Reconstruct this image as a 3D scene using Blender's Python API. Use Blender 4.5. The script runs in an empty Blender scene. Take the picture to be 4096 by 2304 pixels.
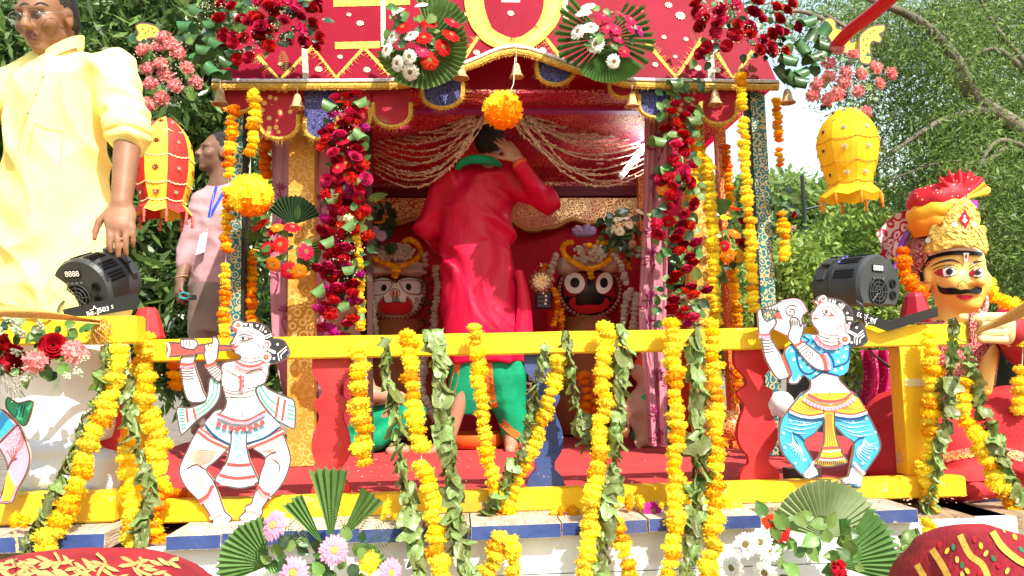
import bpy, bmesh, math, random
import numpy as np
from mathutils import Vector, Matrix, noise
from mathutils.bvhtree import BVHTree
from mathutils.geometry import delaunay_2d_cdt, tessellate_polygon
random.seed(7)
SC = bpy.context.scene
COL = SC.collection
# ------------------------------------------------------------------ camera
SX, SY, F = 2048.0, 1152.0, 3180.0
CAM = Vector((0, 0, .43))
RC = (Matrix.Rotation(-math.atan(.065), 3, 'Z') @ Matrix.Rotation(math.pi/2 + math.atan(.10), 3, 'X')
      @ Matrix.Rotation(math.radians(-1.25), 3, 'Z'))
cd = bpy.data.cameras.new('camera'); cam = bpy.data.objects.new('camera', cd); COL.objects.link(cam)
cam.matrix_world = Matrix.Translation(CAM) @ RC.to_4x4()
cd.sensor_width = 36; cd.lens = 36*F/4096; cd.clip_end = 500; cd.clip_start = .05
SC.camera = cam
# ------------------------------------------------------------------ sky, sun, exposure
SUN_EL, SUN_AZ = math.radians(48), math.radians(28)      # azimuth: right of straight behind the camera
to_sun = Vector((math.cos(SUN_EL)*math.sin(SUN_AZ), -math.cos(SUN_EL)*math.cos(SUN_AZ), math.sin(SUN_EL)))
W = bpy.data.worlds.new('World'); SC.world = W; W.use_nodes = True
_n = W.node_tree.nodes; _n.clear()
_o = _n.new('ShaderNodeOutputWorld'); _b = _n.new('ShaderNodeBackground'); _s = _n.new('ShaderNodeTexSky')
_s.sky_type = 'NISHITA'; _s.sun_disc = False; _s.sun_elevation = SUN_EL
_s.sun_rotation = math.atan2(to_sun.x, to_sun.y); _s.dust_density = 1.2; _s.air_density = 2.2; _s.ozone_density = 0
_b.inputs[1].default_value = .15
W.node_tree.links.new(_s.outputs[0], _b.inputs[0]); W.node_tree.links.new(_b.outputs[0], _o.inputs[0])
sd = bpy.data.lights.new('sun', 'SUN'); sd.energy = 4.8; sd.angle = math.radians(.5); sd.color = (1, .95, .86)
so = bpy.data.objects.new('sun', sd); COL.objects.link(so); so.rotation_euler = to_sun.to_track_quat('Z', 'Y').to_euler()
so.location = (0, 0, 12)
SC.view_settings.view_transform = 'Standard'; SC.view_settings.look = 'None'
SC.view_settings.exposure = .96; SC.view_settings.gamma = 1; SC.view_settings.use_curve_mapping = False
SC.render.engine = 'CYCLES'
SC.cycles.max_bounces = 8; SC.cycles.transparent_max_bounces = 8
try: SC.cycles.use_denoising = True
except Exception: pass

# ------------------------------------------------------------------ projection helpers (photo pixel + depth plane -> point)
def ray(x, y): return RC @ Vector(((x-SX)/F, (SY-y)/F, -1))
def P(x, y, b):
    r = ray(x, y); return CAM + r*(b/r.y)
def K(b): return b/F                                     # metres per photo pixel
def Zm(x0, y0, k): return lambda pts: [(x0+p[0]/k, y0+p[1]/k) for p in pts]

# ------------------------------------------------------------------ materials
MATS = {}
def mat(name, col, rough=.6, col2=None, nscale=8, var=0., bump=0., bscale=60, metal=0., spec=.28, trans=0., emis=None, sheen=0., stretch=None, sss=0., contrast=(.35,.65)):
    if name in MATS: return MATS[name]
    m = bpy.data.materials.new(name); m.use_nodes = True
    nt = m.node_tree; N = nt.nodes; L = nt.links
    p = N['Principled BSDF']; p.inputs['Roughness'].default_value = rough; p.inputs['Metallic'].default_value = metal
    p.inputs['Specular IOR Level'].default_value = spec
    if trans: p.inputs['Transmission Weight'].default_value = trans
    if sheen: p.inputs['Sheen Weight'].default_value = sheen
    c = N.new('ShaderNodeRGB'); c.outputs[0].default_value = (*col, 1); out = c.outputs[0]
    tc = N.new('ShaderNodeTexCoord'); cs = tc.outputs['Object']
    if stretch:
        mp = N.new('ShaderNodeMapping'); mp.inputs['Scale'].default_value = stretch; L.new(cs, mp.inputs[0]); cs = mp.outputs[0]
    if col2:
        nz = N.new('ShaderNodeTexNoise'); nz.inputs['Scale'].default_value = nscale; nz.inputs['Detail'].default_value = 5
        L.new(cs, nz.inputs['Vector'])
        mr = N.new('ShaderNodeMapRange'); mr.inputs[1].default_value = contrast[0]; mr.inputs[2].default_value = contrast[1]; L.new(nz.outputs[0], mr.inputs[0])
        mx = N.new('ShaderNodeMix'); mx.data_type = 'RGBA'; mx.inputs[7].default_value = (*col2, 1)
        L.new(out, mx.inputs[6]); L.new(mr.outputs[0], mx.inputs[0]); out = mx.outputs[2]
    if var:
        oi = N.new('ShaderNodeObjectInfo'); hv = N.new('ShaderNodeHueSaturation')
        a = N.new('ShaderNodeMapRange'); a.inputs[3].default_value = 1-var; a.inputs[4].default_value = 1+var
        h = N.new('ShaderNodeMapRange'); h.inputs[3].default_value = .5-var*.08; h.inputs[4].default_value = .5+var*.08
        L.new(oi.outputs['Random'], a.inputs[0]); L.new(a.outputs[0], hv.inputs['Value'])
        L.new(oi.outputs['Random'], h.inputs[0]); L.new(h.outputs[0], hv.inputs['Hue'])
        L.new(out, hv.inputs['Color']); out = hv.outputs[0]
    L.new(out, p.inputs['Base Color'])
    if bump:
        bz = N.new('ShaderNodeTexNoise'); bz.inputs['Scale'].default_value = bscale; bz.inputs['Detail'].default_value = 4
        L.new(cs, bz.inputs['Vector'])
        bp = N.new('ShaderNodeBump'); bp.inputs['Strength'].default_value = bump; bp.inputs['Distance'].default_value = .01
        L.new(bz.outputs[0], bp.inputs['Height']); L.new(bp.outputs[0], p.inputs['Normal'])
    if emis:
        p.inputs['Emission Color'].default_value = (*emis[:3], 1); p.inputs['Emission Strength'].default_value = emis[3]
    if sss:
        p.inputs['Subsurface Weight'].default_value = sss; p.inputs['Subsurface Radius'].default_value = (.02, .008, .004)
    MATS[name] = m; return m

def translucent(m, fac):
    nt = m.node_tree; N = nt.nodes; L = nt.links; p = N['Principled BSDF']; t = N.new('ShaderNodeBsdfTranslucent'); L.new(p.inputs['Base Color'].links[0].from_socket, t.inputs[0])
    mx = N.new('ShaderNodeMixShader'); mx.inputs[0].default_value = fac; L.new(p.outputs[0], mx.inputs[1]); L.new(t.outputs[0], mx.inputs[2]); L.new(mx.outputs[0], N['Material Output'].inputs[0]); return m
def chipped(m, chip, th=.66, scale=9):
    """paint worn through in small patches, a little grime"""
    nt = m.node_tree; N = nt.nodes; L = nt.links; p = N['Principled BSDF']; src = p.inputs['Base Color'].links[0].from_socket; tc = N.new('ShaderNodeTexCoord')
    a = N.new('ShaderNodeTexNoise'); a.inputs['Scale'].default_value = scale; a.inputs['Detail'].default_value = 9; a.inputs['Roughness'].default_value = .72; L.new(tc.outputs['Object'], a.inputs['Vector'])
    r = N.new('ShaderNodeMapRange'); r.inputs[1].default_value = th; r.inputs[2].default_value = th+.015; L.new(a.outputs[0], r.inputs[0])
    mx = N.new('ShaderNodeMix'); mx.data_type = 'RGBA'; mx.inputs[7].default_value = (*chip, 1); L.new(src, mx.inputs[6]); L.new(r.outputs[0], mx.inputs[0])
    g = N.new('ShaderNodeTexNoise'); g.inputs['Scale'].default_value = 3; g.inputs['Detail'].default_value = 8; L.new(tc.outputs['Object'], g.inputs['Vector'])
    r2 = N.new('ShaderNodeMapRange'); r2.inputs[1].default_value = .52; r2.inputs[2].default_value = .75; r2.inputs[4].default_value = .45; L.new(g.outputs[0], r2.inputs[0])
    m2 = N.new('ShaderNodeMix'); m2.data_type = 'RGBA'; m2.inputs[7].default_value = (.12, .08, .05, 1); L.new(mx.outputs[2], m2.inputs[6]); L.new(r2.outputs[0], m2.inputs[0]); L.new(m2.outputs[2], p.inputs['Base Color']); return m
def mat_leaf(name, col, col2, var=.25, rough=.45, tl=.35, spec=None):
    """thin leaf or petal: diffuse + translucent + gloss"""
    if name in MATS: return MATS[name]
    m = mat(name, col, rough, col2, 14, var, spec=(.1 if rough > .55 else .5) if spec is None else spec)
    nt = m.node_tree; N = nt.nodes; L = nt.links; p = N['Principled BSDF']
    src = p.inputs['Base Color'].links[0].from_socket
    t = N.new('ShaderNodeBsdfTranslucent'); L.new(src, t.inputs[0])
    mx = N.new('ShaderNodeMixShader'); mx.inputs[0].default_value = tl
    out = N['Material Output']; L.new(p.outputs[0], mx.inputs[1]); L.new(t.outputs[0], mx.inputs[2]); L.new(mx.outputs[0], out.inputs[0])
    return m

def mat_brocade(name, base, gold, scale=22, th=.32, rough=.5, metal=.35, patchy=True, base2=None):
    """woven cloth with small gold motifs (flat print): voronoi rosettes broken by noise"""
    if name in MATS: return MATS[name]
    m = mat(name, base, rough, base2 or tuple(c*.75 for c in base), 5)
    nt = m.node_tree; N = nt.nodes; L = nt.links; p = N['Principled BSDF']
    src = p.inputs['Base Color'].links[0].from_socket
    tc = N.new('ShaderNodeTexCoord')
    v = N.new('ShaderNodeTexVoronoi'); v.inputs['Scale'].default_value = scale; v.feature = 'F1'; L.new(tc.outputs['Object'], v.inputs['Vector'])
    v2 = N.new('ShaderNodeTexNoise'); v2.inputs['Scale'].default_value = scale*3.2; v2.inputs['Detail'].default_value = 2; L.new(tc.outputs['Object'], v2.inputs['Vector'])
    w = N.new('ShaderNodeMath'); w.operation = 'SINE'; ml = N.new('ShaderNodeMath'); ml.operation = 'MULTIPLY'; ml.inputs[1].default_value = 16
    L.new(v.outputs['Distance'], ml.inputs[0]); L.new(ml.outputs[0], w.inputs[0])
    ad = N.new('ShaderNodeMath'); ad.operation = 'MULTIPLY_ADD'; ad.inputs[1].default_value = .35; L.new(w.outputs[0], ad.inputs[0]); L.new(v2.outputs[0], ad.inputs[2])
    st = N.new('ShaderNodeMapRange'); st.inputs[1].default_value = .5+th*.2; st.inputs[2].default_value = .56+th*.2; L.new(ad.outputs[0], st.inputs[0])
    fac = st.outputs[0]
    if patchy:
        n3 = N.new('ShaderNodeTexNoise'); n3.inputs['Scale'].default_value = 3.5; L.new(tc.outputs['Object'], n3.inputs['Vector'])
        r3 = N.new('ShaderNodeMapRange'); r3.inputs[1].default_value = .4; r3.inputs[2].default_value = .6; r3.inputs[3].default_value = .25; L.new(n3.outputs[0], r3.inputs[0])
        mm = N.new('ShaderNodeMath'); mm.operation = 'MULTIPLY'; L.new(fac, mm.inputs[0]); L.new(r3.outputs[0], mm.inputs[1]); fac = mm.outputs[0]
    mx = N.new('ShaderNodeMix'); mx.data_type = 'RGBA'; mx.inputs[7].default_value = (*gold, 1)
    L.new(src, mx.inputs[6]); L.new(fac, mx.inputs[0]); L.new(mx.outputs[2], p.inputs['Base Color'])
    mt = N.new('ShaderNodeMath'); mt.operation = 'MULTIPLY'; mt.inputs[1].default_value = metal; L.new(fac, mt.inputs[0]); L.new(mt.outputs[0], p.inputs['Metallic'])
    return m

def mat_dots(name, base, dot, scale=14, r=.3):
    if name in MATS: return MATS[name]
    m = mat(name, base, .6); nt = m.node_tree; N = nt.nodes; L = nt.links; p = N['Principled BSDF']
    src = p.inputs['Base Color'].links[0].from_socket; tc = N.new('ShaderNodeTexCoord')
    v = N.new('ShaderNodeTexVoronoi'); v.inputs['Scale'].default_value = scale; v.inputs['Randomness'].default_value = .7; L.new(tc.outputs['Object'], v.inputs['Vector'])
    st = N.new('ShaderNodeMath'); st.operation = 'LESS_THAN'; st.inputs[1].default_value = r; L.new(v.outputs['Distance'], st.inputs[0])
    mx = N.new('ShaderNodeMix'); mx.data_type = 'RGBA'; mx.inputs[7].default_value = (*dot, 1); L.new(src, mx.inputs[6]); L.new(st.outputs[0], mx.inputs[0]); L.new(mx.outputs[2], p.inputs['Base Color'])
    return m

YEL = mat('yellow_paint', (.86, .52, .015), .45, (.8, .42, .01), 5, 0, .25, 40)
RED = mat('red_paint', (.56, .02, .022), .5, (.5, .03, .035), 4, 0, .25, 30)
NAVY = mat('navy_paint', (.025, .045, .16), .5, (.05, .08, .22), 6, 0, .3, 30)
WHITEP = mat('white_paint', (.82, .82, .8), .6, (.66, .63, .58), 3, 0, .3, 18, contrast=(.5, .75))
WOOD = mat('bare_wood', (.36, .25, .15), .8, (.2, .13, .08), 9, 0, .5, 25, stretch=(6, 1, 6))
CARPET = mat('red_carpet', (.5, .045, .045), .95, (.36, .035, .035), 5, 0, .6, 220)
GOLD = mat('gold_braid', (.75, .47, .09), .42, (.5, .27, .04), 90, 0, .8, 160, metal=.45)
SILV = mat('silver_lace', (.55, .48, .4), .45, (.35, .27, .18), 120, 0, .6, 200, metal=.3)
ROOF = mat('roof_satin', (.52, .009, .05), .55, (.42, .007, .035), 3, 0, .6, 7, spec=.2)
SKIN = mat('skin', (.27, .13, .072), .5, (.21, .095, .052), 12, 0, .1, 120, sss=.08)
SKIN2 = mat('skin_dark', (.2, .1, .06), .5, (.16, .08, .05), 12, 0, .1, 120, sss=.08)
SKIN3 = mat('skin_light', (.42, .23, .15), .5, (.36, .18, .11), 12, 0, .1, 120, sss=.08)
HAIR = mat('hair', (.012, .01, .009), .5, (.03, .025, .022), 40, 0, .8, 200)
BLACK = mat('black', (.012, .012, .013), .5)
BLK2 = mat('black_plastic', (.03, .033, .036), .38, (.05, .055, .06), 7, 0, .12, 300)
chipped(YEL, (.5, .36, .2), .62); chipped(RED, (.3, .12, .1), .63); chipped(NAVY, (.4, .3, .2), .64, 14); chipped(WHITEP, (.35, .28, .2), .68, 6)
_r = ROOF.node_tree; _t = _r.nodes.new('ShaderNodeBsdfTranslucent'); _m = _r.nodes.new('ShaderNodeMixShader'); _m.inputs[0].default_value = .6; _p = _r.nodes['Principled BSDF']
_r.links.new(_p.inputs['Base Color'].links[0].from_socket, _t.inputs[0]); _r.links.new(_p.outputs[0], _m.inputs[1]); _r.links.new(_t.outputs[0], _m.inputs[2]); _r.links.new(_m.outputs[0], _r.nodes['Material Output'].inputs[0])
WHITE = mat('white', (.85, .84, .82), .6)
STRING = mat('string', (.7, .64, .5), .8)

# ------------------------------------------------------------------ objects
ORG = {}
def setp(o, label=None, cat=None, group=None, kind=None):
    if label: o['label'] = label
    if cat: o['category'] = cat
    if group: o['group'] = group
    if kind: o['kind'] = kind
    elif cat: o['kind'] = 'thing'
    return o
def thing(name, label, cat, loc, group=None, kind=None):
    o = bpy.data.objects.new(name, None); COL.objects.link(o); o.location = loc; o.empty_display_size = .05
    ORG[o] = Vector(loc); return setp(o, label, cat, group, kind)
def link(name, me, parent=None, M=None, loc=None):
    """object with mesh data; M = world matrix (translation/rotation/scale)"""
    o = bpy.data.objects.new(name, me); COL.objects.link(o)
    if parent is not None:
        o.parent = parent; base = ORG[parent]
    else: base = Vector((0, 0, 0))
    if M is not None:
        o.matrix_basis = Matrix.Translation(-base) @ M; ORG[o] = M.translation.copy()
    else: ORG[o] = base.copy()
    return o
def mesh_np(name, V, Fc, mats, midx=None, smooth=True):
    me = bpy.data.meshes.new(name); me.from_pydata([tuple(v) for v in V], [], [tuple(f) for f in Fc])
    for m in (mats if isinstance(mats, (list, tuple)) else [mats]): me.materials.append(m)
    if midx is not None and len(midx) == len(me.polygons): me.polygons.foreach_set('material_index', np.asarray(midx, np.int32))
    if smooth: me.polygons.foreach_set('use_smooth', np.ones(len(me.polygons), bool))
    me.update(); return me

class MB:
    def __init__(s): s.v = []; s.f = []; s.m = []
    def add(s, vs, fs, m=0):
        n = len(s.v); s.v += [tuple(v) for v in vs]; s.f += [tuple(i+n for i in f) for f in fs]; s.m += [m]*len(fs); return s
    def box(s, c, h, R=None, m=0, jit=0):
        c = Vector(c); vs = []
        for i in (-1, 1):
            for j in (-1, 1):
                for k in (-1, 1):
                    q = Vector((i*h[0], j*h[1], k*h[2]))
                    if jit: q += Vector((random.uniform(-jit, jit), random.uniform(-jit, jit), random.uniform(-jit, jit)))
                    vs.append(c + (R @ q if R else q))
        return s.add(vs, [(0, 1, 3, 2), (4, 6, 7, 5), (0, 4, 5, 1), (2, 3, 7, 6), (0, 2, 6, 4), (1, 5, 7, 3)], m)
    def tube(s, pts, r, n=8, m=0, cap=True):
        pts = [Vector(p) for p in pts]; k = len(pts)
        rr = r if isinstance(r, (list, tuple)) else [r]*k
        vs = []; u = None
        for i, p in enumerate(pts):
            t = (pts[min(i+1, k-1)]-pts[max(i-1, 0)])
            t = t.normalized() if t.length > 1e-9 else Vector((0, 0, 1))
            if u is None: u = t.orthogonal().normalized()
            u = (u - t*u.dot(t)); u = u.normalized() if u.length > 1e-6 else t.orthogonal().normalized()
            w = t.cross(u)
            for j in range(n):
                a = 2*math.pi*j/n; vs.append(p + (u*math.cos(a)+w*math.sin(a))*rr[i])
        fs = [(i*n+j, i*n+(j+1) % n, (i+1)*n+(j+1) % n, (i+1)*n+j) for i in range(k-1) for j in range(n)]
        if cap: fs += [tuple(range(n-1, -1, -1)), tuple((k-1)*n+j for j in range(n))]
        return s.add(vs, fs, m)
    def lathe(s, prof, c, n=16, m=0, ax=None, sy=1.):
        """prof: (radius, height) pairs; axis +Z at c, or 3x3 matrix ax"""
        c = Vector(c); vs = []
        for r, z in prof:
            for j in range(n):
                a = 2*math.pi*j/n; q = Vector((r*math.cos(a), sy*r*math.sin(a), z)); vs.append(c + (ax @ q if ax else q))
        k = len(prof); fs = [(i*n+j, i*n+(j+1) % n, (i+1)*n+(j+1) % n, (i+1)*n+j) for i in range(k-1) for j in range(n)]
        fs += [tuple(range(n-1, -1, -1)), tuple((k-1)*n+j for j in range(n))]
        return s.add(vs, fs, m)
    def grid(s, fn, nu, nv, m=0):
        vs = [fn(i/nu, j/nv) for i in range(nu+1) for j in range(nv+1)]
        return s.add(vs, [(i*(nv+1)+j, (i+1)*(nv+1)+j, (i+1)*(nv+1)+j+1, i*(nv+1)+j+1) for i in range(nu) for j in range(nv)], m)
    def prism(s, pts, off, m=0):
        """closed planar outline (3D points) extruded by vector off"""
        pts = [Vector(p) for p in pts]; n = len(pts); off = Vector(off)
        tri = tessellate_polygon([pts])
        s.add(pts + [p+off for p in pts], [tuple(t) for t in tri] + [tuple(i+n for i in reversed(t)) for t in tri]
              + [(i, (i+1) % n, (i+1) % n+n, i+n) for i in range(n)], m); return s
    def build(s, name, mats, parent=None, smooth=False, bevel=0, fixn=True, **tags):
        o_ = ORG[parent] if parent is not None else Vector((0, 0, 0))
        me = bpy.data.meshes.new(name); me.from_pydata([tuple(Vector(v)-o_) for v in s.v], [], s.f)
        for q in (mats if isinstance(mats, (list, tuple)) else [mats]): me.materials.append(q)
        me.polygons.foreach_set('material_index', np.array(s.m, np.int32))
        if fixn or bevel:
            bm = bmesh.new(); bm.from_mesh(me)
            if bevel: bmesh.ops.bevel(bm, geom=list(bm.edges), offset=bevel, segments=2, affect='EDGES', profile=.6)
            bmesh.ops.recalc_face_normals(bm, faces=list(bm.faces)); bm.to_mesh(me); bm.free()
        if smooth: me.polygons.foreach_set('use_smooth', np.ones(len(me.polygons), bool))
        me.update(); o = link(name, me, parent)
        return setp(o, **tags) if tags else o

def solo(name, label, cat, mb, mats, loc, group=None, kind=None, **kw):
    """a thing that is one mesh: origin at loc"""
    loc = Vector(loc); e = Vector(loc)
    for i, v in enumerate(mb.v): mb.v[i] = tuple(Vector(v)-e)
    o = mb.build(name, mats, None, **kw); o.location = loc; ORG[o] = loc; return setp(o, label, cat, group, kind)

def interp(path, t):
    """t in 0..1 by length along polyline of tuples"""
    L = [0]
    for a, b in zip(path, path[1:]): L.append(L[-1]+math.dist(a, b))
    d = t*L[-1]
    for i in range(len(path)-1):
        if d <= L[i+1] or i == len(path)-2:
            u = (d-L[i])/max(1e-9, L[i+1]-L[i]); return tuple(a+(b-a)*u for a, b in zip(path[i], path[i+1]))
def smooth_path(pts, n=6):
    """Catmull-Rom"""
    out = []; q = [pts[0]]+list(pts)+[pts[-1]]
    for i in range(1, len(q)-2):
        for k in range(n):
            t = k/n; out.append(tuple(.5*(2*b+(c-a)*t+(2*a-5*b+4*c-d)*t*t+(3*b-a-3*c+d)*t**3) for a, b, c, d in zip(q[i-1], q[i], q[i+1], q[i+2])))
    out.append(tuple(pts[-1])); return out
def smooth_loop(pts, n=4):
    m = len(pts); out = []
    for i in range(m):
        a, b, c, d = pts[i-1], pts[i], pts[(i+1) % m], pts[(i+2) % m]
        for k in range(n):
            t = k/n; out.append(tuple(.5*(2*b_+(c_-a_)*t+(2*a_-5*b_+4*c_-d_)*t*t+(3*b_-a_-3*c_+d_)*t**3) for a_, b_, c_, d_ in zip(a, b, c, d)))
    return out
def ell(cx, cy, rx, ry, n=20, rot=0):
    c, s = math.cos(rot), math.sin(rot)
    return [(cx+rx*math.cos(a)*c-ry*math.sin(a)*s, cy+rx*math.cos(a)*s+ry*math.sin(a)*c) for a in [2*math.pi*i/n for i in range(n)]]
def frame(d, spin=0.):
    d = Vector(d).normalized(); u = d.orthogonal().normalized(); w = d.cross(u)
    c, s = math.cos(spin), math.sin(spin)
    return Matrix((u*c+w*s, w*c-u*s, d)).transposed()
def xf(p, d, sc, spin=None):
    spin = random.uniform(0, 6.28) if spin is None else spin
    s = sc if isinstance(sc, (tuple, list)) else (sc, sc, sc)
    return Matrix.Translation(p) @ frame(d, spin).to_4x4() @ Matrix.Diagonal((*s, 1))
def rj(a): return random.uniform(-a, a)

# paint: flat marks that lie on a real surface (planes or a curved body)
class Paint:
    """layers of painted marks; surf(x, y) -> (point, normal) for a photo pixel"""
    def __init__(s, parent, surf, step=.0012): s.parent = parent; s.surf = surf; s.l = 0; s.step = step
    def _pt(s, x, y, l):
        h = s.surf(x, y)
        if h is None: return None
        return h[0]+h[1]*(s.step*l)
    def fill(s, poly, m, name='painted_mark', grid=None, layer=None):
        s.l += 1; l = s.l if layer is None else layer
        pts = [Vector(p) for p in poly]; n = len(pts)
        extra = []
        if grid:
            x0, x1 = min(p[0] for p in poly), max(p[0] for p in poly); y0, y1 = min(p[1] for p in poly), max(p[1] for p in poly)
            for i in range(1, int((x1-x0)/grid)+1):
                for j in range(1, int((y1-y0)/grid)+1): extra.append(Vector((x0+i*grid, y0+j*grid)))
        vs, es, fs, *_ = delaunay_2d_cdt(pts+extra, [], [list(range(n))], 1, 1e-4)
        P3 = [s._pt(v[0], v[1], l) for v in vs]
        fs = [f for f in fs if all(P3[i] is not None for i in f)]
        mb = MB(); mb.v = [tuple(p) if p is not None else (0, 0, 0) for p in P3]; mb.f = [tuple(f) for f in fs]; mb.m = [0]*len(fs)
        if not fs: return None
        return mb.build(name, m, s.parent, smooth=bool(grid), fixn=False)
    def strokes(s, lines, w, m, name='painted_line', closed=False, taper=False, res=None):
        """several polylines joined into one mark"""
        s.l += 1; mb = MB()
        for ln in lines:
            if res:
                ln = smooth_path(ln, res)
            k = len(ln); rows = []
            for i in range(k):
                a = ln[i-1] if (closed or i > 0) else ln[i]; b = ln[(i+1) % k] if (closed or i < k-1) else ln[i]
                dx, dy = b[0]-a[0], b[1]-a[1]; q = math.hypot(dx, dy) or 1
                ww = w/2*(math.sin(math.pi*min(1, max(0, (i+.35)/(k-.3)))) if taper else 1)
                nx, ny = -dy/q*ww, dx/q*ww
                rows.append((s._pt(ln[i][0]+nx, ln[i][1]+ny, s.l), s._pt(ln[i][0]-nx, ln[i][1]-ny, s.l)))
            rng = range(k if closed else k-1)
            for i in rng:
                a, b = rows[i], rows[(i+1) % k]
                if None in a or None in b: continue
                mb.add([a[0], a[1], b[1], b[0]], [(0, 1, 2, 3)])
        if mb.f:
            o = mb.build(name, m, s.parent, fixn=False)
            if len(lines) > 1: o['kind'] = 'stuff'
            return o
    def dots(s, pts, r, m, name='painted_dot', n=10):
        s.l += 1; mb = MB()
        for x, y in pts:
            vs = [s._pt(*q, s.l) for q in ell(x, y, r, r, n)]
            if None in vs: continue
            mb.add(vs, [tuple(range(n))])
        if mb.f:
            o = mb.build(name, m, s.parent, fixn=False)
            if len(pts) > 1: o['kind'] = 'stuff'
            return o
def plane_surf(b):
    return lambda x, y: (P(x, y, b), Vector((0, -1, 0)))
def bvh_surf(obj, extra=None):
    me = obj.data; o = ORG[obj]
    tree = BVHTree.FromPolygons([v.co+o for v in me.vertices], [tuple(p.vertices) for p in me.polygons])
    def f(x, y):
        d = ray(x, y).normalized(); h = tree.ray_cast(CAM, d)
        if h[0] is None: return None
        n = h[1]
        if n.dot(d) > 0: n = -n
        return h[0], (n*.5-d*.5).normalized()
    return f

# ------------------------------------------------------------------ implicit bodies: smooth blends of capsules, ellipsoids, lofted columns
def _dist(pr, X, Y, Z):
    t = pr['t']
    if t == 'cap':
        a, b = pr['a'], pr['b']; ab = b-a; L2 = max(ab.dot(ab), 1e-9)
        u = np.clip(((X-a.x)*ab.x+(Y-a.y)*ab.y+(Z-a.z)*ab.z)/L2, 0, 1)
        return np.sqrt((X-a.x-u*ab.x)**2+(Y-a.y-u*ab.y)**2+(Z-a.z-u*ab.z)**2)-(pr['ra']+(pr['rb']-pr['ra'])*u)
    if t == 'ell':
        c, r, R = pr['c'], pr['r'], pr['R']; x, y, z = X-c.x, Y-c.y, Z-c.z
        if R is not None:
            q = R.transposed(); x, y, z = (q[0][0]*x+q[0][1]*y+q[0][2]*z, q[1][0]*x+q[1][1]*y+q[1][2]*z, q[2][0]*x+q[2][1]*y+q[2][2]*z)
        k0 = np.sqrt((x/r[0])**2+(y/r[1])**2+(z/r[2])**2); k1 = np.sqrt((x/r[0]**2)**2+(y/r[1]**2)**2+(z/r[2]**2)**2)+1e-6
        return k0*(k0-1)/k1
    if t == 'col':
        st = pr['s']; zs = [q[0] for q in st]; o = np.argsort(zs); zs = np.array(zs)[o]
        g = [np.interp(Z, zs, np.array([q[i] for q in st])[o]) for i in (1, 2, 3, 4)]
        e = pr.get('p', 2)
        k0 = (np.abs((X-g[0])/g[2])**e+np.abs((Y-g[1])/g[3])**e)**(1/e)
        return np.maximum((k0-1)*np.minimum(g[2], g[3]), np.maximum(zs[0]-Z, Z-zs[-1]))
    if t == 'pln':
        n, o = pr['n'], pr['o']; return (X-o.x)*n.x+(Y-o.y)*n.y+(Z-o.z)*n.z
def cap(a, b, ra, rb=None, tag=0, k=None, op='u'): return dict(t='cap', a=Vector(a), b=Vector(b), ra=ra, rb=ra if rb is None else rb, tag=tag, k=k, op=op)
def els(c, r, R=None, tag=0, k=None, op='u'): return dict(t='ell', c=Vector(c), r=r, R=R, tag=tag, k=k, op=op)
def col(s, tag=0, k=None, p=2, op='u'): return dict(t='col', s=s, tag=tag, k=k, p=p, op=op)
def cut(o, n, tag=0): return dict(t='pln', o=Vector(o), n=Vector(n).normalized(), tag=tag, k=.002, op='cut')
def _bb(pr):
    t = pr['t']
    if t == 'cap':
        r = max(pr['ra'], pr['rb']); a, b = pr['a'], pr['b']
        return [min(a[i], b[i])-r for i in range(3)], [max(a[i], b[i])+r for i in range(3)]
    if t == 'ell':
        r = max(pr['r']); c = pr['c']
        return [c[i]-r for i in range(3)], [c[i]+r for i in range(3)]
    if t == 'col':
        s = pr['s']
        return [min(q[1]-q[3] for q in s), min(q[2]-q[4] for q in s), min(q[0] for q in s)], [max(q[1]+q[3] for q in s), max(q[2]+q[4] for q in s), max(q[0] for q in s)]
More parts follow.
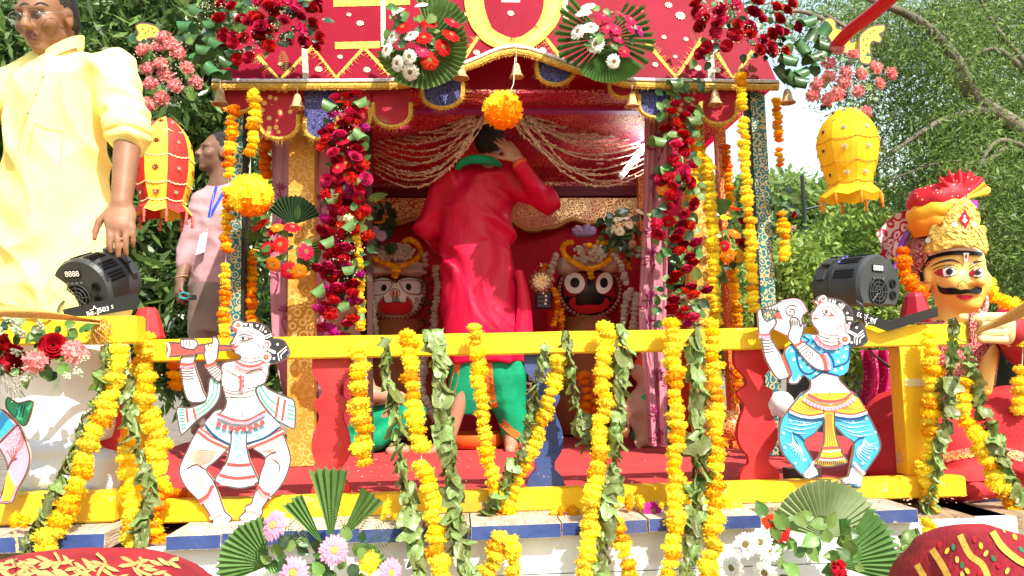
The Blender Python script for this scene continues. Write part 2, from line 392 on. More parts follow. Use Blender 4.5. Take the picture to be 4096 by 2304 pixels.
def implicit(name, prims, mats, parent, h=.01, k=.02, disp=None, smooth=1):
    bb = [_bb(p) for p in prims if p['op'] == 'u']
    lo = np.array([min(b[0][i] for b in bb) for i in range(3)])-3*h; hi = np.array([max(b[1][i] for b in bb) for i in range(3)])+3*h
    ax = [np.arange(lo[i], hi[i]+h, h, dtype=np.float64) for i in range(3)]; n = [len(a) for a in ax]
    f = np.full(n, .2)
    for pr in prims:
        kk = pr['k'] or k; sl = []
        if pr['op'] == 'cut' or pr['t'] == 'pln': sl = [slice(0, q) for q in n]
        else:
            b0, b1 = _bb(pr); mg = kk*2+4*h
            for i in range(3): sl.append(slice(max(0, int((b0[i]-mg-lo[i])/h)), min(n[i], int((b1[i]+mg-lo[i])/h)+2)))
        X, Y, Z = np.meshgrid(ax[0][sl[0]], ax[1][sl[1]], ax[2][sl[2]], indexing='ij')
        if X.size == 0: continue
        d = _dist(pr, X, Y, Z); g = f[sl[0], sl[1], sl[2]]
        if pr['op'] == 'u':
            u = np.clip(.5+.5*(g-d)/kk, 0, 1); f[sl[0], sl[1], sl[2]] = g*(1-u)+d*u-kk*u*(1-u)
        elif pr['op'] == 'cut': f[sl[0], sl[1], sl[2]] = np.maximum(g, d)
        else:
            u = np.clip(.5-.5*(g+d)/kk, 0, 1); f[sl[0], sl[1], sl[2]] = g*(1-u)-d*u+kk*u*(1-u)
    if disp is not None:
        I = np.argwhere(np.abs(f) < .06); X, Y, Z = ax[0][I[:, 0]], ax[1][I[:, 1]], ax[2][I[:, 2]]
        f[I[:, 0], I[:, 1], I[:, 2]] += disp(X, Y, Z)
    # surface nets
    s = f < 0
    c = np.zeros([q-1 for q in n], np.int8)
    offs = [(i, j, l) for i in (0, 1) for j in (0, 1) for l in (0, 1)]
    for i, j, l in offs: c += s[i:n[0]-1+i, j:n[1]-1+j, l:n[2]-1+l]
    act = np.argwhere((c > 0) & (c < 8)); idx = -np.ones([q-1 for q in n], np.int64); idx[act[:, 0], act[:, 1], act[:, 2]] = np.arange(len(act))
    val = np.stack([f[act[:, 0]+i, act[:, 1]+j, act[:, 2]+l] for i, j, l in offs], 1); O = np.array(offs, float)
    sm = np.zeros((len(act), 3)); cnt = np.zeros(len(act))
    for p in range(8):
        for q in range(p+1, 8):
            if np.abs(O[p]-O[q]).sum() != 1: continue
            va, vb = val[:, p], val[:, q]; w = (va < 0) != (vb < 0)
            t = np.where(w, va/np.where(w, va-vb, 1), 0); sm[w] += (O[p]+(O[q]-O[p])*t[:, None])[w]; cnt[w] += 1
    V = lo+(act+sm/cnt[:, None])*h
    Q = []
    for a in range(3):
        b1, b2 = (a+1) % 3, (a+2) % 3
        s0 = [slice(0, n[0]), slice(0, n[1]), slice(0, n[2])]; s1 = list(s0); s0[a] = slice(0, n[a]-1); s1[a] = slice(1, n[a])
        A, B = s[tuple(s0)], s[tuple(s1)]; e = np.argwhere(A != B)
        e = e[(e[:, b1] > 0) & (e[:, b2] > 0) & (e[:, b1] < n[b1]-1) & (e[:, b2] < n[b2]-1)]
        fl = A[e[:, 0], e[:, 1], e[:, 2]]
        def cell(d1, d2):
            g = e.copy(); g[:, b1] -= d1; g[:, b2] -= d2; return idx[g[:, 0], g[:, 1], g[:, 2]]
        q = np.stack([cell(1, 1), cell(0, 1), cell(0, 0), cell(1, 0)], 1); q[~fl] = q[~fl][:, ::-1]; Q.append(q)
    Q = np.concatenate(Q); Q = Q[(Q >= 0).all(1)]
    for _ in range(smooth):
        acc = np.zeros_like(V); ct = np.zeros(len(V))
        for i in range(4):
            np.add.at(acc, Q[:, i], V[Q[:, (i+1) % 4]]); np.add.at(ct, Q[:, i], 1)
            np.add.at(acc, Q[:, i], V[Q[:, i-1]]); np.add.at(ct, Q[:, i], 1)
        V = V*.5+.5*acc/np.maximum(ct, 1)[:, None]
    best = np.full(len(V), 9.); tag = np.zeros(len(V), int)
    for pr in prims:
        if pr['op'] != 'u': continue
        d = _dist(pr, V[:, 0], V[:, 1], V[:, 2]); w = d < best; best[w] = d[w]; tag[w] = pr['tag']
    o_ = np.array(ORG[parent]) if parent is not None else np.zeros(3)
    me = bpy.data.meshes.new(name); me.vertices.add(len(V)); me.vertices.foreach_set('co', (V-o_).ravel().astype(np.float32))
    me.loops.add(len(Q)*4); me.polygons.add(len(Q)); me.loops.foreach_set('vertex_index', Q.ravel().astype(np.int32))
    me.polygons.foreach_set('loop_start', np.arange(0, len(Q)*4, 4, dtype=np.int32))
    for m in mats: me.materials.append(m)
    me.polygons.foreach_set('material_index', np.minimum(tag[Q[:, 0]], len(mats)-1).astype(np.int32))
    me.polygons.foreach_set('use_smooth', np.ones(len(Q), bool)); me.update(calc_edges=True); me.validate()
    return link(name, me, parent)
def folds(seed, amp=.006, sc=(14, 14, 3), n=5):
    rg = random.Random(seed); W_ = [(rg.gauss(0, sc[0]), rg.gauss(0, sc[1]), rg.gauss(0, sc[2]), rg.uniform(0, 6.28)) for _ in range(n)]
    q = [rg.uniform(0, 6.28) for _ in range(6)]
    def d(X, Y, Z):
        s = 0; w = 1.3*np.sin(5*X+7*Z+q[0])+.9*np.sin(11*Z-6*X+4*Y+q[1])+.6*np.sin(19*X+13*Z+q[2])
        for a, b, c, p in W_: s = s+np.abs(np.sin(a*X+b*Y+c*Z+p+w))
        return amp*(s/n-.6)*2.6
    return d
# ================================================================== the setting
GROUND_Z = -1.3
gm = mat('dusty_ground', (.2, .16, .12), .95, (.12, .1, .075), 2.5, 0, .5, 12)
mb = MB(); mb.grid(lambda u, v: ((u-.5)*360, -60+v*360, GROUND_Z + (.06*noise.noise((u*40, v*40, 0)) if .35 < u < .65 else 0)), 40, 40)
mb.build('ground', gm, None, kind='structure')

# ================================================================== the chariot
chariot = thing('chariot', 'yellow-railed festival chariot with red satin roof, red deck and brocade-lined cabin', 'chariot', (.2, 4, GROUND_Z))
def box(name, x0, x1, y0, y1, z0, z1, m, parent=chariot, bevel=.003, jit=0):
    mb = MB(); mb.box(((x0+x1)/2, (y0+y1)/2, (z0+z1)/2), (abs(x1-x0)/2, abs(y1-y0)/2, abs(z1-z0)/2), jit=jit)
    return mb.build(name, m, parent, bevel=bevel)
def PX(x, b, y=1500): return P(x, y, b).x
# deck: carpet, planks with blue end grain, white boards
mb = MB()
def _carp(u, v):
    x = -1.75+u*3.9; y = 2.70+v*3.0
    return (x, y, .002+.004*noise.noise((x*3, y*3, 1))+.0025*noise.noise((x*11, y*9, 4)))
mb.grid(_carp, 70, 60); mb.build('carpet', CARPET, chariot, smooth=True)
box('deck_bed', -1.75, 2.15, 2.5, 5.7, -.12, -.075, WOOD)
PLM = mat('plank_top', (.55, .46, .36), .85, (.38, .28, .2), 10, .15, .6, 25, stretch=(8, 1, 8))
for i, (a, b_) in enumerate([(665, 885), (889, 1130), (1134, 1440), (1444, 1690), (1694, 1880), (1884, 2245), (2249, 2590), (2595, 2800), (2804, 3045), (3052, 3296), (3304, 3680)]):
    fr = 2.42+rj(.008)+(.13 if i == 9 else 0)
    x0, x1 = PX(a, 2.42, 2140), PX(b_, 2.42, 2140); dz = rj(.003)
    mb = MB(); mb.box(((x0+x1)/2, (fr+2.71)/2, -.052+dz), ((x1-x0)/2-.0002, (2.71-fr)/2, .0205), jit=.0012); mb.m[2] = 1
    mb.build('plank', [PLM, NAVY if i != 9 else WOOD], chariot, bevel=.0012)
for r in range(10):
    z1 = -.076-r*.118; z0 = z1-.115
    for a, b_ in ((-1.02, .15+rj(.3)), (None, 1.62)):
        if a is None: a = last+.002
        last = b_
        mb = MB(); mb.box(((a+b_)/2, 2.475+rj(.002), (z0+z1)/2), ((b_-a)/2, .014, (z1-z0)/2), jit=.0012)
        mb.build('white_board', WHITEP, chariot, bevel=.002)
box('corner_block', 1.625, 1.74, 2.462, 3.2, -.62, -.075, WHITEP)
# front railing
def beam(name, x0, x1, yf, yb, z0, z1, m):
    """slightly uneven hand-painted timber"""
    mb = MB(); n = 24
    for i in range(n+1):
        x = x0+(x1-x0)*i/n; w = [.0016*noise.noise((x*7, j*3.1, 2)) for j in range(6)]
        mb.v += [(x, yf+w[0], z0+w[1]), (x, yb+w[2], z0+w[3]), (x, yb+w[2], z1+w[4]), (x, yf+w[0], z1+w[5])]
    for i in range(n):
        for j in range(4): mb.f.append((i*4+j, i*4+(j+1) % 4, i*4+4+(j+1) % 4, i*4+4+j))
    mb.f += [(0, 3, 2, 1), (n*4, n*4+1, n*4+2, n*4+3)]; mb.m = [0]*len(mb.f)
    bo = mb.build(name, m, chariot)
    bm = bmesh.new(); bm.from_mesh(bo.data); es = [e for e in bm.edges if len(e.link_faces) == 2 and e.calc_face_angle() > .8]
    bmesh.ops.bevel(bm, geom=es, offset=.005, segments=2, affect='EDGES'); bm.to_mesh(bo.data); bm.free(); return bo
beam('top_rail', PX(545, 2.66, 1400), PX(3872, 2.66, 1340), 2.66, 2.735, .473, .547, YEL)
beam('base_beam', PX(462, 2.62, 2050), PX(3868, 2.62, 1950), 2.62, 2.69, -.034, .034, YEL)
def baluster(xc, m, half=.062):
    """flat sawn board with a vase outline"""
    prof = [(.473, .98), (.44, 1.0), (.415, .93), (.392, .62), (.375, .45), (.352, .46), (.335, .86), (.325, .9), (.312, .82), (.288, .62), (.268, .66), (.235, .88), (.2, 1.0), (.168, .99), (.14, .84), (.118, .58), (.105, .52), (.088, .53), (.072, .78), (.05, .98), (.03, 1.0)]
    pr = smooth_path([(w, z) for z, w in prof], 3)
    x0 = PX(xc, 2.70, 1700)
    out = [(x0+w*half, 2.69, z) for w, z in pr]+[(x0-w*half, 2.69, z) for w, z in reversed(pr)]
    mb = MB(); mb.prism(out, (0, .028, 0)); return mb.build('baluster', m, chariot, bevel=0)
baluster(478, RED); baluster(1325, RED); o = baluster(2176, NAVY); o['label'] = 'navy blue vase-shaped baluster'; baluster(3025, RED, .068)
def post(xa, xb, b_, z0, z1, m, name='post'):
    return box(name, PX(xa, b_, 1700), PX(xb, b_, 1700), b_, b_+.075, z0, z1, m, bevel=.004)
post(3620, 3745, 2.662, .0345, .472, YEL); post(492, 575, 2.665, -.3, .472, YEL)
box('tape', PX(3617, 2.661, 1500), PX(3748, 2.661, 1500), 2.6595, 2.742, .335, .362, mat('clear_tape', (.72, .55, .3), .25), bevel=0)
def knob(x, y, b_, w, hgt, m):
    c = P(x, y, b_); mb = MB()
    pr = [(.5, 0), (.56, .08), (.52, .2), (.42, .55), (.33, .85), (.25, .97), (.0, 1)]
    for (r, z), (r2, z2) in zip(pr, pr[1:]): pass
    n = 4; vs = []
    mb.lathe([(r*w*1.25, z*hgt) for r, z in pr], c, 8, ax=Matrix.Rotation(math.pi/8, 3, 'Z'))
    return mb.build('finial', m, chariot, bevel=.003)
KNOBD = mat('maroon_gloss', (.33, .015, .03), .22, (.25, .012, .025), 5, 0, .1, 20)
knob(588, 1362, 2.80, .085, .115, RED); knob(3665, 1292, 2.82, .088, .115, KNOBD)
# left wing of the deck, a separate lower timber frame beside the main railing
for nm, x0, x1, zz, yy in (('wing_rail', 268, 545, (.528, .612), (2.47, 2.545)), ('wing_rail', -420, 262, (.528, .612), (2.47, 2.545)), ('wing_beam', -420, 458, (.002, .088), (2.47, 2.56))):
    beam(nm, PX(x0, yy[0], 1330 if zz[0] > .3 else 2030), PX(x1, yy[0], 1330 if zz[0] > .3 else 2030), yy[0], yy[1], zz[0], zz[1], YEL)
box('wing_post', PX(398, 2.60, 1420), PX(442, 2.60, 1420), 2.60, 2.66, .475, .527, YEL)
for a, b_ in ((-500, -10), (-6, 190), (194, 424)):
    x0, x1 = PX(a, 2.33, 2170), PX(b_, 2.33, 2170); mb = MB()
    mb.box(((x0+x1)/2, 2.52, -.026), ((x1-x0)/2-.0015, .19, .0235), jit=.002); mb.m[2] = 1
    mb.build('plank', [PLM, NAVY], chariot, bevel=.0025)
box('wing_bed', PX(-500, 2.5, 2170), PX(424, 2.5, 2170), 2.44, 4.2, -.12, -.052, WOOD)
box('wing_wall', PX(-500, 2.45, 2250), PX(380, 2.45, 2250), 2.45, 2.6, GROUND_Z+.1, -.122, WHITEP)
# right wing
for a, b_ in ((3870, 4040), (4044, 4300), (4304, 4700)):
    x0, x1 = PX(a, 2.75, 2020), PX(b_, 2.75, 2020); mb = MB()
    mb.box(((x0+x1)/2, 3.1, -.075), ((x1-x0)/2-.0015, .36, .022), jit=.002); mb.m[2] = 1
    mb.build('plank', [WOOD, NAVY], chariot, bevel=.0025)
box('wing_wall', 1.78, 2.6, 2.8, 2.9, GROUND_Z+.1, -.1, WHITEP)
for sx in (-.8, 1.3):
    for sy in (2.9, 4.9):
        mb = MB(); mb.lathe([(.12, -.05), (.42, -.05), (.44, -.04), (.44, .04), (.42, .05), (.12, .05)], (sx, sy, GROUND_Z+.44), 28, ax=Matrix.Rotation(math.pi/2, 3, 'Y')); mb.build('wheel', RED, chariot)
# pillars
BG = mat_brocade('gold_brocade', (.62, .27, .03), (.9, .6, .2), 26, .2, .45, .5)
BR = mat_brocade('red_brocade', (.62, .03, .09), (.95, .68, .28), 30, .3, .5, .5)
BR2 = translucent(mat_brocade('plain_red_brocade', (.62, .02, .08), (.46, .014, .055), 40, .2, .55, 0., False), .4)
BT = mat_brocade('teal_brocade', (.0, .15, .18), (.5, .38, .18), 34, .25, .5, .3, False)
BRP = mat_brocade('red_orange_brocade', (.55, .06, .015), (.8, .35, .08), 45, .2, .5, .3, False)
def pillar(xa, xb, b_, z1, m, dep=.07, z0=.004, name='pillar', yref=900):
    return box(name, PX(xa, b_, yref), PX(xb, b_, yref), b_, b_+dep, z0, z1, m, bevel=.004)
pillar(1152, 1258, 3.72, 1.74, BG); pillar(2745, 2835, 3.75, 1.74, BG)
pillar(918, 966, 3.60, 1.715, BT); pillar(3028, 3088, 3.60, 1.715, BT)
pillar(968, 978, 3.602, 1.715, BLACK, .06); pillar(3014, 3026, 3.602, 1.715, BLACK, .06)
pillar(2888, 2922, 3.95, 1.7, BRP); pillar(2560, 2612, 5.1, 1.7, BRP, name='rear_pillar'); pillar(1410, 1440, 5.1, 1.7, BRP, name='rear_pillar')
pillar(1466, 1488, 3.98, 1.7, mat('dark_wood', (.06, .02, .02), .6), .03)
# roof: front slope in red satin rising to a low central arch
EZ = 1.745; RSL = .34
def roof_surf(x, y, off=0):
    r = ray(x, y); n = Vector((0, 1, -RSL)); c = Vector((0, 3.55, EZ))      # plane Y-3.55 = RSL*(Z-EZ)
    t = n.dot(c-CAM)/n.dot(r); nn = -n.normalized()
    return CAM+r*t+nn*off, nn
eave_px = [(850, 330), (1200, 331), (1560, 328), (1650, 316), (1860, 258), (2055, 192), (2280, 258), (2470, 314), (2560, 326), (2850, 330), (3112, 334)]
def eave_pt(x, dy=0, b_=3.55):
    for (xa, ya), (xb, yb) in zip(eave_px, eave_px[1:]):
        if xa <= x <= xb: return (x, ya+(yb-ya)*(x-xa)/(xb-xa)+dy)
    return (x, (330 if x < 1000 else 334)+dy)
outer = [roof_surf(x, y)[0] for x, y in smooth_path(eave_px, 4)]+[roof_surf(2780, -420)[0], roof_surf(1320, -420)[0]]
mb = MB(); mb.prism(outer, (0, .02, .006))
FL, FR = outer[0], outer[-3]; TR, TL = outer[-2], outer[-1]; bk = Vector((0, 2.1, 0)); bk2 = Vector((0, .7, 0))
e = .012
mb.add([FL+Vector((0, e, 0)), FL+bk, TL+bk2, TL+Vector((0, e, 0))], [(0, 1, 2, 3)]); mb.add([FR+Vector((0, e, 0)), FR+bk, TR+bk2, TR+Vector((0, e, 0))], [(3, 2, 1, 0)])
mb.add([FL+bk, FR+bk, TR+bk2, TL+bk2], [(0, 1, 2, 3)]); mb.add([TL, TR, TR+bk2, TL+bk2], [(0, 1, 2, 3)])
roof = mb.build('roof', ROOF, chariot)
mb = MB(); mb.box((.2, 4.62, 1.722), (1.24, 1.0, .008)); mb.build('ceiling_cloth', translucent(mat_brocade('ceiling_brocade', (.62, .025, .15), (.95, .72, .34), 30, .15, .5, .4), .65), chariot)
rp = Paint(roof, lambda x, y: roof_surf(x, y), .0022); rp.l = 1
def ribbon(pts, w, m, name, lift=2.):
    """flat trim sewn on the roof cloth, real thickness"""
    mb = MB(); k = len(pts); L_ = []
    for i in range(k):
        a, b_ = pts[max(0, i-1)], pts[min(k-1, i+1)]; dx, dy = b_[0]-a[0], b_[1]-a[1]; q = math.hypot(dx, dy); nx, ny = -dy/q*w/2, dx/q*w/2
        L_.append([roof_surf(pts[i][0]+s*nx, pts[i][1]+s*ny, .0015*lift)[0] for s in (-1, 1)]+[roof_surf(pts[i][0]+s*nx, pts[i][1]+s*ny, -.001)[0] for s in (1, -1)])
    for r in L_: mb.v += [tuple(v) for v in r]
    for i in range(k-1):
        for j in range(4): mb.f.append((i*4+j, i*4+(j+1) % 4, i*4+4+(j+1) % 4, i*4+4+j))
    mb.f += [(0, 1, 2, 3), ((k-1)*4+3, (k-1)*4+2, (k-1)*4+1, (k-1)*4)]; mb.m = [0]*len(mb.f)
    return mb.build(name, m, roof)
def threads(pts, ln, m, name, parent, surf, every=7, out=1):
    """loose fringe threads sticking out of a trim"""
    mb = MB()
    for (xa, ya), (xb, yb) in zip(pts, pts[1:]):
        q = math.hypot(xb-xa, yb-ya); n = max(1, int(q/every))
        for i in range(n):
            t = (i+random.random())/n; x, y = xa+(xb-xa)*t, ya+(yb-ya)*t; nx, ny = -(yb-ya)/q*out, (xb-xa)/q*out
            l = ln*random.uniform(.5, 1.3); sx, sy = nx*l+rj(ln*.3), ny*l+rj(ln*.3)
            tx, ty = (xb-xa)/q*1.1, (yb-ya)/q*1.1
            p = [surf(x+tx, y+ty)[0], surf(x-tx, y-ty)[0], surf(x+sx, y+sy)[0]+Vector((0, -random.uniform(0, .012), 0))]
            mb.add(p, [(0, 1, 2)])
    return mb.build(name, m, parent, fixn=False)
zz = [[(1030, 225), (1120, 322), (1250, 188), (1345, 312), (1455, 192), (1560, 300)], [(1838, 262), (1912, 150), (2010, 204)], [(2108, 205), (2180, 150), (2250, 240)],
      [(2585, 170), (2705, 312), (2808, 155)], [(2868, 215), (2932, 316), (3010, 205)]]
for z in zz:
    ribbon(z, 16, GOLD, 'zigzag_braid'); threads(z, 26, GOLD, 'fringe', roof, lambda x, y: roof_surf(x, y, .004), 9, random.choice((-1, 1)))
ribbon([(1340, 184), (1520, 180)], 28, GOLD, 'gold_lace'); ribbon([(1334, 14), (1640, 6)], 30, GOLD, 'gold_lace')
for pl, w in (([(1216, 130), (1224, 322)], 24), ([(1532, 0), (1534, 190)], 20), ([(2258, -20), (2264, 92)], 22), ([(2838, 165), (2846, 322)], 28), ([(1534, -200), (1533, -4)], 20)):
    ribbon(pl, w, SILV, 'silver_lace', 3.4)
seq = mat('sequin_flower', (.8, .72, .5), .3, (.6, .45, .2), 60, .1, metal=.5)
def rosette_mesh():
    mb = MB(); n = 10
    for i in range(n):
        a = 2*math.pi*i/n; c, s_ = math.cos(a), math.sin(a); u = Vector((c, s_, 0)); w = Vector((-s_, c, 0))
        mb.add([u*.2+w*.08, u*.55+w*.26+Vector((0, 0, .16)), u+Vector((0, 0, .05)), u*.55-w*.26+Vector((0, 0, .16)), u*.2-w*.08], [(0, 1, 2, 3, 4)])
    mb.lathe([(.0, -.02), (.3, .0), (.3, .12), (.15, .22), (0, .24)], (0, 0, 0), 10)
    me = bpy.data.meshes.new('rosette'); me.from_pydata(mb.v, [], mb.f); me.materials.append(seq); return me
RM = rosette_mesh()
for x, y, r in [(1440, 95, 17), (1256, 130, 12), (1360, 229, 12), (1274, 279, 17), (1467, 281, 16), (1122, 258, 11), (2673, 22, 18), (2720, 65, 24), (2655, 150, 12), (2743, 158, 12), (2790, 273, 17), (2868, 283, 17), (2700, 228, 10), (1905, 212, 16), (2170, 202, 16), (2042, 55, 16), (1860, 60, 14), (1600, 40, 14), (2330, 40, 16), (2560, 40, 14), (1395, 60, 11), (2620, 260, 14)]:
    p, n = roof_surf(x, y, .003); link('sequin_rosette', RM, roof, xf(p, n, r*K(3.6)))
# yellow satin loop with lace edges on the centre of the roof
ysat = mat('yellow_satin', (.85, .6, .07), .4, (.75, .45, .03), 10, 0, .3, 20)
lp = smooth_path([(1900, -160), (1893, -40), (1905, 60), (1945, 140), (2010, 178), (2055, 184), (2105, 176), (2165, 130), (2205, 60), (2215, -40), (2205, -160)], 5)
ribbon(lp, 40, ysat, 'satin_loop', 5)
ribbon([(x-30*(1 if x < 2055 else -1)*(1 if y < 120 else .5), y+(14 if y > 120 else 0)) for x, y in lp], 18, GOLD, 'lace_edge', 6)
ribbon([(x+30*(1 if x < 2055 else -1)*(1 if y < 120 else .5), y-(18 if y > 120 else 0)) for x, y in lp], 18, GOLD, 'lace_edge', 6)
pb = roof_surf(2042, -10, .006); mb = MB(); mb.box(pb[0], (.045, .004, .035)); mb.build('name_plate', mat('paper', (.8, .72, .65), .7, (.6, .4, .35), 120), roof)
# led strip, braid border and padded edge of the eave
ep = smooth_path(eave_px, 4)
mb = MB(); mb.tube([P(x, y-8, 3.535) for x, y in ep], .0085, 6); mb.build('led_strip', mat('led_strip_plastic', (.75, .74, .78), .15, (.5, .48, .5), 80), roof)
mb = MB(); mb.tube([P(x, y+16, 3.54) for x, y in ep], .0165, 8); mb.build('eave_braid', GOLD, roof)
threads([(x, y+26) for x, y in ep], 10, GOLD, 'eave_fringe', roof, plane_surf(3.53), 8)
mb = MB(); mb.tube([P(x, y+5, 3.57) for x, y in ep], .02, 8); mb.build('eave_piping', ROOF, roof)
# scalloped flaps
pol = mat_dots('polka_cloth', (.38, .015, .03), (.65, .4, .15), 30, .33); nav = mat_brocade('navy_cloth', (.02, .022, .13), (.12, .12, .3), 60, .1, .7, 0, False); dred = mat('dark_red_velvet', (.4, .012, .03), .8, (.32, .01, .025), 10, sheen=.4)
for xa, xb, y0, y1, m in [(1040, 1192, 352, 556, pol), (1218, 1345, 352, 558, nav), (1350, 1480, 352, 520, dred), (1492, 1642, 340, 508, dred), (1688, 1850, 300, 432, nav), (2148, 2296, 262, 338, nav), (2440, 2545, 330, 392, dred), (2556, 2690, 348, 470, nav), (2805, 2945, 350, 496, dred), (880, 1020, 350, 450, dred), (2690, 2800, 350, 470, pol)]:
    xc, w = (xa+xb)/2, (xb-xa)/2; n = 14
    low = [(xc+w*math.cos(a)*1.0, (y1-w*.75)+math.sin(a)*w*.75) for a in [math.pi*i/n for i in range(n+1)]]
    yt = lambda x: eave_pt(x, 12)[1]
    outl = [(xb, yt(xb))]+low+[(xa, yt(xa))]
    fl = MB(); bb_ = 3.585+rj(.006); fl.prism([P(x, y, bb_) for x, y in outl], (0, .006, 0)); fo = fl.build('flap', m, roof)
    pr = [(xb, max(yt(xb), low[0][1]-40))]+low+[(xa, max(yt(xa), low[0][1]-40))]
    g = MB(); ctr = [P(x, y, bb_-.003) for x, y in pr]; g.tube(ctr, .011, 6); go = g.build('flap_braid', GOLD, roof)
    threads(pr, 24, GOLD, 'flap_fringe', roof, plane_surf(bb_-.006), 5, -1 if True else 1)
# cabin: lintel band, back wall, alcove, side cloths
mb = MB(); lin = [(1480, 352), (1650, 340), (1860, 282), (2055, 216), (2280, 284), (2470, 340), (2600, 352), (2600, 428), (1480, 428)]
mb.prism([P(x, y, 3.80) for x, y in lin], (0, .02, 0)); mb.build('lintel_band', BR2, chariot)
mb = MB(); mb.box((P(2048, 440, 3.86)), (.72, .03, .014)); mb.build('lintel_beam', mat('purple_wood', (.3, .03, .2), .5), chariot)
box('back_wall', -.78, 1.25, 5.42, 5.46, 0, 1.72, BR, bevel=0)
box('side_cloth', -.795, -.775, 4.1, 5.42, 0, 1.72, BR2, bevel=0); box('side_cloth', 1.245, 1.265, 4.1, 5.42, 0, 1.72, BR2, bevel=0)
z = lambda y, b_: P(2048, y, b_).z
box('rear_beam', -.77, 1.24, 5.33, 5.42, z(785, 5.33), z(745, 5.33), mat('dark_red_wood', (.16, .012, .02), .5), bevel=.003)
box('rear_beam', -.77, 1.24, 4.3, 4.36, z(470, 4.3), z(446, 4.3), mat('dark_red_wood', (.16, .012, .02), .5), bevel=.003)
for xp in (2395, 1560): box('rear_strut', PX(xp-16, 4.9, 500), PX(xp+16, 4.9, 500), 4.9, 4.93, z(640, 4.9), 1.7, mat('pinkish_wood', (.42, .12, .12), .6), bevel=.002)
# gold brocade panel with a wavy lower edge over a dark red alcove
BG2 = mat_brocade('gold_red_brocade', (.55, .1, .06), (.98, .75, .32), 34, -.3, .4, .5)
wav = [(1440+i*14, 930-46*abs(math.sin((i*14-20)/690*math.pi*2))+8*math.sin(i*.7)) for i in range(81)]
mb = MB(); mb.prism([P(x, y, 5.25) for x, y in [(1440, 792)]+wav+[(2560, 792)]], (0, .015, 0)); gp = mb.build('brocade_panel', BG2, chariot)
mb = MB(); mb.tube([P(x, y, 5.245) for x, y in wav], .016, 6); mb.build('panel_edge', mat('bronze_trim', (.42, .2, .05), .4, metal=.4), gp)
box('alcove_cloth', -.77, 1.24, 5.395, 5.412, .01, z(800, 5.4), mat_brocade('dark_alcove', (.52, .012, .03), (.6, .018, .04), 50, .2, .8, 0, False), bevel=0)
# fluorescent tube under the canopy
tl = thing('tube_light', 'lit white fluorescent tube hanging slanted under the canopy', 'tube light', P(2540, 640, 4.4))
mb = MB(); mb.tube([P(2486, 704, 4.4), P(2598, 560, 4.4)], .014, 10); mb.build('tube', mat('lit_tube', (.9, .92, 1), .3, emis=(.9, .95, 1, 45)), tl)
mb = MB(); mb.tube([P(2594, 566, 4.4), P(2606, 548, 4.4)], .02, 10); mb.build('end_cap', mat('grey_plastic', (.5, .5, .52), .4), tl)
mb = MB(); mb.tube([P(2478, 714, 4.4), P(2488, 702, 4.4)], .02, 10); mb.build('end_cap', mat('grey_plastic', (.5, .5, .52), .4), tl)
mb = MB(); mb.tube([P(2600, 555, 4.41), P(2640, 470, 4.3)], .003, 5); mb.build('cord', BLACK, tl)
# red round pole that rises past the roof corner
mb = MB(); pl = [P(3340, 190, 3.3), P(3395, 128, 3.2), P(3480, 62, 3.05), P(3575, -20, 2.9), P(3700, -130, 2.7)]
mb.tube([Vector(q) for q in smooth_path([tuple(p) for p in pl], 4)], .028, 14)
solo('pole', 'smooth red round pole slanting up past the corner of the roof', 'pole', mb, mat('red_lacquer', (.55, .012, .02), .3), pl[0], smooth=True)
# ================================================================== flowers and leaves (shared meshes)
def raw(name, mb, mats, smooth=True):
    me = bpy.data.meshes.new(name); me.from_pydata(mb.v, [], mb.f)
    for q in (mats if isinstance(mats, (list, tuple)) else [mats]): me.materials.append(q)
    me.polygons.foreach_set('material_index', np.array(mb.m, np.int32))
    if smooth: me.polygons.foreach_set('use_smooth', np.ones(len(me.polygons), bool))
    me.update(); return me
def fib(n):
    for i in range(n):
        z = 1-2*(i+.5)/n; r = math.sqrt(max(0, 1-z*z)); a = i*2.39996; yield Vector((r*math.cos(a), r*math.sin(a), z))
def pom(seed, n, size, flat, mats, inner=.8, ragged=.2, zmin=-1.1):
    """ruffled ball of small notched petals"""
    rg = random.Random(seed); mb = MB()
    k = 10
    mb.lathe([(math.sin(math.pi*i/k)*inner*(1 if 0 < i < k else .001), -math.cos(math.pi*i/k)*inner*flat) for i in range(k+1)], (0, 0, 0), 10)
    for d in fib(n):
        if d.z < zmin: continue
        d = (d+Vector((rg.gauss(0, .12), rg.gauss(0, .12), rg.gauss(0, .12)))).normalized()
        u = d.orthogonal().normalized(); w = d.cross(u); a = rg.uniform(0, 6.28); u, w = u*math.cos(a)+w*math.sin(a), w*math.cos(a)-u*math.sin(a)
        s = size*rg.uniform(.75, 1.25); r = 1+rg.uniform(-ragged, ragged*.6); S = lambda v: Vector((v.x, v.y, v.z*flat))
        b0 = S(d*(inner-.06)); t = rg.uniform(.2, .8)
        mb.add([b0-u*s*.35, b0+u*s*.35, S(d*r)+u*s*.75+w*s*t, S(d*r*.93)+w*s*t*.9, S(d*r)-u*s*.75+w*s*t*.6], [(0, 1, 2, 3, 4)], 0)
    return raw('pom', mb, mats, False)
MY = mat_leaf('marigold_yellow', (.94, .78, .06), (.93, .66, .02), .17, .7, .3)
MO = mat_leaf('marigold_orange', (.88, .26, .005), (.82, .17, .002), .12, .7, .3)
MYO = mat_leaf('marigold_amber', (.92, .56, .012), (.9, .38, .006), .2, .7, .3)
POM = {'y': [pom(i, 120, .17, .62, MY) for i in range(4)], 'o': [pom(i+9, 120, .17, .62, MO) for i in range(3)], 'a': [pom(i+19, 120, .17, .62, MYO) for i in range(3)], 'w': [pom(i+29, 60, .28, .8, mat_leaf('jasmine', (.72, .66, .56), (.6, .52, .42), .08, .7, .3)) for i in range(2)]}
CARN = {}
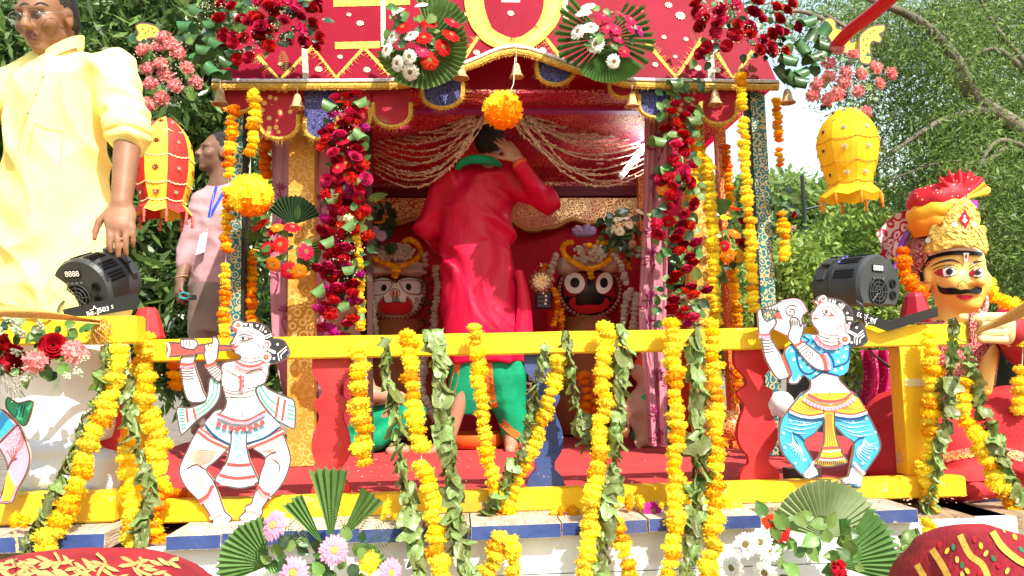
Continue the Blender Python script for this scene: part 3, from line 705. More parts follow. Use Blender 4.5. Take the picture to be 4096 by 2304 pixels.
def carnation(c):
    if c not in CARN: CARN[c] = pom(hash_(c), 150, .22, .75, FL_COL(c), .7, .28, -.45)
    return CARN[c]
def hash_(s): return sum(ord(q)*(i+3) for i, q in enumerate(s))
COLS = {'red': ((.52, .008, .014), (.4, .005, .012)), 'crimson': ((.42, .005, .022), (.28, .004, .014)), 'pink': ((.6, .02, .1), (.48, .012, .07)), 'magenta': ((.5, .015, .22), (.4, .012, .16)),
        'blush': ((.78, .3, .3), (.7, .2, .21)), 'white': ((.82, .8, .74), (.72, .68, .58)), 'cream': ((.82, .76, .56), (.75, .66, .42)), 'orange': ((.85, .25, .012), (.75, .15, .01)),
        'yellow': ((.9, .6, .03), (.85, .45, .01)), 'lilac': ((.55, .42, .65), (.45, .3, .55)), 'palepink': ((.78, .36, .5), (.72, .26, .42)), 'scarlet': ((.55, .012, .008), (.45, .008, .008))}
def FL_COL(c): return mat_leaf('petal_'+c, COLS[c][0], COLS[c][1], .1, .6, .2)
CENT = mat('flower_centre', (.06, .03, .015), .9, (.3, .22, .06), 60)
CENTY = mat('flower_centre_pale', (.6, .45, .08), .9, (.3, .2, .05), 60)
GER = {}
def gerbera(c, seed=0):
    key = (c, seed % 2)
    if key in GER: return GER[key]
    rg = random.Random(hash_(c)+seed); mb = MB()
    for ring, (n, r, z, w) in enumerate(((22, 1., .02, .13), (20, .86, .1, .12), (16, .55, .17, .09))):
        for i in range(n):
            a = 2*math.pi*(i+.5*ring)/n+rg.uniform(-.06, .06); rr = r*rg.uniform(.9, 1.06); u = Vector((math.cos(a), math.sin(a), 0)); v = Vector((-math.sin(a), math.cos(a), 0)); zz_ = z+rg.uniform(-.04, .05); Z = Vector((0, 0, 1))
            q = [u*.16-v*w*.4+Z*.06, u*.16+v*w*.4+Z*.06, u*rr*.55+v*w+Z*(zz_+.05), u*rr*.55-v*w+Z*(zz_+.05), u*rr*.88+v*w*.75+Z*zz_, u*rr*.88-v*w*.75+Z*zz_, u*rr+Z*(zz_-.05)]
            mb.add(q, [(0, 1, 2, 3), (3, 2, 4, 5), (5, 4, 6)], 0)
    mb.lathe([(.24, .08), (.27, .16), (.22, .22), (.1, .21), (.02, .18)], (0, 0, 0), 12, 1)
    mb.lathe([(.05, -.8), (.05, .05)], (0, 0, 0), 6, 2)
    GER[key] = raw('gerbera', mb, [FL_COL(c), CENT if c in ('white', 'pink', 'red', 'crimson', 'magenta', 'scarlet') else CENTY, STEM], True); return GER[key]
STEM = mat_leaf('stem_green', (.1, .2, .04), (.08, .15, .03), .15)
ROSE = {}
def rose(c, seed=0):
    if c in ROSE: return ROSE[c]
    rg = random.Random(hash_(c)); mb = MB(); n = 0
    for ring, (k, r0, r1, z0, z1, wa) in enumerate(((3, .12, .16, .1, .92, 1.5), (4, .22, .32, .0, .95, 1.15), (5, .34, .55, -.1, .9, .9), (5, .45, .8, -.2, .72, .85), (6, .5, 1.02, -.25, .45, .75))):
        for i in range(k):
            a0 = 2*math.pi*i/k+ring*.7+rg.uniform(-.1, .1)
            def fn(u, v, a0=a0, r0=r0, r1=r1, z0=z0, z1=z1, wa=wa):
                a = a0+(u-.5)*2*wa; t = v; r = r0+(r1-r0)*t**1.3; curl = .12*max(0, t-.7)/.3
                edge = 1-.28*(abs(u-.5)*2)**2.2*t
                z_ = z0+(z1-z0)*t*edge-curl*.6
                return ((r+curl)*math.cos(a), (r+curl)*math.sin(a), z_)
            mb.grid(fn, 6, 4)
    mb.lathe([(.1, -.9), (.1, -.35), (.42, -.25), (.45, -.1), (.02, .0)], (0, 0, 0), 8, 1)
    ROSE[c] = raw('rose', mb, [FL_COL(c), STEM], True); return ROSE[c]
def leaf_mesh(seed, wide=.42, curl=.25, crumple=0., n=6):
    rg = random.Random(seed); mb = MB(); ph = rg.uniform(0, 9)
    def fn(u, v):
        y = u; w = wide*math.sin(math.pi*min(1, u**.8))**.8*(1-.25*u)
        x = (v-.5)*2*w; z_ = -curl*u*u+.14*abs(v-.5)*2*wide
        if crumple: q = noise.noise_vector((x*3+ph, y*3, ph))*crumple; return (x+q.x, y+q.y, z_+q.z*1.4)
        return (x, y, z_+.03*math.sin(u*9+ph)*abs(v-.5))
    mb.grid(fn, n, 4); return mb
G1 = mat_leaf('leaf_green', (.07, .17, .03), (.045, .12, .02), .3, .4, .25)
G2 = mat_leaf('leaf_dark', (.022, .075, .02), (.015, .05, .015), .3, .35, .15)
G3 = mat_leaf('leaf_light', (.17, .29, .06), (.12, .22, .045), .25, .45, .35)
G4 = mat_leaf('leaf_wilted', (.24, .3, .09), (.12, .16, .04), .45, .42, .25)
PALM = mat_leaf('palm_leaf', (.16, .29, .09), (.1, .21, .05), .2, .4, .3)
LEAF = {'g': [raw('leaf', leaf_mesh(i), G1) for i in range(3)], 'd': [raw('leaf', leaf_mesh(i+5), G2) for i in range(3)], 'l': [raw('leaf', leaf_mesh(i+8), G3) for i in range(3)]}
def fold_mesh(seed):
    """wilted broad leaf folded in half over the string"""
    rg = random.Random(seed); mb = MB(); ph = rg.uniform(0, 20)
    op = rg.uniform(.25, .6)
    def fn(u, v):
        t = (u-.5)*2; w = .62*(1-.25*abs(t)**2.5)
        x = (v-.5)*2*w; y = -abs(t)*.95+.4; z_ = (op*t)*(.5+.5*abs(t))
        q = noise.noise_vector((x*2.2+ph, y*2.2, t*1.3+ph))*.19+noise.noise_vector((x*5+ph, y*5, t*4))*.06
        return (x+q.x, y+q.y, z_+q.z*1.5)
    mb.grid(fn, 10, 8); return raw('folded_leaf', mb, G4, True)
FOLD = [fold_mesh(i) for i in range(14)]
def loop_mesh():
    """glossy strap leaf bent round into a loop"""
    mb = MB(); mb.grid(lambda u, v: (.62*(v-.5)*2*(1-.55*u*u), .5*math.cos(-.9+u*3.7)*(1-.15*u), .5*math.sin(-.9+u*3.7)*(1-.1*u)+.1*abs(v-.5)), 14, 4); return mb
LOOPM = raw('looped_leaf', loop_mesh(), mat_leaf('strap_leaf', (.06, .15, .045), (.035, .1, .028), .3, .3, .15))
LOOPL = raw('looped_leaf', loop_mesh(), mat_leaf('strap_leaf_light', (.16, .27, .09), (.1, .2, .06), .2, .3, .2))
def fern_mesh(seed):
    mb = MB(); n = 12
    for i in range(n):
        t = (i+1)/n; y = t; l = .27*math.sin(math.pi*min(.98, t*.85+.12)); zc = -.2*t*t
        for s in (-1, 1): mb.add([(0, y, zc), (s*l*.5, y+.05, zc+.02), (s*l, y+.08, zc-.02), (s*l*.5, y+.012, zc)], [(0, 1, 2, 3)])
    mb.tube([(0, 0, 0), (0, .5, -.05), (0, 1, -.2)], [.015, .01, .004], 4); return raw('fern', mb, G3 if seed else G1)
FERN = [fern_mesh(0), fern_mesh(1)]
def palm_fan(name, cx, cy, r, a0, a1, n, b, parent, m=None, tilt=.15, cut_=.0, depth=.05, r_in=.1):
    """pleated palm leaf trimmed to a fan; angles in degrees, 0 = image right, 90 = up"""
    mb = MB(); c = P(cx, cy, b); s = K(b); k = 2*n
    for i in range(k+1):
        a = math.radians(a0+(a1-a0)*i/k); rr = r*(1+(-.05 if i % 2 else 0)*1+rj(.02)); 
        if cut_ and random.random() < cut_: rr *= random.uniform(.8, .95)
        pl = (.016 if i % 2 else -.016)
        for q, t in enumerate((r_in, .5, 1.)):
            mb.v.append(tuple(c+Vector((math.cos(a)*rr*t*s, -tilt*rr*t*s*(.3+.7*t)+pl*t*(r*s/.16)*.55, math.sin(a)*rr*t*s))))
    for i in range(k):
        for q in range(2): mb.f.append((i*3+q, (i+1)*3+q, (i+1)*3+q+1, i*3+q+1)); mb.m.append(0)
    return mb.build(name, m or PALM, parent, fixn=False)
TUBE_M = None
def tuberose(seed=0):
    global TUBE_M
    if TUBE_M: return TUBE_M
    mb = MB()
    for i in range(14):
        a = i*2.4; z_ = i*.07; r = .22-.008*i; u = Vector((math.cos(a), math.sin(a), 0))
        mb.tube([u*.03+Vector((0, 0, z_)), u*r+Vector((0, 0, z_+.16)), u*(r+.02)+Vector((0, 0, z_+.3))], [.03, .075, .03], 6)
    TUBE_M = raw('tuberose', mb, mat_leaf('tuberose_bud', (.6, .66, .42), (.75, .76, .6), .1, .5, .3)); return TUBE_M
GYP = mat_leaf('gypsophila', (.6, .54, .42), (.48, .42, .3), .1, .8, .3)
def baby_breath(parent, cx, cy, rx, ry, b, n=120):
    mb = MB(); s = K(b)
    for _ in range(n//2):
        a, q = random.uniform(0, 6.28), math.sqrt(random.random()); p = P(cx+rx*q*math.cos(a), cy+ry*q*math.sin(a), b-random.uniform(0, .05)); r = random.uniform(1.8, 3.4)*s
        d = Vector((rj(.5), -1, rj(.5))).normalized(); R = frame(d, rj(3))
        mb.add([p+R@Vector((r*math.cos(k*1.2566), r*math.sin(k*1.2566), 0)) for k in range(5)], [(0, 1, 2, 3, 4)])
        if random.random() < .3: mb.tube([p, p+Vector((rj(.02), .03, -.03))], .0006, 3, 1, cap=False)
    return mb.build('baby_breath', [GYP, STEM], parent, fixn=False, kind='stuff')

def fdir(cx, cy, x, y, spread):
    """flowers splay outward from the bunch's centre, towards the viewer"""
    return Vector(((x-cx)/max(spread, 1)*.8+rj(.25), -1, -(y-cy)/max(spread, 1)*.8+.25+rj(.25)))
def bouquet(name, label, cat, ctr, b, flowers, leaves=(), loops=(), ferns=(), breath=(), scale_depth=.06, group=None):
    """flowers: (kind, colour, x, y, r_px); leaves: (x, y, len_px, angle_deg, tone)"""
    t = thing(name, label, cat, P(ctr[0], ctr[1], b), group)
    xs = [f[2] for f in flowers] or [ctr[0]]; sp = max(60, (max(xs)-min(xs))/2)
    for kind, c, x, y, r in flowers:
        dp = b-scale_depth*random.uniform(.3, 1); p = P(x, y, dp); d = fdir(ctr[0], ctr[1], x, y, sp); s = r*K(dp)
        me = gerbera(c, random.randint(0, 1)) if kind == 'g' else rose(c) if kind == 'r' else carnation(c) if kind == 'c' else random.choice(POM[c]) if kind == 'm' else tuberose()
        link({'g': 'gerbera', 'r': 'rose', 'c': 'carnation', 'm': 'marigold', 't': 'tuberose'}[kind], me, t, xf(p, d, s*(1.6 if kind == 't' else 1)))
    for x, y, l, a, tone in leaves:
        ar = math.radians(a); dp = b-scale_depth*random.uniform(.1, .7); p = P(x, y, dp)
        Y = Vector((math.cos(ar), rj(.3)-.15, math.sin(ar))).normalized(); Zn = Vector((rj(.5), -1, .3+rj(.5))); X = Y.cross(Zn).normalized(); Zn = X.cross(Y)
        R = Matrix((X, Y, Zn)).transposed().to_4x4(); s = l*K(dp)
        link('leaf', random.choice(LEAF[tone]), t, Matrix.Translation(p) @ R @ Matrix.Diagonal((s, s, s, 1)))
    for x, y, l, a, lt in loops:
        ar = math.radians(a); dp = b-scale_depth*random.uniform(.4, .9); p = P(x, y, dp); X = Vector((math.cos(ar), rj(.2), math.sin(ar))).normalized(); Zn = Vector((rj(.2), -.8, .6+rj(.2))); Yv = Zn.cross(X).normalized(); Zn = X.cross(Yv)
        link('looped_leaf', LOOPL if lt else LOOPM, t, Matrix.Translation(p) @ Matrix((X, Yv, Zn)).transposed().to_4x4() @ Matrix.Diagonal((l*K(dp)*1.1,)*3+(1,)))
    for x, y, l, a in ferns:
        ar = math.radians(a); dp = b-scale_depth*random.uniform(.2, .8); p = P(x, y, dp); Y = Vector((math.cos(ar), rj(.2)-.2, math.sin(ar))).normalized(); Zn = Vector((rj(.3), -1, .2)); X = Y.cross(Zn).normalized(); Zn = X.cross(Y); s = l*K(dp)
        link('fern', random.choice(FERN), t, Matrix.Translation(p) @ Matrix((X, Y, Zn)).transposed().to_4x4() @ Matrix.Diagonal((s, s, s, 1)))
    for q in breath: baby_breath(t, q[0], q[1], q[2], q[3], b-scale_depth*.6, q[4] if len(q) > 4 else 120)
    return t
def rleaves(n, x0, x1, y0, y1, l=(28, 50), tones='gdl'):
    return [(random.uniform(x0, x1), random.uniform(y0, y1), random.uniform(*l), random.uniform(0, 360), random.choice(tones)) for _ in range(n)]
def z2(pts, x0, y0, k=1.887): return [(x0+x/k, y0+y/k) for x, y in pts]

# ------------------------------------------------------------------ garlands
def marigold_garland(label, pieces, w, b, c='y', group='marigold garlands', step=.43, cat='garland', b1=None):
    """strings of flower heads; pieces = list of pixel paths from top to bottom"""
    p0 = pieces[0][0]; t = thing('marigold_garland', label, cat, P(p0[0], p0[1], b), group)
    b1 = b if b1 is None else b1; ytot = pieces[-1][-1][1]-p0[1] or 1; lines = []
    for pc in pieces:
        sp = smooth_path(pc, 5); L = sum(math.dist(a, q) for a, q in zip(sp, sp[1:])); n = max(2, int(L/(w*step)))
        pts = []
        for i in range(n+1):
            x, y = interp(sp, i/n); bb_ = b+(b1-b)*(y-p0[1])/ytot; pts.append(P(x, y, bb_))
        for i, p in enumerate(pts):
            tg = pts[min(i+1, n)]-pts[max(i-1, 0)]; d = tg.normalized()+Vector((rj(.35), rj(.35), rj(.35)))
            s = w/2*K(b)*random.uniform(.8, 1.24); p = p+Vector((rj(.1), rj(.08), rj(.06)))*s*2
            cc = random.choice(c); link('marigold', random.choice(POM[cc]), t, xf(p, d, (s, s, s*random.uniform(.85, 1.1))))
        lines += pts
    mb = MB(); mb.tube(lines, .0012, 4); mb.build('string', STRING, t)
    return t
def leaf_garland(label, path, w, b, group='wilted leaf garlands', step=.42, b1=None):
    t = thing('leaf_garland', label, 'garland', P(path[0][0], path[0][1], b), group); sp = smooth_path(path, 5)
    L = sum(math.dist(a, q) for a, q in zip(sp, sp[1:])); n = max(2, int(L/(w*step))); b1 = b if b1 is None else b1; pts = []
    for i in range(n+1):
        x, y = interp(sp, i/n); p = P(x, y, b+(b1-b)*i/n); pts.append(p)
        s = w*K(b)*random.uniform(.55, 1.12); a = math.atan2(sp[-1][0]-sp[0][0], sp[-1][1]-sp[0][1])
        R = Matrix.Rotation(a*.6+rj(.5), 3, 'Y') @ Matrix.Rotation(random.choice((0, math.pi, 1.57, -1.57))*.5+rj(.8), 3, 'Z') @ Matrix.Rotation(math.pi/2+rj(.35), 3, 'X')
        q = .35 if random.random() < .3 else 1
        link('folded_leaf', random.choice(FOLD), t, Matrix.Translation(p+Vector((rj(.1), rj(.12), 0))*s) @ R.to_4x4() @ Matrix.Diagonal((s*random.uniform(.6, 1.05)*(q+.25 if q < 1 else 1), s, s*.9, 1)))
    mb = MB(); mb.tube(pts, .001, 4); mb.build('string', STRING, t); return t
gf = 'marigold garlands hung on the front railing'
M_ = lambda lb, pcs, w=76, b=2.59, c='yyyya', g=gf, **k: marigold_garland(lb, pcs, w, b, c, g, **k)
L_ = lambda lb, path, w=82, b=2.575, **k: leaf_garland(lb, path, w, b, **k)
M_('thick yellow marigold garland slanting down left from the railing corner to the left plank end', [[(470, 1400), (455, 1520), (430, 1620), (385, 1720), (340, 1830), (300, 1950), (245, 2060), (175, 2190)]], 84, 2.45, b1=2.30)
L_('leaf garland slanting down left beside the corner marigold garland to the blue planks', [(432, 1400), (405, 1560), (355, 1680), (312, 1790), (262, 1880), (228, 1960), (190, 2030), (135, 2120), (92, 2225)], 66, 2.44, b1=2.29)
M_('yellow marigold garland hanging from the corner post, topped by a big bunch on the rail', [[(580, 1350), (575, 1400)], [(560, 1440), (585, 1530), (570, 1620), (610, 1690), (640, 1780), (615, 1860), (640, 1925)]], 88)
M_('short orange marigold garland lying over the left end of the base beam', [[(650, 1950), (620, 2050), (610, 2120)], [(640, 2170), (655, 2235)]], 74, 2.55, 'ao')
M_('orange marigold garland lying on the carpet behind the flute player', [[(655, 1955), (700, 1975), (760, 1985)]], 46, 2.74, 'oo')
M_('yellow marigold garland down the corner post to the white boards', [[(520, 1740), (500, 1840), (528, 1930), (532, 2030), (532, 2120), (548, 2240)]], 72, 2.56, b1=2.34)
L_('leaf garland twisting down the corner post between two marigold garlands', [(495, 1400), (500, 1560), (515, 1650), (535, 1740), (562, 1820), (590, 1900), (612, 1970), (575, 2080), (560, 2170)], 72, 2.5, b1=2.34)
M_('short marigold garland beside the left red baluster that ends above the carpet', [[(1432, 1395), (1440, 1500), (1432, 1620), (1452, 1700), (1448, 1780), (1466, 1852)]], 80)
L_('leaf garland nearest the left red baluster, hanging past the blue planks', [(1540, 1368), (1545, 1480), (1572, 1600), (1590, 1750), (1612, 1880), (1640, 2030), (1660, 2180), (1682, 2300)], 78, b1=2.325)
M_('marigold garland in three pieces left of the standing priest', [[(1632, 1338), (1640, 1450), (1652, 1545)], [(1655, 1585), (1662, 1680), (1682, 1785)], [(1690, 1860), (1718, 1980), (1740, 2080), (1752, 2150)], [(1748, 2205), (1772, 2320)]], 74, b1=2.34)
L_('leaf garland hanging in front of the left leg of the standing priest', [(1735, 1345), (1750, 1450), (1770, 1530), (1778, 1700), (1800, 1870), (1820, 2000), (1832, 2120), (1862, 2230), (1890, 2320)], 84, b1=2.325)
M_('marigold garland down the middle of the priest, left arm of the V', [[(1900, 1312), (1904, 1370)], [(1905, 1420), (1918, 1540), (1930, 1640), (1940, 1760), (1950, 1850), (1972, 1920), (2004, 2000)]], 66)
M_('marigold garland slanting down from the right, right arm of the V', [[(2235, 1440), (2215, 1530), (2180, 1640), (2140, 1750), (2100, 1850), (2058, 1950), (2015, 2050), (2005, 2100)]], 72)
M_('marigold tail under the point of the V, its left string', [[(2000, 2150), (1965, 2250), (1948, 2330)]], 76, 2.385); M_('marigold tail under the point of the V, its right string', [[(2050, 2160), (2058, 2330)]], 62, 2.38)
L_('leaf garland along the left edge of the slanting marigold garland', [(2180, 1390), (2150, 1500), (2130, 1620), (2110, 1720), (2080, 1830), (2050, 1880), (1985, 1990), (1925, 2075)], 66)
L_('leaf garland hanging between the V and the navy baluster', [(2258, 1345), (2282, 1450), (2300, 1600), (2332, 1680), (2355, 1790)], 66)
M_('long marigold garland from the rail under the black-faced idol to the white boards', [[(2422, 1310), (2425, 1420), (2402, 1500), (2420, 1600), (2405, 1700), (2400, 1780), (2390, 1880), (2370, 1990), (2360, 2080), (2350, 2180), (2330, 2320)]], 72, b1=2.325)
L_('leaf garland twisted to the right of the black-faced idol marigold garland', [(2482, 1320), (2492, 1440), (2482, 1560), (2470, 1690), (2460, 1800), (2452, 1900), (2432, 2030), (2412, 2150), (2388, 2310)], 80, b1=2.325)
M_('marigold garland tail hanging over the white boards right of the leaf garland', [[(2470, 2080), (2490, 2190), (2525, 2320)]], 74, 2.385)
M_('long straight marigold garland in front of the right mauve curtain', [[(2690, 1290), (2690, 1400), (2700, 1500), (2702, 1600), (2706, 1750), (2702, 1850), (2700, 1950)], [(2702, 1990), (2700, 2080), (2690, 2180), (2668, 2320)]], 72, b1=2.325)
L_('leaf garland between two straight marigold garlands right of the curtain', [(2790, 1305), (2780, 1420), (2780, 1540), (2790, 1680), (2792, 1800), (2790, 1900), (2790, 2040), (2770, 2160), (2738, 2310)], 84, b1=2.325)
M_('long straight marigold garland right of the leaf garland, rightmost of the middle group', [[(2848, 1295), (2850, 1420), (2860, 1540), (2868, 1680), (2862, 1800), (2860, 1900)], [(2860, 1940), (2862, 2030), (2850, 2150), (2828, 2320)]], 76, b1=2.325)
M_('marigold garland down the right yellow post', [[(3722, 1335), (3730, 1450), (3730, 1600), (3720, 1700), (3730, 1800), (3712, 1900), (3718, 2040)]], 82, 2.60)
M_('marigold garland tail on the white corner below the right post', [[(3722, 2100), (3692, 2200), (3680, 2320)]], 72, 2.40)
L_('leaf garland down the right yellow post', [(3810, 1290), (3810, 1400), (3800, 1500), (3800, 1600), (3770, 1720), (3750, 1850), (3735, 1950), (3700, 2070)], 70, 2.57)
M_('marigold garland slanting away right over the statue lap', [[(3850, 1530), (3850, 1640), (3900, 1740), (3940, 1830), (3990, 1920), (4040, 2010), (4085, 2090)]], 72, 2.6)
L_('leaf garland slanting away right over the statue lap', [(3868, 1400), (3890, 1500), (3912, 1610), (3968, 1720), (3992, 1800), (4040, 1920), (4095, 2010)], 66, 2.59)
L_('short leaf garland beside the fan palm at the foot of the right post', [(3662, 2130), (3612, 2220), (3590, 2310)], 66, 2.40)
M_('orange marigold end under the rail left of the flute player', [[(690, 1462), (700, 1540)]], 66, 2.78, 'ao', step=.4)
for i, (pts, lb) in enumerate([([(1540, 2075), (1600, 2085)], 'yellow marigold heads lying at the foot of the base beam by the palm leaf'), ([(2215, 2045), (2330, 2060)], 'yellow marigold heads lying on the planks under the navy baluster'), ([(2520, 2010), (2640, 2030)], 'yellow marigold heads lying on the planks left of the pink flower'), ([(2890, 2030), (2960, 2040)], 'loose marigold heads on the planks right of the straight garlands'), ([(60, 2085), (150, 2100)], 'marigold and petal heap on the left plank end')]):
    M_(lb, [pts], 62, 2.55 if i < 4 else 2.36, 'ya', 'loose marigolds on the planks', step=.6)
# garlands hung from the roof
gh = 'marigold garlands hung from the roof'
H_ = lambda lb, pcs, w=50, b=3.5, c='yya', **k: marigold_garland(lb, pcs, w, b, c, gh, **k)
H_('marigold string hanging from the eave above the left marigold ball', [[(1017, 372), (1014, 480), (1004, 612)]], 56, 3.42)
H_('long marigold string in front of the left teal pillar', [[(935, 430), (920, 560), (915, 700)], [(915, 760), (908, 860), (905, 1000)], [(902, 1060), (900, 1200), (896, 1345)]], 48, 3.45, 'aoy')
H_('orange marigold string below the left red gerbera bunch', [[(1012, 1010), (1005, 1140), (1003, 1290)]], 48, 3.66, 'ao')
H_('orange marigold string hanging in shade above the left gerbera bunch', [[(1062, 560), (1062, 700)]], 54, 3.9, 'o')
H_('long marigold string from the right end of the eave', [[(2962, 310), (2965, 370), (2970, 432)], [(2972, 480), (2985, 700), (2998, 900), (3014, 1240)]], 52, 3.42, 'yya')
H_('thin marigold string at the outer right corner of the roof', [[(3108, 400), (3115, 560)], [(3117, 600), (3118, 660)]], 40, 3.5, 'ao')
H_('short marigold string hanging low beyond the right teal pillar', [[(3128, 855), (3138, 940), (3136, 1035)]], 50, 3.55, 'ya')
H_('long marigold string in front of the right gold pillar', [[(2834, 640), (2842, 800), (2850, 1000), (2860, 1290)]], 56, 3.6, 'y')
H_('broad marigold cluster beside the right floral column', [[(2782, 600), (2790, 680), (2792, 780)]], 82, 3.66, 'ya')
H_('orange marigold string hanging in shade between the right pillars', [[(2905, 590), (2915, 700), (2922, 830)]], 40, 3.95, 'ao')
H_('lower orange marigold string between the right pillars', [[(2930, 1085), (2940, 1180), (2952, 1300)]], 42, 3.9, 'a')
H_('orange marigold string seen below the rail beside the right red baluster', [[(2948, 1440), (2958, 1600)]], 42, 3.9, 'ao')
H_('thin marigold edging down the right side of the left floral column', [[(1425, 935), (1440, 1100), (1442, 1310)]], 38, 3.60, 'y')
def marigold_ball(label, cx, cy, r, b, seed, split, top):
    c = P(cx, cy, b); t = thing('marigold_ball', label, 'flower ball', c, 'hanging marigold balls'); s = r*K(b)
    me = pom(seed, 620, .085, .98, [MY, MO], .9, .1); mi = np.zeros(len(me.polygons), np.int32)
    for p in me.polygons:
        z_ = p.center.z*.9-p.center.x*.35
        mi[p.index] = 1 if z_ < split+.25*math.sin(p.center.x*9+p.center.y*7) else 0
    me.polygons.foreach_set('material_index', mi); link('florets', me, t, Matrix.Translation(c) @ Matrix.Scale(s, 4)); t.children[0]['kind'] = 'stuff'
    mb = MB(); mb.tube([c, P(top[0]-6, (cy+top[1])/2, b), P(top[0], top[1], b+.05)], .0018, 5); mb.build('string', STRING, t)
marigold_ball('orange and yellow marigold ball hanging in the middle before the priest', 2011, 440, 84, 3.40, 71, .2, (2060, 230))
marigold_ball('larger yellow marigold ball hanging at the left before the gold pillar', 1003, 782, 92, 3.40, 72, -.45, (1004, 620))
# tuberose strings swagged under the canopy
TUB = mat('tuberose_string', (.72, .62, .46), .8, (.45, .34, .24), 40, .1)
def swag(label, hub, ends, sag, b0, b1):
    t = thing('flower_string_swag', label, 'flower swag', P(hub[0], hub[1], b0), 'tuberose swags under the canopy')
    for i, (ex, ey, sg) in enumerate(ends):
        hb = (hub[0]+rj(40), hub[1]+rj(26)); pts = []
        for k in range(19):
            u = k/18; x = hb[0]+(ex-hb[0])*u; y = hb[1]+(ey-hb[1])*u+sg*4*u*(1-u)*(1.15-.3*u); pts.append(P(x, y, b0+(b1-b0)*u+rj(.01)))
        mb = MB(); mb.tube(pts, .0032, 5)
        for p, q in zip(pts, pts[1:]):
            for v in (0.2, .7):
                c = p.lerp(q, v); d = (q-p).normalized(); o = Vector((rj(1), rj(1), rj(1))).normalized()*.009
                mb.tube([c, c+d*.012+o*.8, c+d*.02+o*1.3], [.005, .006, .002], 4)
        mb.build('flower_string', TUB, t)
swag('pale tuberose strings fanned out left from the marigold ball', (1915, 470), [(1500+rj(8), 690-i*19, 150-i*9+rj(12)) for i in range(13)]+[(1530+i*27, 432, 40-i*2+rj(8)) for i in range(12)], 0, 3.95, 4.45)
swag('pale tuberose strings fanned out right from the marigold ball', (2085, 480), [(2580+rj(8), 690-i*19, 150-i*9+rj(12)) for i in range(13)]+[(2545-i*34, 432, 40-i*2+rj(8)) for i in range(12)], 0, 3.95, 4.45)
# ================================================================== bouquets
z1 = lambda pts: z2(pts, 0, 0); zb = lambda pts: z2(pts, 1024, 0); zc = lambda pts: z2(pts, 2048, 0); zd = lambda pts: z2(pts, 3072, 0)
yb, yc = (lambda pts: z2(pts, 1024, 768)), (lambda pts: z2(pts, 2048, 768))
F_ = lambda k, c, pts, r: [(k, c, x, y, r*random.uniform(.9, 1.1)) for x, y in pts]
# pink carnations, left and right ends of the eave
bouquet('carnation_bunch', 'spray of pale pink carnations above the red and yellow lantern', 'flower bunch', (640, 290), 3.3,
        F_('c', 'blush', z1([(1240, 285), (1300, 345), (1080, 380), (1345, 400), (1190, 360), (960, 480), (1210, 480), (1115, 515), (1410, 510), (1250, 570), (1140, 630), (1320, 650), (1475, 620), (1010, 610), (1220, 745), (1125, 795)]), 31),
        rleaves(34, 520, 780, 150, 420, (26, 52), 'gddl'), (), [(x, y, 70, random.uniform(0, 360)) for x, y in [(600, 180), (680, 150), (730, 330), (560, 260), (690, 400)]], [(640, 200, 110, 60, 160), (700, 330, 90, 90, 160)])
bouquet('carnation_bunch', 'spray of pale pink carnations above the orange lantern', 'flower bunch', (3400, 300), 3.3,
        F_('c', 'blush', zd([(530, 370), (640, 410), (460, 480), (590, 545), (700, 560), (815, 510), (930, 555), (460, 580), (840, 630), (570, 620), (370, 640), (340, 720), (450, 750), (520, 710), (735, 850), (680, 690)]), 30),
        rleaves(34, 3260, 3540, 210, 440, (26, 55), 'gddl'), (), [(x, y, 70, random.uniform(0, 360)) for x, y in [(3400, 230), (3480, 380), (3300, 330), (3440, 420)]], [(3400, 300, 120, 90, 200), (3440, 370, 70, 50, 100)])
# rose sprays with looped leaves on the roof corners
bouquet('rose_spray', 'dark red rose spray with looped green leaves on the left roof corner', 'flower bunch', (980, 140), 3.42,
        F_('r', 'crimson', z1([(1690, 260), (1760, 330), (1880, 440), (1790, 450), (1870, 170), (1920, 130), (1670, 40), (1640, 140), (1750, 50)])+zb([(40, 250), (130, 100), (210, 160), (240, 310), (100, 350), (430, 60), (10, 130), (60, 30), (330, 130)]), 24)
        + [('r', 'crimson', random.uniform(870, 1290), random.uniform(-20, 190), 26) for _ in range(22)] + F_('c', 'pink', zb([(280, 40), (340, 220), (20, 20), (170, 10)]), 30),
        rleaves(60, 880, 1290, 0, 210, (28, 58), 'gddl'),
        [(x, y, 58, random.uniform(-60, 60), 0) for x, y in [(745, 118), (785, 62), (832, 158), (772, 168), (815, 215), (862, 190), (905, 262), (845, 292), (792, 248), (880, 310), (930, 230), (735, 180), (850, 110)]],
        [(x, y, 90, random.uniform(180, 360)) for x, y in [(1010, 190), (1080, 210), (1130, 200), (1260, 60), (1150, 40)]], [(850, 60, 90, 60, 200), (1080, 60, 90, 60, 220), (990, 170, 60, 50, 120), (1120, 130, 60, 50, 120)], .12)
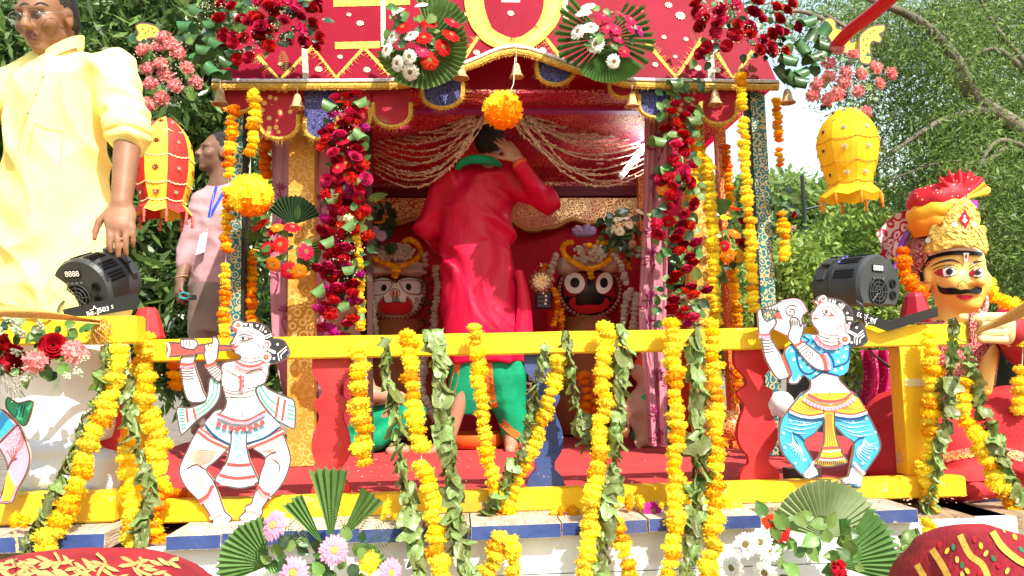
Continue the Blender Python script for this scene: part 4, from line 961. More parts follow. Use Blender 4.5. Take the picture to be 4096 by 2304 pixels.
bouquet('rose_spray', 'dark red rose spray with looped green leaves on the right roof corner', 'flower bunch', (2980, 120), 3.42,
        F_('r', 'crimson', zc([(1390, 30), (1700, 190), (1690, 270), (1840, 110), (1885, 150), (1900, 310), (1620, 350), (1860, 20), (1870, 380), (1560, 60)])+zd([(80, 150), (130, 260), (25, 260), (20, 360), (215, 210), (120, 400), (60, 60)]), 25)
        + [('r', 'crimson', random.uniform(2790, 3170), random.uniform(-20, 220), 26) for _ in range(20)] + F_('c', 'pink', zc([(1420, 110), (1680, 40), (1585, 150), (1540, 245)]), 30),
        rleaves(60, 2780, 3160, 0, 260, (28, 58), 'gddl'),
        [(x, y, 62, random.uniform(-60, 60), 0) for x, y in zd([(300, 190), (430, 250), (330, 300), (420, 370), (240, 380), (350, 460), (150, 480), (90, 570), (250, 580), (230, 640), (330, 560), (160, 610)])],
        [(x, y, 90, random.uniform(180, 360)) for x, y in [(2830, 190), (2900, 220), (3000, 250), (2770, 110)]], [(2880, 50, 90, 50, 200), (2990, 130, 80, 60, 180), (3100, 200, 50, 60, 120)], .12)
# gerbera fans over the arch
t = bouquet('gerbera_fan', 'round palm fan bunch of white and red gerberas left of the arch', 'flower bunch', (1690, 190), 3.38,
        F_('g', 'white', zb([(1250, 40), (1170, 270), (990, 380), (1160, 430), (1070, 480), (1165, 545), (1030, 280), (1075, 90)]), 36)
        + F_('g', 'red', zb([(1300, 180), (1480, 175), (1270, 290), (1410, 360), (1310, 460), (1470, 270), (1110, 210)]), 42)+F_('g', 'pink', zb([(1255, 390)]), 34),
        rleaves(34, 1540, 1760, 20, 240, (30, 60), 'gl'), (), (), ())
palm_fan('palm_fan', 1690, 190, 190, -170, 75, 34, 3.42, t); palm_fan('palm_fan', 1720, 150, 175, 20, 110, 12, 3.44, t)
t = bouquet('gerbera_fan', 'spiky palm fan bunch of white and pink gerberas right of the arch', 'flower bunch', (2420, 165), 3.38,
        F_('g', 'white', zc([(540, 100), (595, 210), (500, 240), (630, 340), (765, 465), (575, 50)]), 37)
        + F_('g', 'pink', zc([(690, 130), (720, 215), (785, 225), (805, 290), (845, 390), (895, 215), (890, 150), (800, 105)]), 32)+F_('g', 'magenta', zc([(965, 235)]), 30),
        rleaves(26, 2330, 2540, 20, 200, (26, 46), 'gl'), (), [(x, y, 90, random.uniform(150, 390)) for x, y in [(2320, 150), (2400, 60), (2460, 40), (2500, 180), (2360, 170)]], ())
palm_fan('palm_fan', 2425, 165, 195, -130, -40, 20, 3.42, t)
for a in list(range(-38, 60, 9))+list(range(130, 235, 9)): palm_fan('palm_blade', 2420, 150, random.uniform(180, 225), a, a+6, 2, 3.43, t, tilt=.1)
# tall floral columns
col_fl = [('r', 'crimson', x, y, 24) for x, y in zb([(685, 735), (755, 715), (510, 1010), (690, 980), (600, 1120), (780, 1270), (620, 1345), (540, 1360)])]
col_fl += F_('g', 'red', zb([(680, 810), (650, 1070), (660, 1210), (740, 930)]), 33)+F_('c', 'magenta', zb([(585, 860), (570, 1040), (735, 1150), (815, 965)]), 25)+F_('g', 'yellow', zb([(595, 960)]), 36)+F_('r', 'pink', zb([(825, 1355), (770, 1260), (540, 1360)]), 25)+F_('c', 'red', zb([(500, 1110), (740, 920), (600, 1430), (810, 1240)]), 26)
col_fl += F_('c', 'red', yb([(530, 20), (620, 10), (640, 140), (540, 290), (660, 500), (590, 810), (560, 930), (530, 630), (840, 330), (815, 140), (720, 750)]), 26)+F_('c', 'magenta', yb([(525, 200), (720, 820), (470, 875), (560, 1020), (590, 1060), (540, 730)]), 27)+F_('r', 'pink', yb([(668, 405), (550, 540), (605, 600), (615, 700), (520, 1000)]), 27)+F_('r', 'crimson', yb([(510, 280), (610, 440), (660, 310), (470, 560)]), 25)+F_('c', 'cream', yb([(700, 200), (650, 190)]), 20)
for i in range(64):
    y = 380+i*14.6; k = random.choice((('r', 'crimson', 26), ('c', 'red', 27), ('r', 'pink', 25), ('c', 'crimson', 27), ('r', 'crimson', 24), ('c', 'magenta', 24), ('g', 'red', 30)))
    col_fl.append((k[0], k[1], 1300+55*random.random()*2.6+(rj(10)), y, k[2]))
bouquet('floral_column', 'tall column of red roses, gerberas and looped leaves on the left of the cabin', 'flower column', (1375, 700), 3.56, col_fl,
        rleaves(80, 1290, 1470, 380, 1330, (26, 48), 'gddl'), [(x, y, 52, random.uniform(-40, 40), 1) for x, y in zb([(545, 820), (800, 800), (775, 1040), (750, 1380)])+yb([(575, 70), (720, 270), (550, 400), (710, 610), (670, 880), (490, 760)])],
        [(x, y, 80, random.uniform(180, 400)) for x, y in [(1480, 400), (1490, 470), (1485, 620), (1300, 900), (1320, 940), (1390, 880), (1410, 1090), (1280, 1200), (1290, 700), (1470, 800), (1400, 1280)]], [(1390, 1000, 70, 120, 120), (1370, 500, 60, 100, 80)], .13)
bf = F_('r', 'crimson', zc([(1205, 850), (1160, 980), (1130, 1360), (1300, 1340)]), 26)+F_('c', 'red', zc([(1285, 900), (1290, 1020), (1300, 1140), (1350, 1170), (1255, 1255)]), 27)+F_('r', 'pink', zc([(1410, 750), (1240, 1100)]), 25)+F_('g', 'orange', zc([(1140, 1430)]), 32)+F_('g', 'yellow', zc([(1360, 1390)]), 40)
bf += F_('c', 'pink', yc([(1240, 20), (1090, 240)]), 26)+F_('g', 'red', yc([(1180, 220)]), 38)+F_('r', 'pink', yc([(1280, 235), (1110, 310), (1380, 365)]), 28)+F_('r', 'crimson', yc([(1360, 90), (1465, 720), (1205, 855)]), 26)+F_('c', 'red', yc([(1265, 440), (1370, 770), (1290, 920)]), 28)+F_('c', 'pink', yc([(1370, 940)]), 24)+F_('g', 'white', yc([(1280, 800), (1330, 870)]), 34)+F_('c', 'magenta', yc([(1335, 990)]), 24)
for i in range(36):
    y = 420+i*24; k = random.choice((('r', 'crimson', 25), ('c', 'red', 26), ('r', 'pink', 25), ('r', 'crimson', 24)))
    bf.append((k[0], k[1], 2660+random.random()*110, y, k[2]))
bouquet('floral_column', 'tall column of roses and trailing leafy sprigs on the right of the cabin', 'flower column', (2710, 700), 3.56, bf,
        rleaves(150, 2620, 2810, 330, 1290, (28, 58), 'gglld'), [(x, y, 56, random.uniform(-30, 30), 1) for x, y in zc([(1240, 650), (1100, 1090), (1380, 930)])],
        [(2700, 360, 80, 60), (2790, 370, 80, 20)], (), .13)
# gerbera bunches on the pillars
t = bouquet('gerbera_bunch', 'bunch of red gerberas with palm fans on the left gold pillar', 'flower bunch', (1130, 1000), 3.5,
        F_('g', 'scarlet', yb([(45, 240), (120, 290), (275, 270), (95, 420), (185, 400), (250, 595), (10, 260)]), 36)+F_('g', 'pink', yb([(375, 450)]), 38)+F_('g', 'orange', yb([(130, 545), (325, 600), (160, 270)]), 32),
        rleaves(24, 1020, 1250, 900, 1070, (28, 46), 'gl'), (), [(1020, 950, 70, 160), (1190, 880, 60, 90)], ())
palm_fan('palm_fan', 1170, 900, 118, 15, 150, 16, 3.54, t, mat_leaf('palm_dark', (.03, .075, .03), (.02, .05, .02), .2, .4, .15)); palm_fan('palm_fan', 1180, 1000, 110, -75, 20, 12, 3.53, t); palm_fan('palm_fan', 1060, 950, 70, 140, 200, 8, 3.52, t)
t = bouquet('gerbera_bunch', 'bunch of orange and yellow gerberas on the right pillar', 'flower bunch', (2930, 980), 3.7,
        F_('g', 'yellow', yc([(1615, 190), (1720, 485)]), 34)+F_('g', 'orange', yc([(1680, 310), (1630, 480)]), 34)+F_('g', 'red', yc([(1600, 410), (1690, 130)]), 28)+F_('r', 'crimson', yc([(1730, 395), (1740, 230)]), 24),
        rleaves(30, 2870, 3000, 860, 1080, (28, 48), 'gld'))
palm_fan('palm_fan', 2890, 880, 90, 60, 120, 6, 3.74, t); palm_fan('palm_blade', 2890, 1050, 90, 240, 280, 4, 3.74, t)
bouquet('daisy_bunch', 'bunch of small white daisies beside the black-faced idol', 'flower bunch', (2490, 930), 4.75,
        F_('g', 'cream', yc([(795, 205), (850, 190), (880, 245), (745, 285), (815, 300), (890, 330), (905, 395), (965, 150)]), 24), rleaves(44, 2410, 2570, 840, 1030, (30, 55), 'ddg'))
bouquet('daisy_bunch', 'shaded bunch of lilac daisies and dark leaves above the white-faced idol', 'flower bunch', (1520, 930), 4.7,
        F_('g', 'lilac', yb([(945, 330), (890, 290)]), 24)+F_('g', 'orange', yb([(930, 210)]), 26), rleaves(34, 1480, 1580, 830, 970, (30, 60), 'dd'))
bouquet('leaf_bunch', 'small leafy bunch with a dark bud hanging beyond the right teal pillar', 'flower bunch', (3125, 800), 3.6, F_('r', 'crimson', [(3172, 858)], 14)+F_('g', 'white', [(3170, 915)], 18), rleaves(12, 3100, 3180, 760, 850, (36, 60), 'gld'))
# bottom left and right bunches
t = bouquet('gerbera_bunch', 'bunch of pale pink gerberas and folded palm at the bottom left', 'flower bunch', (1250, 2210), 2.22,
        F_('g', 'palepink', [(1098, 2102), (1335, 2200), (1175, 2290), (1560, 2290)], 62)+F_('m', 'y', [(1478, 2250)], 44),
        rleaves(30, 1080, 1460, 2140, 2304, (40, 70), 'gld'), (), [(x, y, 130, a) for x, y, a in [(1180, 2150, 150), (1230, 2190, 120), (1420, 2130, 60), (1440, 2200, 20), (1110, 2250, 170), (1150, 2290, 190), (1330, 2260, 200), (1380, 2120, 110), (1250, 2270, 260), (1480, 2160, 40)]], (), .1)
palm_fan('palm_fan', 1325, 2170, 290, 76, 106, 5, 2.27, t, tilt=.05); palm_fan('palm_fan', 1300, 2190, 230, 112, 134, 4, 2.29, t, tilt=.05); palm_fan('palm_fan', 1355, 2170, 230, 40, 66, 4, 2.29, t, tilt=.05)
palm_fan('palm_fan', 1080, 2260, 195, 95, 200, 14, 2.25, t); palm_fan('palm_fan', 1440, 2280, 110, 0, 80, 7, 2.25, t)
t = bouquet('gerbera_bunch', 'bunch of white gerberas before the big palm fan at the bottom right', 'flower bunch', (3200, 2230), 2.22,
        F_('g', 'white', [(3040, 2170), (2985, 2180), (2930, 2270), (3075, 2200), (3060, 2290)], 52)+F_('g', 'scarlet', [(3120, 2130), (3085, 2090)], 40)+F_('c', 'scarlet', [(3355, 2285)], 42),
        rleaves(46, 3060, 3420, 2060, 2304, (44, 84), 'gll'), (), (), (), .12)
palm_fan('palm_fan', 3300, 2150, 235, 0, 168, 24, 2.30, t, mat_leaf('palm_pale', (.38, .47, .25), (.25, .36, .15), .2, .4, .3), tilt=.1)
palm_fan('palm_fan', 3340, 2260, 265, -20, 60, 13, 2.26, t, tilt=.1); palm_fan('palm_blade', 3370, 2200, 130, 75, 100, 3, 2.25, t)
# bunch tied at the left rail end
bouquet('mixed_bunch', 'bunch of dark red roses, pink carnations and tuberose buds at the left rail end', 'flower bunch', (150, 1400), 2.38,
        F_('r', 'crimson', [(212, 1385), (25, 1395), (70, 1440)], 50)+F_('c', 'blush', [(140, 1445), (298, 1412)], 46)+[('t', 'w', x, y, r) for x, y, r in [(75, 1310, 40), (110, 1350, 40), (300, 1480, 40), (265, 1500, 36), (140, 1500, 42), (95, 1420, 38), (320, 1440, 36), (20, 1330, 40), (165, 1330, 36)]],
        rleaves(40, 0, 330, 1280, 1520, (36, 66), 'gld'), (), [(140, 1190, 70, 120), (180, 1180, 70, 70), (240, 1500, 70, 250), (110, 1220, 60, 150), (190, 1220, 60, 60)], [(50, 1500, 60, 50, 140), (60, 1560, 40, 50, 80)], .12)
fl = gerbera('magenta'); p = P(2610, 2045, 2.5); link('gerbera', fl, None, xf(p, (0.3, -1, .5), .035)); o = [q for q in COL.objects if q.name.startswith('gerbera') and q.parent is None][-1]
setp(o, 'single wilted magenta flower lying on the blue plank edge', 'flower')
# ================================================================== painted plywood figures
A_, B_, C_, D_ = Zm(660, 1270, 3.45), Zm(660, 1690, 3.45), Zm(3010, 1170, 3.45), Zm(3010, 1590, 3.45)
PW = mat('paint_white', (.82, .8, .78), .55, (.74, .71, .68), 20); PR = mat('paint_red', (.6, .07, .06), .55); PK = mat('paint_black', (.03, .027, .03), .55)
PLN = mat('paint_line', (.1, .06, .06), .6); PBL = mat('paint_blue', (.03, .28, .6), .5, (.06, .36, .66), 12); PBD = mat('paint_dark_blue', (.01, .05, .14), .5); PCY = mat('paint_pale_cyan', (.42, .68, .64), .55)
PYL = mat('paint_yellow', (.82, .5, .03), .5); POR = mat('paint_orange', (.75, .2, .05), .5); PPB = mat('paint_pale_blue', (.36, .58, .68), .55); PBR = mat('paint_brown', (.26, .045, .035), .6, (.4, .1, .08), 60, stretch=(1, 1, 12)); PPK = mat('paint_pink', (.75, .3, .38), .5); PGR = mat('paint_green', (.03, .3, .12), .5); PLB = mat('paint_light_blue', (.4, .75, .9), .5)
PLY = mat('plywood_edge', (.6, .45, .28), .8)
class Cutout:
    def __init__(s, name, label, base, b, cat='cutout figure', group=None):
        s.b = b; s.t = thing(name, label, cat, P(base[0], base[1], b), group); s.n = 0
    def panel(s, name, poly, m, edge=True, smooth=3):
        """a sawn plywood piece of real thickness; returns a Paint for its face"""
        s.n += 1; bb_ = s.b-.0016*s.n; q = smooth_loop(poly, smooth) if smooth else poly
        mb = MB(); mb.prism([P(x, y, bb_) for x, y in q], (0, .011, 0))
        nrm = len(q)
        mb.m = [0]*(nrm-2)+[1]*(len(mb.f)-(nrm-2))
        o = mb.build(name, [m, PLY], s.t, fixn=True); pt = Paint(o, plane_surf(bb_), .0005); pt.l = 1; pt.poly = q
        if edge: pt.strokes([q], 6, PLN, 'outline', closed=True)
        return pt
def rosette(pt, x, y, r, a=PW, b=PR):
    pt.dots([(x, y)], r, a, 'flower_ornament', 16); pt.dots([(x+r*.82*math.cos(k*.5236), y+r*.82*math.sin(k*.5236)) for k in range(12)], r*.12, PPK, 'petal_dots', 6); pt.dots([(x, y)], r*.55, b, 'flower_ornament', 14); pt.dots([(x, y)], r*.28, POR, 'flower_ornament', 10)
def bead_line(pt, path, r, m, n): pt.dots([interp(path, (i+.5)/n) for i in range(n)], r, m, 'beads', 8)
# ---- flute player
c = Cutout('flute_player_cutout', 'painted plywood figure of a white flute player leaning on the railing', (1000, 2105), 2.605, group='painted plywood figures on the railing')
hip = B_([(540, 40), (640, -110), (760, -180), (1100, -120), (1400, -180), (1500, -60), (1600, 100), (1660, 230), (1715, 400), (1730, 520), (1700, 660), (1640, 800), (1560, 920), (1430, 1060), (1340, 1180), (1350, 1230), (1315, 1310), (1290, 1370), (1160, 1395), (1060, 1360), (1035, 1300), (1105, 1230), (1120, 1150), (1190, 1120), (1230, 1000), (1280, 880), (1320, 700), (1385, 500), (1290, 405), (1150, 330), (1010, 250), (890, 340), (800, 430), (700, 530), (570, 650), (660, 790), (720, 920), (780, 1100), (830, 1230), (910, 1300), (920, 1330), (830, 1430), (690, 1420), (660, 1370), (630, 1290), (540, 1150), (400, 1010), (280, 880), (215, 740), (200, 640), (240, 520), (310, 380), (380, 220), (450, 120)])
lg = c.panel('legs', hip, PW)
for pts in ([(300, 640), (430, 580), (560, 650)], [(1390, 480), (1460, 430), (1540, 410)]): lg.strokes([B_(pts)], 6, PLN, res=4)
lines = []
for i in range(9):
    lines.append([(780-10*i, 400+14*i), (560-10*i, 380+26*i), (420-14*i, 390+22*i)]); lines.append([(430+12*i, 600+8*i), (390+18*i, 720+20*i), (300+32*i, 760+34*i)])
    lines.append([(1310+8*i, 390+6*i), (1450+10*i, 370+9*i), (1640-5*i, 310+14*i)] if i < 4 else [(1440+4*i, 460+6*i), (1540+6*i, 490+14*i), (1640-12*i, 500+42*i)])
lg.strokes([B_(l) for l in lines], 2.6, mat('paint_fold_line', (.35, .2, .18), .6), 'fold_lines', taper=True, res=4)
lg.fill(B_([(300, 500), (470, 130), (760, 370), (560, 640)]), mat('paint_worn', (.5, .4, .28), .8, (.72, .66, .58), 14), 'worn_patch', layer=1)
for a, b_ in (([(470, 90), (640, 220), (880, 330)], [(500, 60), (660, 170), (900, 290)]), ([(1140, 330), (1400, 230), (1640, 110)], [(1140, 290), (1400, 190), (1600, 60)])):
    lg.strokes([B_(a)], 24, PR, 'red_border', res=4); bead_line(lg, B_(a), 4, PW, 18)
skt = [lg.fill(B_(smooth_loop([(560, 10), (760, -120), (1100, -60), (1400, -120), (1540, -20), (1580, 60), (1380, 200), (1130, 280), (900, 290), (700, 190)], 3)), PPB, 'skirt_cloth')]
sw = []
for i in range(26):
    x, y = random.choice([(random.uniform(620, 900), random.uniform(0, 180)), (random.uniform(1130, 1480), random.uniform(0, 190))]); sw.append([(x+26*(1-k/9)*math.cos(k*.9), y+26*(1-k/9)*math.sin(k*.9)) for k in range(9)])
lg.strokes([B_(q) for q in sw], 2.2, mat('paint_swirl', (.15, .35, .5), .6), 'swirls')
lg.strokes([B_([(560, 30), (700, 190), (900, 300)]), B_([(1130, 290), (1380, 210), (1580, 70)])], 8, PBD, 'dark_border', res=4)
for a, b_ in (([(480, 1080), (600, 1000), (670, 860)], 0), ([(1290, 880), (1360, 960), (1460, 1000)], 0)): lg.strokes([B_(a)], 16, PR, 'cuff', res=4); bead_line(lg, B_([(x+14, y+42) for x, y in a]), 4, PPK, 10)
for pth in ([(640, 1320), (720, 1260), (815, 1220)], [(1130, 1180), (1240, 1190), (1340, 1240)]): lg.strokes([B_(pth)], 16, PPK, 'anklet', res=4); bead_line(lg, B_(pth), 6, PW, 7)
body = A_([(985, 200), (955, 275), (900, 368), (945, 385), (938, 440), (965, 490), (1040, 525), (1030, 580), (900, 605), (795, 640), (770, 800), (790, 950), (830, 1090), (850, 1180), (800, 1290), (700, 1360), (900, 1449), (1250, 1440), (1480, 1380), (1400, 1260), (1300, 1120), (1250, 1000), (1300, 960), (1370, 910), (1420, 800), (1440, 660), (1560, 620), (1680, 560), (1720, 490), (1690, 390), (1640, 320), (1560, 295), (1490, 290), (1465, 215), (1400, 130), (1300, 78), (1200, 66), (1090, 66), (1030, 40), (960, 60), (920, 130), (932, 178)])
bd = c.panel('body', body, PW)
hair = A_([(1075, 100), (1200, 72), (1300, 82), (1400, 135), (1465, 220), (1488, 295), (1560, 300), (1635, 325), (1680, 390), (1710, 490), (1675, 552), (1575, 612), (1450, 632), (1420, 560), (1400, 440), (1470, 370), (1440, 320), (1380, 310), (1375, 240), (1300, 180), (1180, 130), (1080, 125)])
bd.fill(hair, PK, 'hair'); bd.dots(A_([(1120, 100), (1275, 112), (1390, 195), (1555, 370), (1505, 565), (1490, 480)]), 5, PW, 'hair_dots')
bd.strokes([A_(q) for q in ([(1175, 85), (1180, 135)], [(1200, 85), (1210, 140)], [(1340, 110), (1310, 175)], [(1370, 130), (1340, 190)], [(1380, 260), (1470, 225)], [(1390, 290), (1480, 250)], [(1425, 430), (1530, 470)], [(1420, 450), (1530, 495)], [(1580, 600), (1560, 500), (1680, 400)], [(1610, 570), (1600, 520), (1680, 440)])], 4, PW, 'hair_bands')
for x, y, r in ((1015, 105, 16), (1400, 545, 21)): rosette(bd, *A_([(x, y)])[0], r)
bd.fill(A_([(940, 120), (1000, 150), (1010, 210), (960, 190), (930, 160)]), PR, 'hair_ornament')
bd.strokes([A_(q) for q in ([(1020, 225), (1070, 190), (1140, 190), (1240, 228)], [(1020, 265), (1090, 238), (1210, 262)], [(1025, 295), (1090, 265), (1160, 280), (1230, 290)], [(1025, 295), (1080, 315), (1140, 312), (1230, 290)], [(960, 275), (905, 362), (945, 375), (985, 355), (975, 335)], [(1300, 360), (1295, 390), (1330, 412), (1375, 395)], [(1040, 545), (1180, 575), (1330, 545)], [(1060, 590), (1200, 620), (1340, 590)], [(800, 690), (930, 770), (1030, 830), (1060, 960), (1000, 1020), (860, 1000), (800, 940)], [(1110, 790), (1250, 715), (1330, 720), (1415, 820)], [(1110, 990), (1300, 950), (1370, 905)], [(850, 1100), (1050, 1110), (1240, 1075)], [(1080, 1290), (1070, 1360), (1085, 1360)], [(800, 1010), (1000, 1060), (1230, 1000)])], 4.2, PLN, 'drawn_lines', res=4)
bd.fill(A_([(1030, 296), (1090, 270), (1160, 284), (1110, 312), (1070, 312)]), PW, 'eye_white'); bd.dots(A_([(1085, 290)]), 6, PK, 'pupil'); bd.fill(A_([(1140, 300), (1160, 282), (1220, 291)]), PR, 'eye_corner')
bd.fill(A_([(942, 398), (975, 388), (1045, 378), (1020, 410), (975, 440), (945, 430)]), PR, 'lips')
ear = A_(smooth_loop([(1380, 340), (1440, 325), (1468, 365), (1440, 430), (1405, 455), (1380, 400)], 3)); bd.fill(ear, PW, 'ear'); bd.strokes([A_([(1395, 370), (1425, 345), (1440, 375), (1415, 430)])], 6, PR, 'ear_line', res=3)
nk = A_([(985, 605), (1080, 660), (1200, 680), (1310, 655), (1380, 610)]); bd.strokes([nk], 11, PR, 'necklace', res=4); bead_line(bd, [(x, y+9) for x, y in nk], 5, PPK, 16)
bd.strokes([A_(q) for q in ([(1050, 800), (1080, 900), (1055, 1000)],)], 16, PR, 'armlet', res=4); bead_line(bd, A_([(1090, 800), (1100, 900), (1085, 1000)]), 6, PPK, 9)
bl = A_([(750, 1330), (950, 1410), (1150, 1420), (1400, 1290)]); bd.strokes([bl], 13, PR, 'belt', res=4); bead_line(bd, [(x, y+10) for x, y in bl], 6, PPK, 22)
sw = []
for x, y in [(930, 650), (990, 700), (1090, 740), (960, 720), (1050, 770), (870, 1020), (960, 1050), (1140, 1020)]: sw.append([(x+34*(1-k/9)*math.cos(k*.9), y+34*(1-k/9)*math.sin(k*.9)) for k in range(9)])
bd.strokes([A_(q) for q in sw], 2.2, PPK, 'bodice_swirls')
bead_line(bd, B_([(720, 0), (860, 60), (1010, 85), (1200, 70), (1400, -20)]), 11, PR, 8)
sc_ = c.panel('scarf', A_([(640, 810), (760, 880), (760, 1050), (710, 1180), (600, 1300), (440, 1420), (260, 1600), (220, 1600), (185, 1449), (172, 1245), (330, 1245), (480, 1195), (570, 1120), (600, 1000), (610, 900)]), PCY)
sc_.strokes([A_(q) for q in ([(680, 860), (660, 1050), (560, 1200), (430, 1290)], [(730, 890), (710, 1070), (600, 1240), (430, 1350)], [(200, 1270), (270, 1270)], [(195, 1310), (270, 1310)], [(195, 1350), (270, 1350)], [(200, 1390), (275, 1390)], [(205, 1430), (280, 1430)], [(215, 1480), (290, 1480)], [(225, 1530), (290, 1520)])], 4, PGR, 'stripes', res=3)
sc_.strokes([A_([(300, 1260), (320, 1440)]), A_([(395, 1250), (430, 1400)])], 9, PR, 'red_bands')
s2 = c.panel('scarf', A_([(1260, 970), (1360, 925), (1430, 985), (1600, 1065), (1700, 1105), (1790, 1170), (1794, 1480), (1760, 1530), (1640, 1470), (1520, 1400), (1400, 1260), (1300, 1120)]), PCY)
s2.strokes([A_(q) for q in ([(1290, 1000), (1380, 1180), (1540, 1330)], [(1330, 960), (1440, 1120), (1560, 1200)], [(1690, 1200), (1780, 1230)], [(1690, 1260), (1780, 1290)], [(1690, 1320), (1780, 1350)], [(1690, 1380), (1780, 1410)])], 4, PGR, 'stripes', res=3); s2.strokes([A_([(1575, 1090), (1530, 1380)]), A_([(1660, 1130), (1620, 1420)])], 10, PR, 'red_bands')
ap = c.panel('apron', B_([(930, 100), (1110, 100), (1125, 300), (1170, 520), (1290, 790), (1280, 820), (1180, 880), (1040, 908), (900, 890), (780, 850), (690, 800), (740, 700), (840, 560), (890, 400), (915, 250)]), PPB)
ap.strokes([B_([(860, 570), (1000, 590), (1180, 580)]), B_([(750, 720), (980, 770), (1250, 740)])], 13, PR, 'red_bands', res=3); ap.strokes([B_([(800, 640), (1000, 690), (1210, 660)])], 20, PW, 'white_band', res=3)
ap.strokes([B_([(760+i*26, 775+18*math.sin(i*.16)), (770+i*25, 860+20*math.sin(i*.16))]) for i in range(19)], 4, PW, 'fringe'); sw = []
for i in range(12):
    x, y = random.uniform(945, 1110), 140+i*36; sw.append([(x+24*(1-k/9)*math.cos(k*.9), y+24*(1-k/9)*math.sin(k*.9)) for k in range(9)])
ap.strokes([B_(q) for q in sw], 2.2, mat('paint_swirl', (.15, .35, .5), .6), 'swirls')
fa = c.panel('forearm', A_([(215, 640), (240, 535), (400, 420), (450, 400), (455, 480), (400, 600), (420, 700), (490, 900), (520, 1000), (570, 1100), (550, 1150), (450, 1172), (330, 1150), (275, 1040), (240, 860)]), PW)
fa.strokes([A_([(235, y), (320, y+8), (400-0*y, y-4)]) for y in (700, 735, 770, 805, 840)], 4, PLN, 'bangles', res=3); fa.strokes([A_([(215, 645), (320, 655), (405, 635)])], 14, PR, 'bracelet', res=3); bead_line(fa, A_([(215, 680), (320, 690), (400, 670)]), 6, PPK, 8)
f2 = c.panel('forearm', A_([(545, 400), (560, 370), (660, 340), (655, 285), (700, 270), (745, 330), (735, 420), (720, 560), (690, 610), (760, 700), (790, 760), (760, 870), (700, 860), (600, 750), (550, 670), (575, 640), (540, 520)]), PW)
f2.strokes([A_([(580+i*22, 720+i*34), (650+i*25, 690+i*26), (720+i*14, 650+i*26)]) for i in range(5)], 4, PLN, 'bangles', res=3); f2.strokes([A_([(555, 675), (640, 650), (695, 615)])], 13, PR, 'bracelet', res=3); f2.strokes([A_([(600, 355), (615, 400)]), A_([(650, 350), (655, 420)])], 4, PLN, 'finger_lines')
fh = c.panel('hand', A_([(215, 330), (240, 300), (380, 297), (440, 330), (450, 400), (400, 440), (330, 440), (300, 430), (260, 420), (225, 400)]), PW); fh.strokes([A_([(260+i*42, 310), (265+i*40, 400)]) for i in range(3)], 4, PLN, 'finger_lines')
fl = c.panel('flute', A_([(22, 335), (215, 352), (225, 400), (300, 430), (400, 440), (450, 385), (540, 365), (545, 410), (560, 440), (540, 500), (440, 500), (390, 520), (240, 530), (60, 545), (30, 520)]), PBR, smooth=0); fl.strokes([A_([(35, 345), (62, 440), (40, 540)])], 9, PW, 'flute_rim', res=3)
fm = c.panel('flute', A_([(745, 380), (930, 392), (945, 440), (740, 460)]), PBR, smooth=0)
# ---- conch player
c = Cutout('conch_player_cutout', 'painted plywood figure in blue blowing a conch, leaning on the railing', (3300, 2000), 2.595, group='painted plywood figures on the railing')
legs = D_([(640, -10), (740, -90), (1000, -60), (1300, -100), (1450, -10), (1560, 180), (1640, 320), (1730, 520), (1765, 640), (1750, 740), (1660, 880), (1560, 1020), (1490, 1160), (1470, 1250), (1250, 1180), (1235, 1130), (1320, 1090), (1340, 1000), (1370, 850), (1400, 630), (1280, 540), (1130, 380), (1050, 330), (960, 370), (850, 500), (710, 600), (790, 780), (850, 900), (900, 1060), (780, 1120), (690, 1080), (560, 940), (430, 780), (380, 640), (365, 520), (395, 330), (480, 190), (560, 90)])
lg = c.panel('legs', legs, PBL)
lg.fill(D_([(700, 1050), (830, 930), (880, 1000), (900, 1060), (780, 1115), (700, 1090)]), PW, 'shin'); lg.fill(D_([(1370, 950), (1530, 1060), (1480, 1200), (1250, 1175), (1240, 1130), (1330, 1090)]), PW, 'shin')
wl = [[(430, 430), (560, 480), (760, 500)], [(440, 390), (640, 440), (880, 400)], [(480, 350), (700, 380), (940, 330)], [(540, 310), (760, 345), (960, 290)], [(1180, 310), (1360, 350), (1560, 330)], [(1180, 360), (1360, 410), (1600, 380)], [(1240, 420), (1420, 480), (1640, 440)], [(1300, 480), (1460, 530), (1680, 500)]]
for i in range(8): wl.append([(540+4*i, 480+12*i), (540+20*i, 640+12*i), (440+36*i, 620+42*i)]); wl.append([(1540-4*i, 560+8*i), (1600-24*i, 640+20*i), (1720-20*i, 620+44*i)])
lg.strokes([D_(q) for q in wl], 4.5, PLB, 'fold_lines', taper=True, res=4)
lg.dots(D_([(515, 315), (710, 350), (600, 430), (420, 490), (440, 690), (600, 735), (585, 905), (1565, 295), (1380, 330), (1685, 480), (1700, 700), (1475, 720), (1600, 830), (1515, 910), (720, 860)]), 6, PLB, 'dots')
lg.strokes([D_([(540, 480), (640, 520), (715, 600)]), D_([(1400, 620), (1470, 560), (1540, 545)])], 6, PBD, 'dark_lines', res=4)
lg.fill(D_([(650, 0), (760, -60), (1300, -70), (1450, 10), (1555, 180), (1330, 250), (1130, 220), (980, 240), (760, 260), (500, 190), (560, 100)]), PYL, 'sash')
lg.strokes([D_([(560+i*30, 110-i*26), (700+i*20, 190-i*24), (960, 160-i*10)]) for i in range(5)]+[D_([(1540-i*30, 120-i*28), (1400-i*20, 170-i*22), (1140, 150-i*8)]) for i in range(5)], 4, POR, 'sash_lines', res=4)
for q in ([(500, 180), (640, 240), (800, 265), (975, 235)], [(1130, 220), (1330, 250), (1450, 235), (1570, 190)]): lg.strokes([D_([(x, y-12) for x, y in q])], 12, PR, 'sash_border', res=4); bead_line(lg, D_([(x, y+14) for x, y in q]), 5.5, PW, 16); lg.strokes([D_([(x, y+50) for x, y in q])], 8, PBD, 'dark_border', res=4)
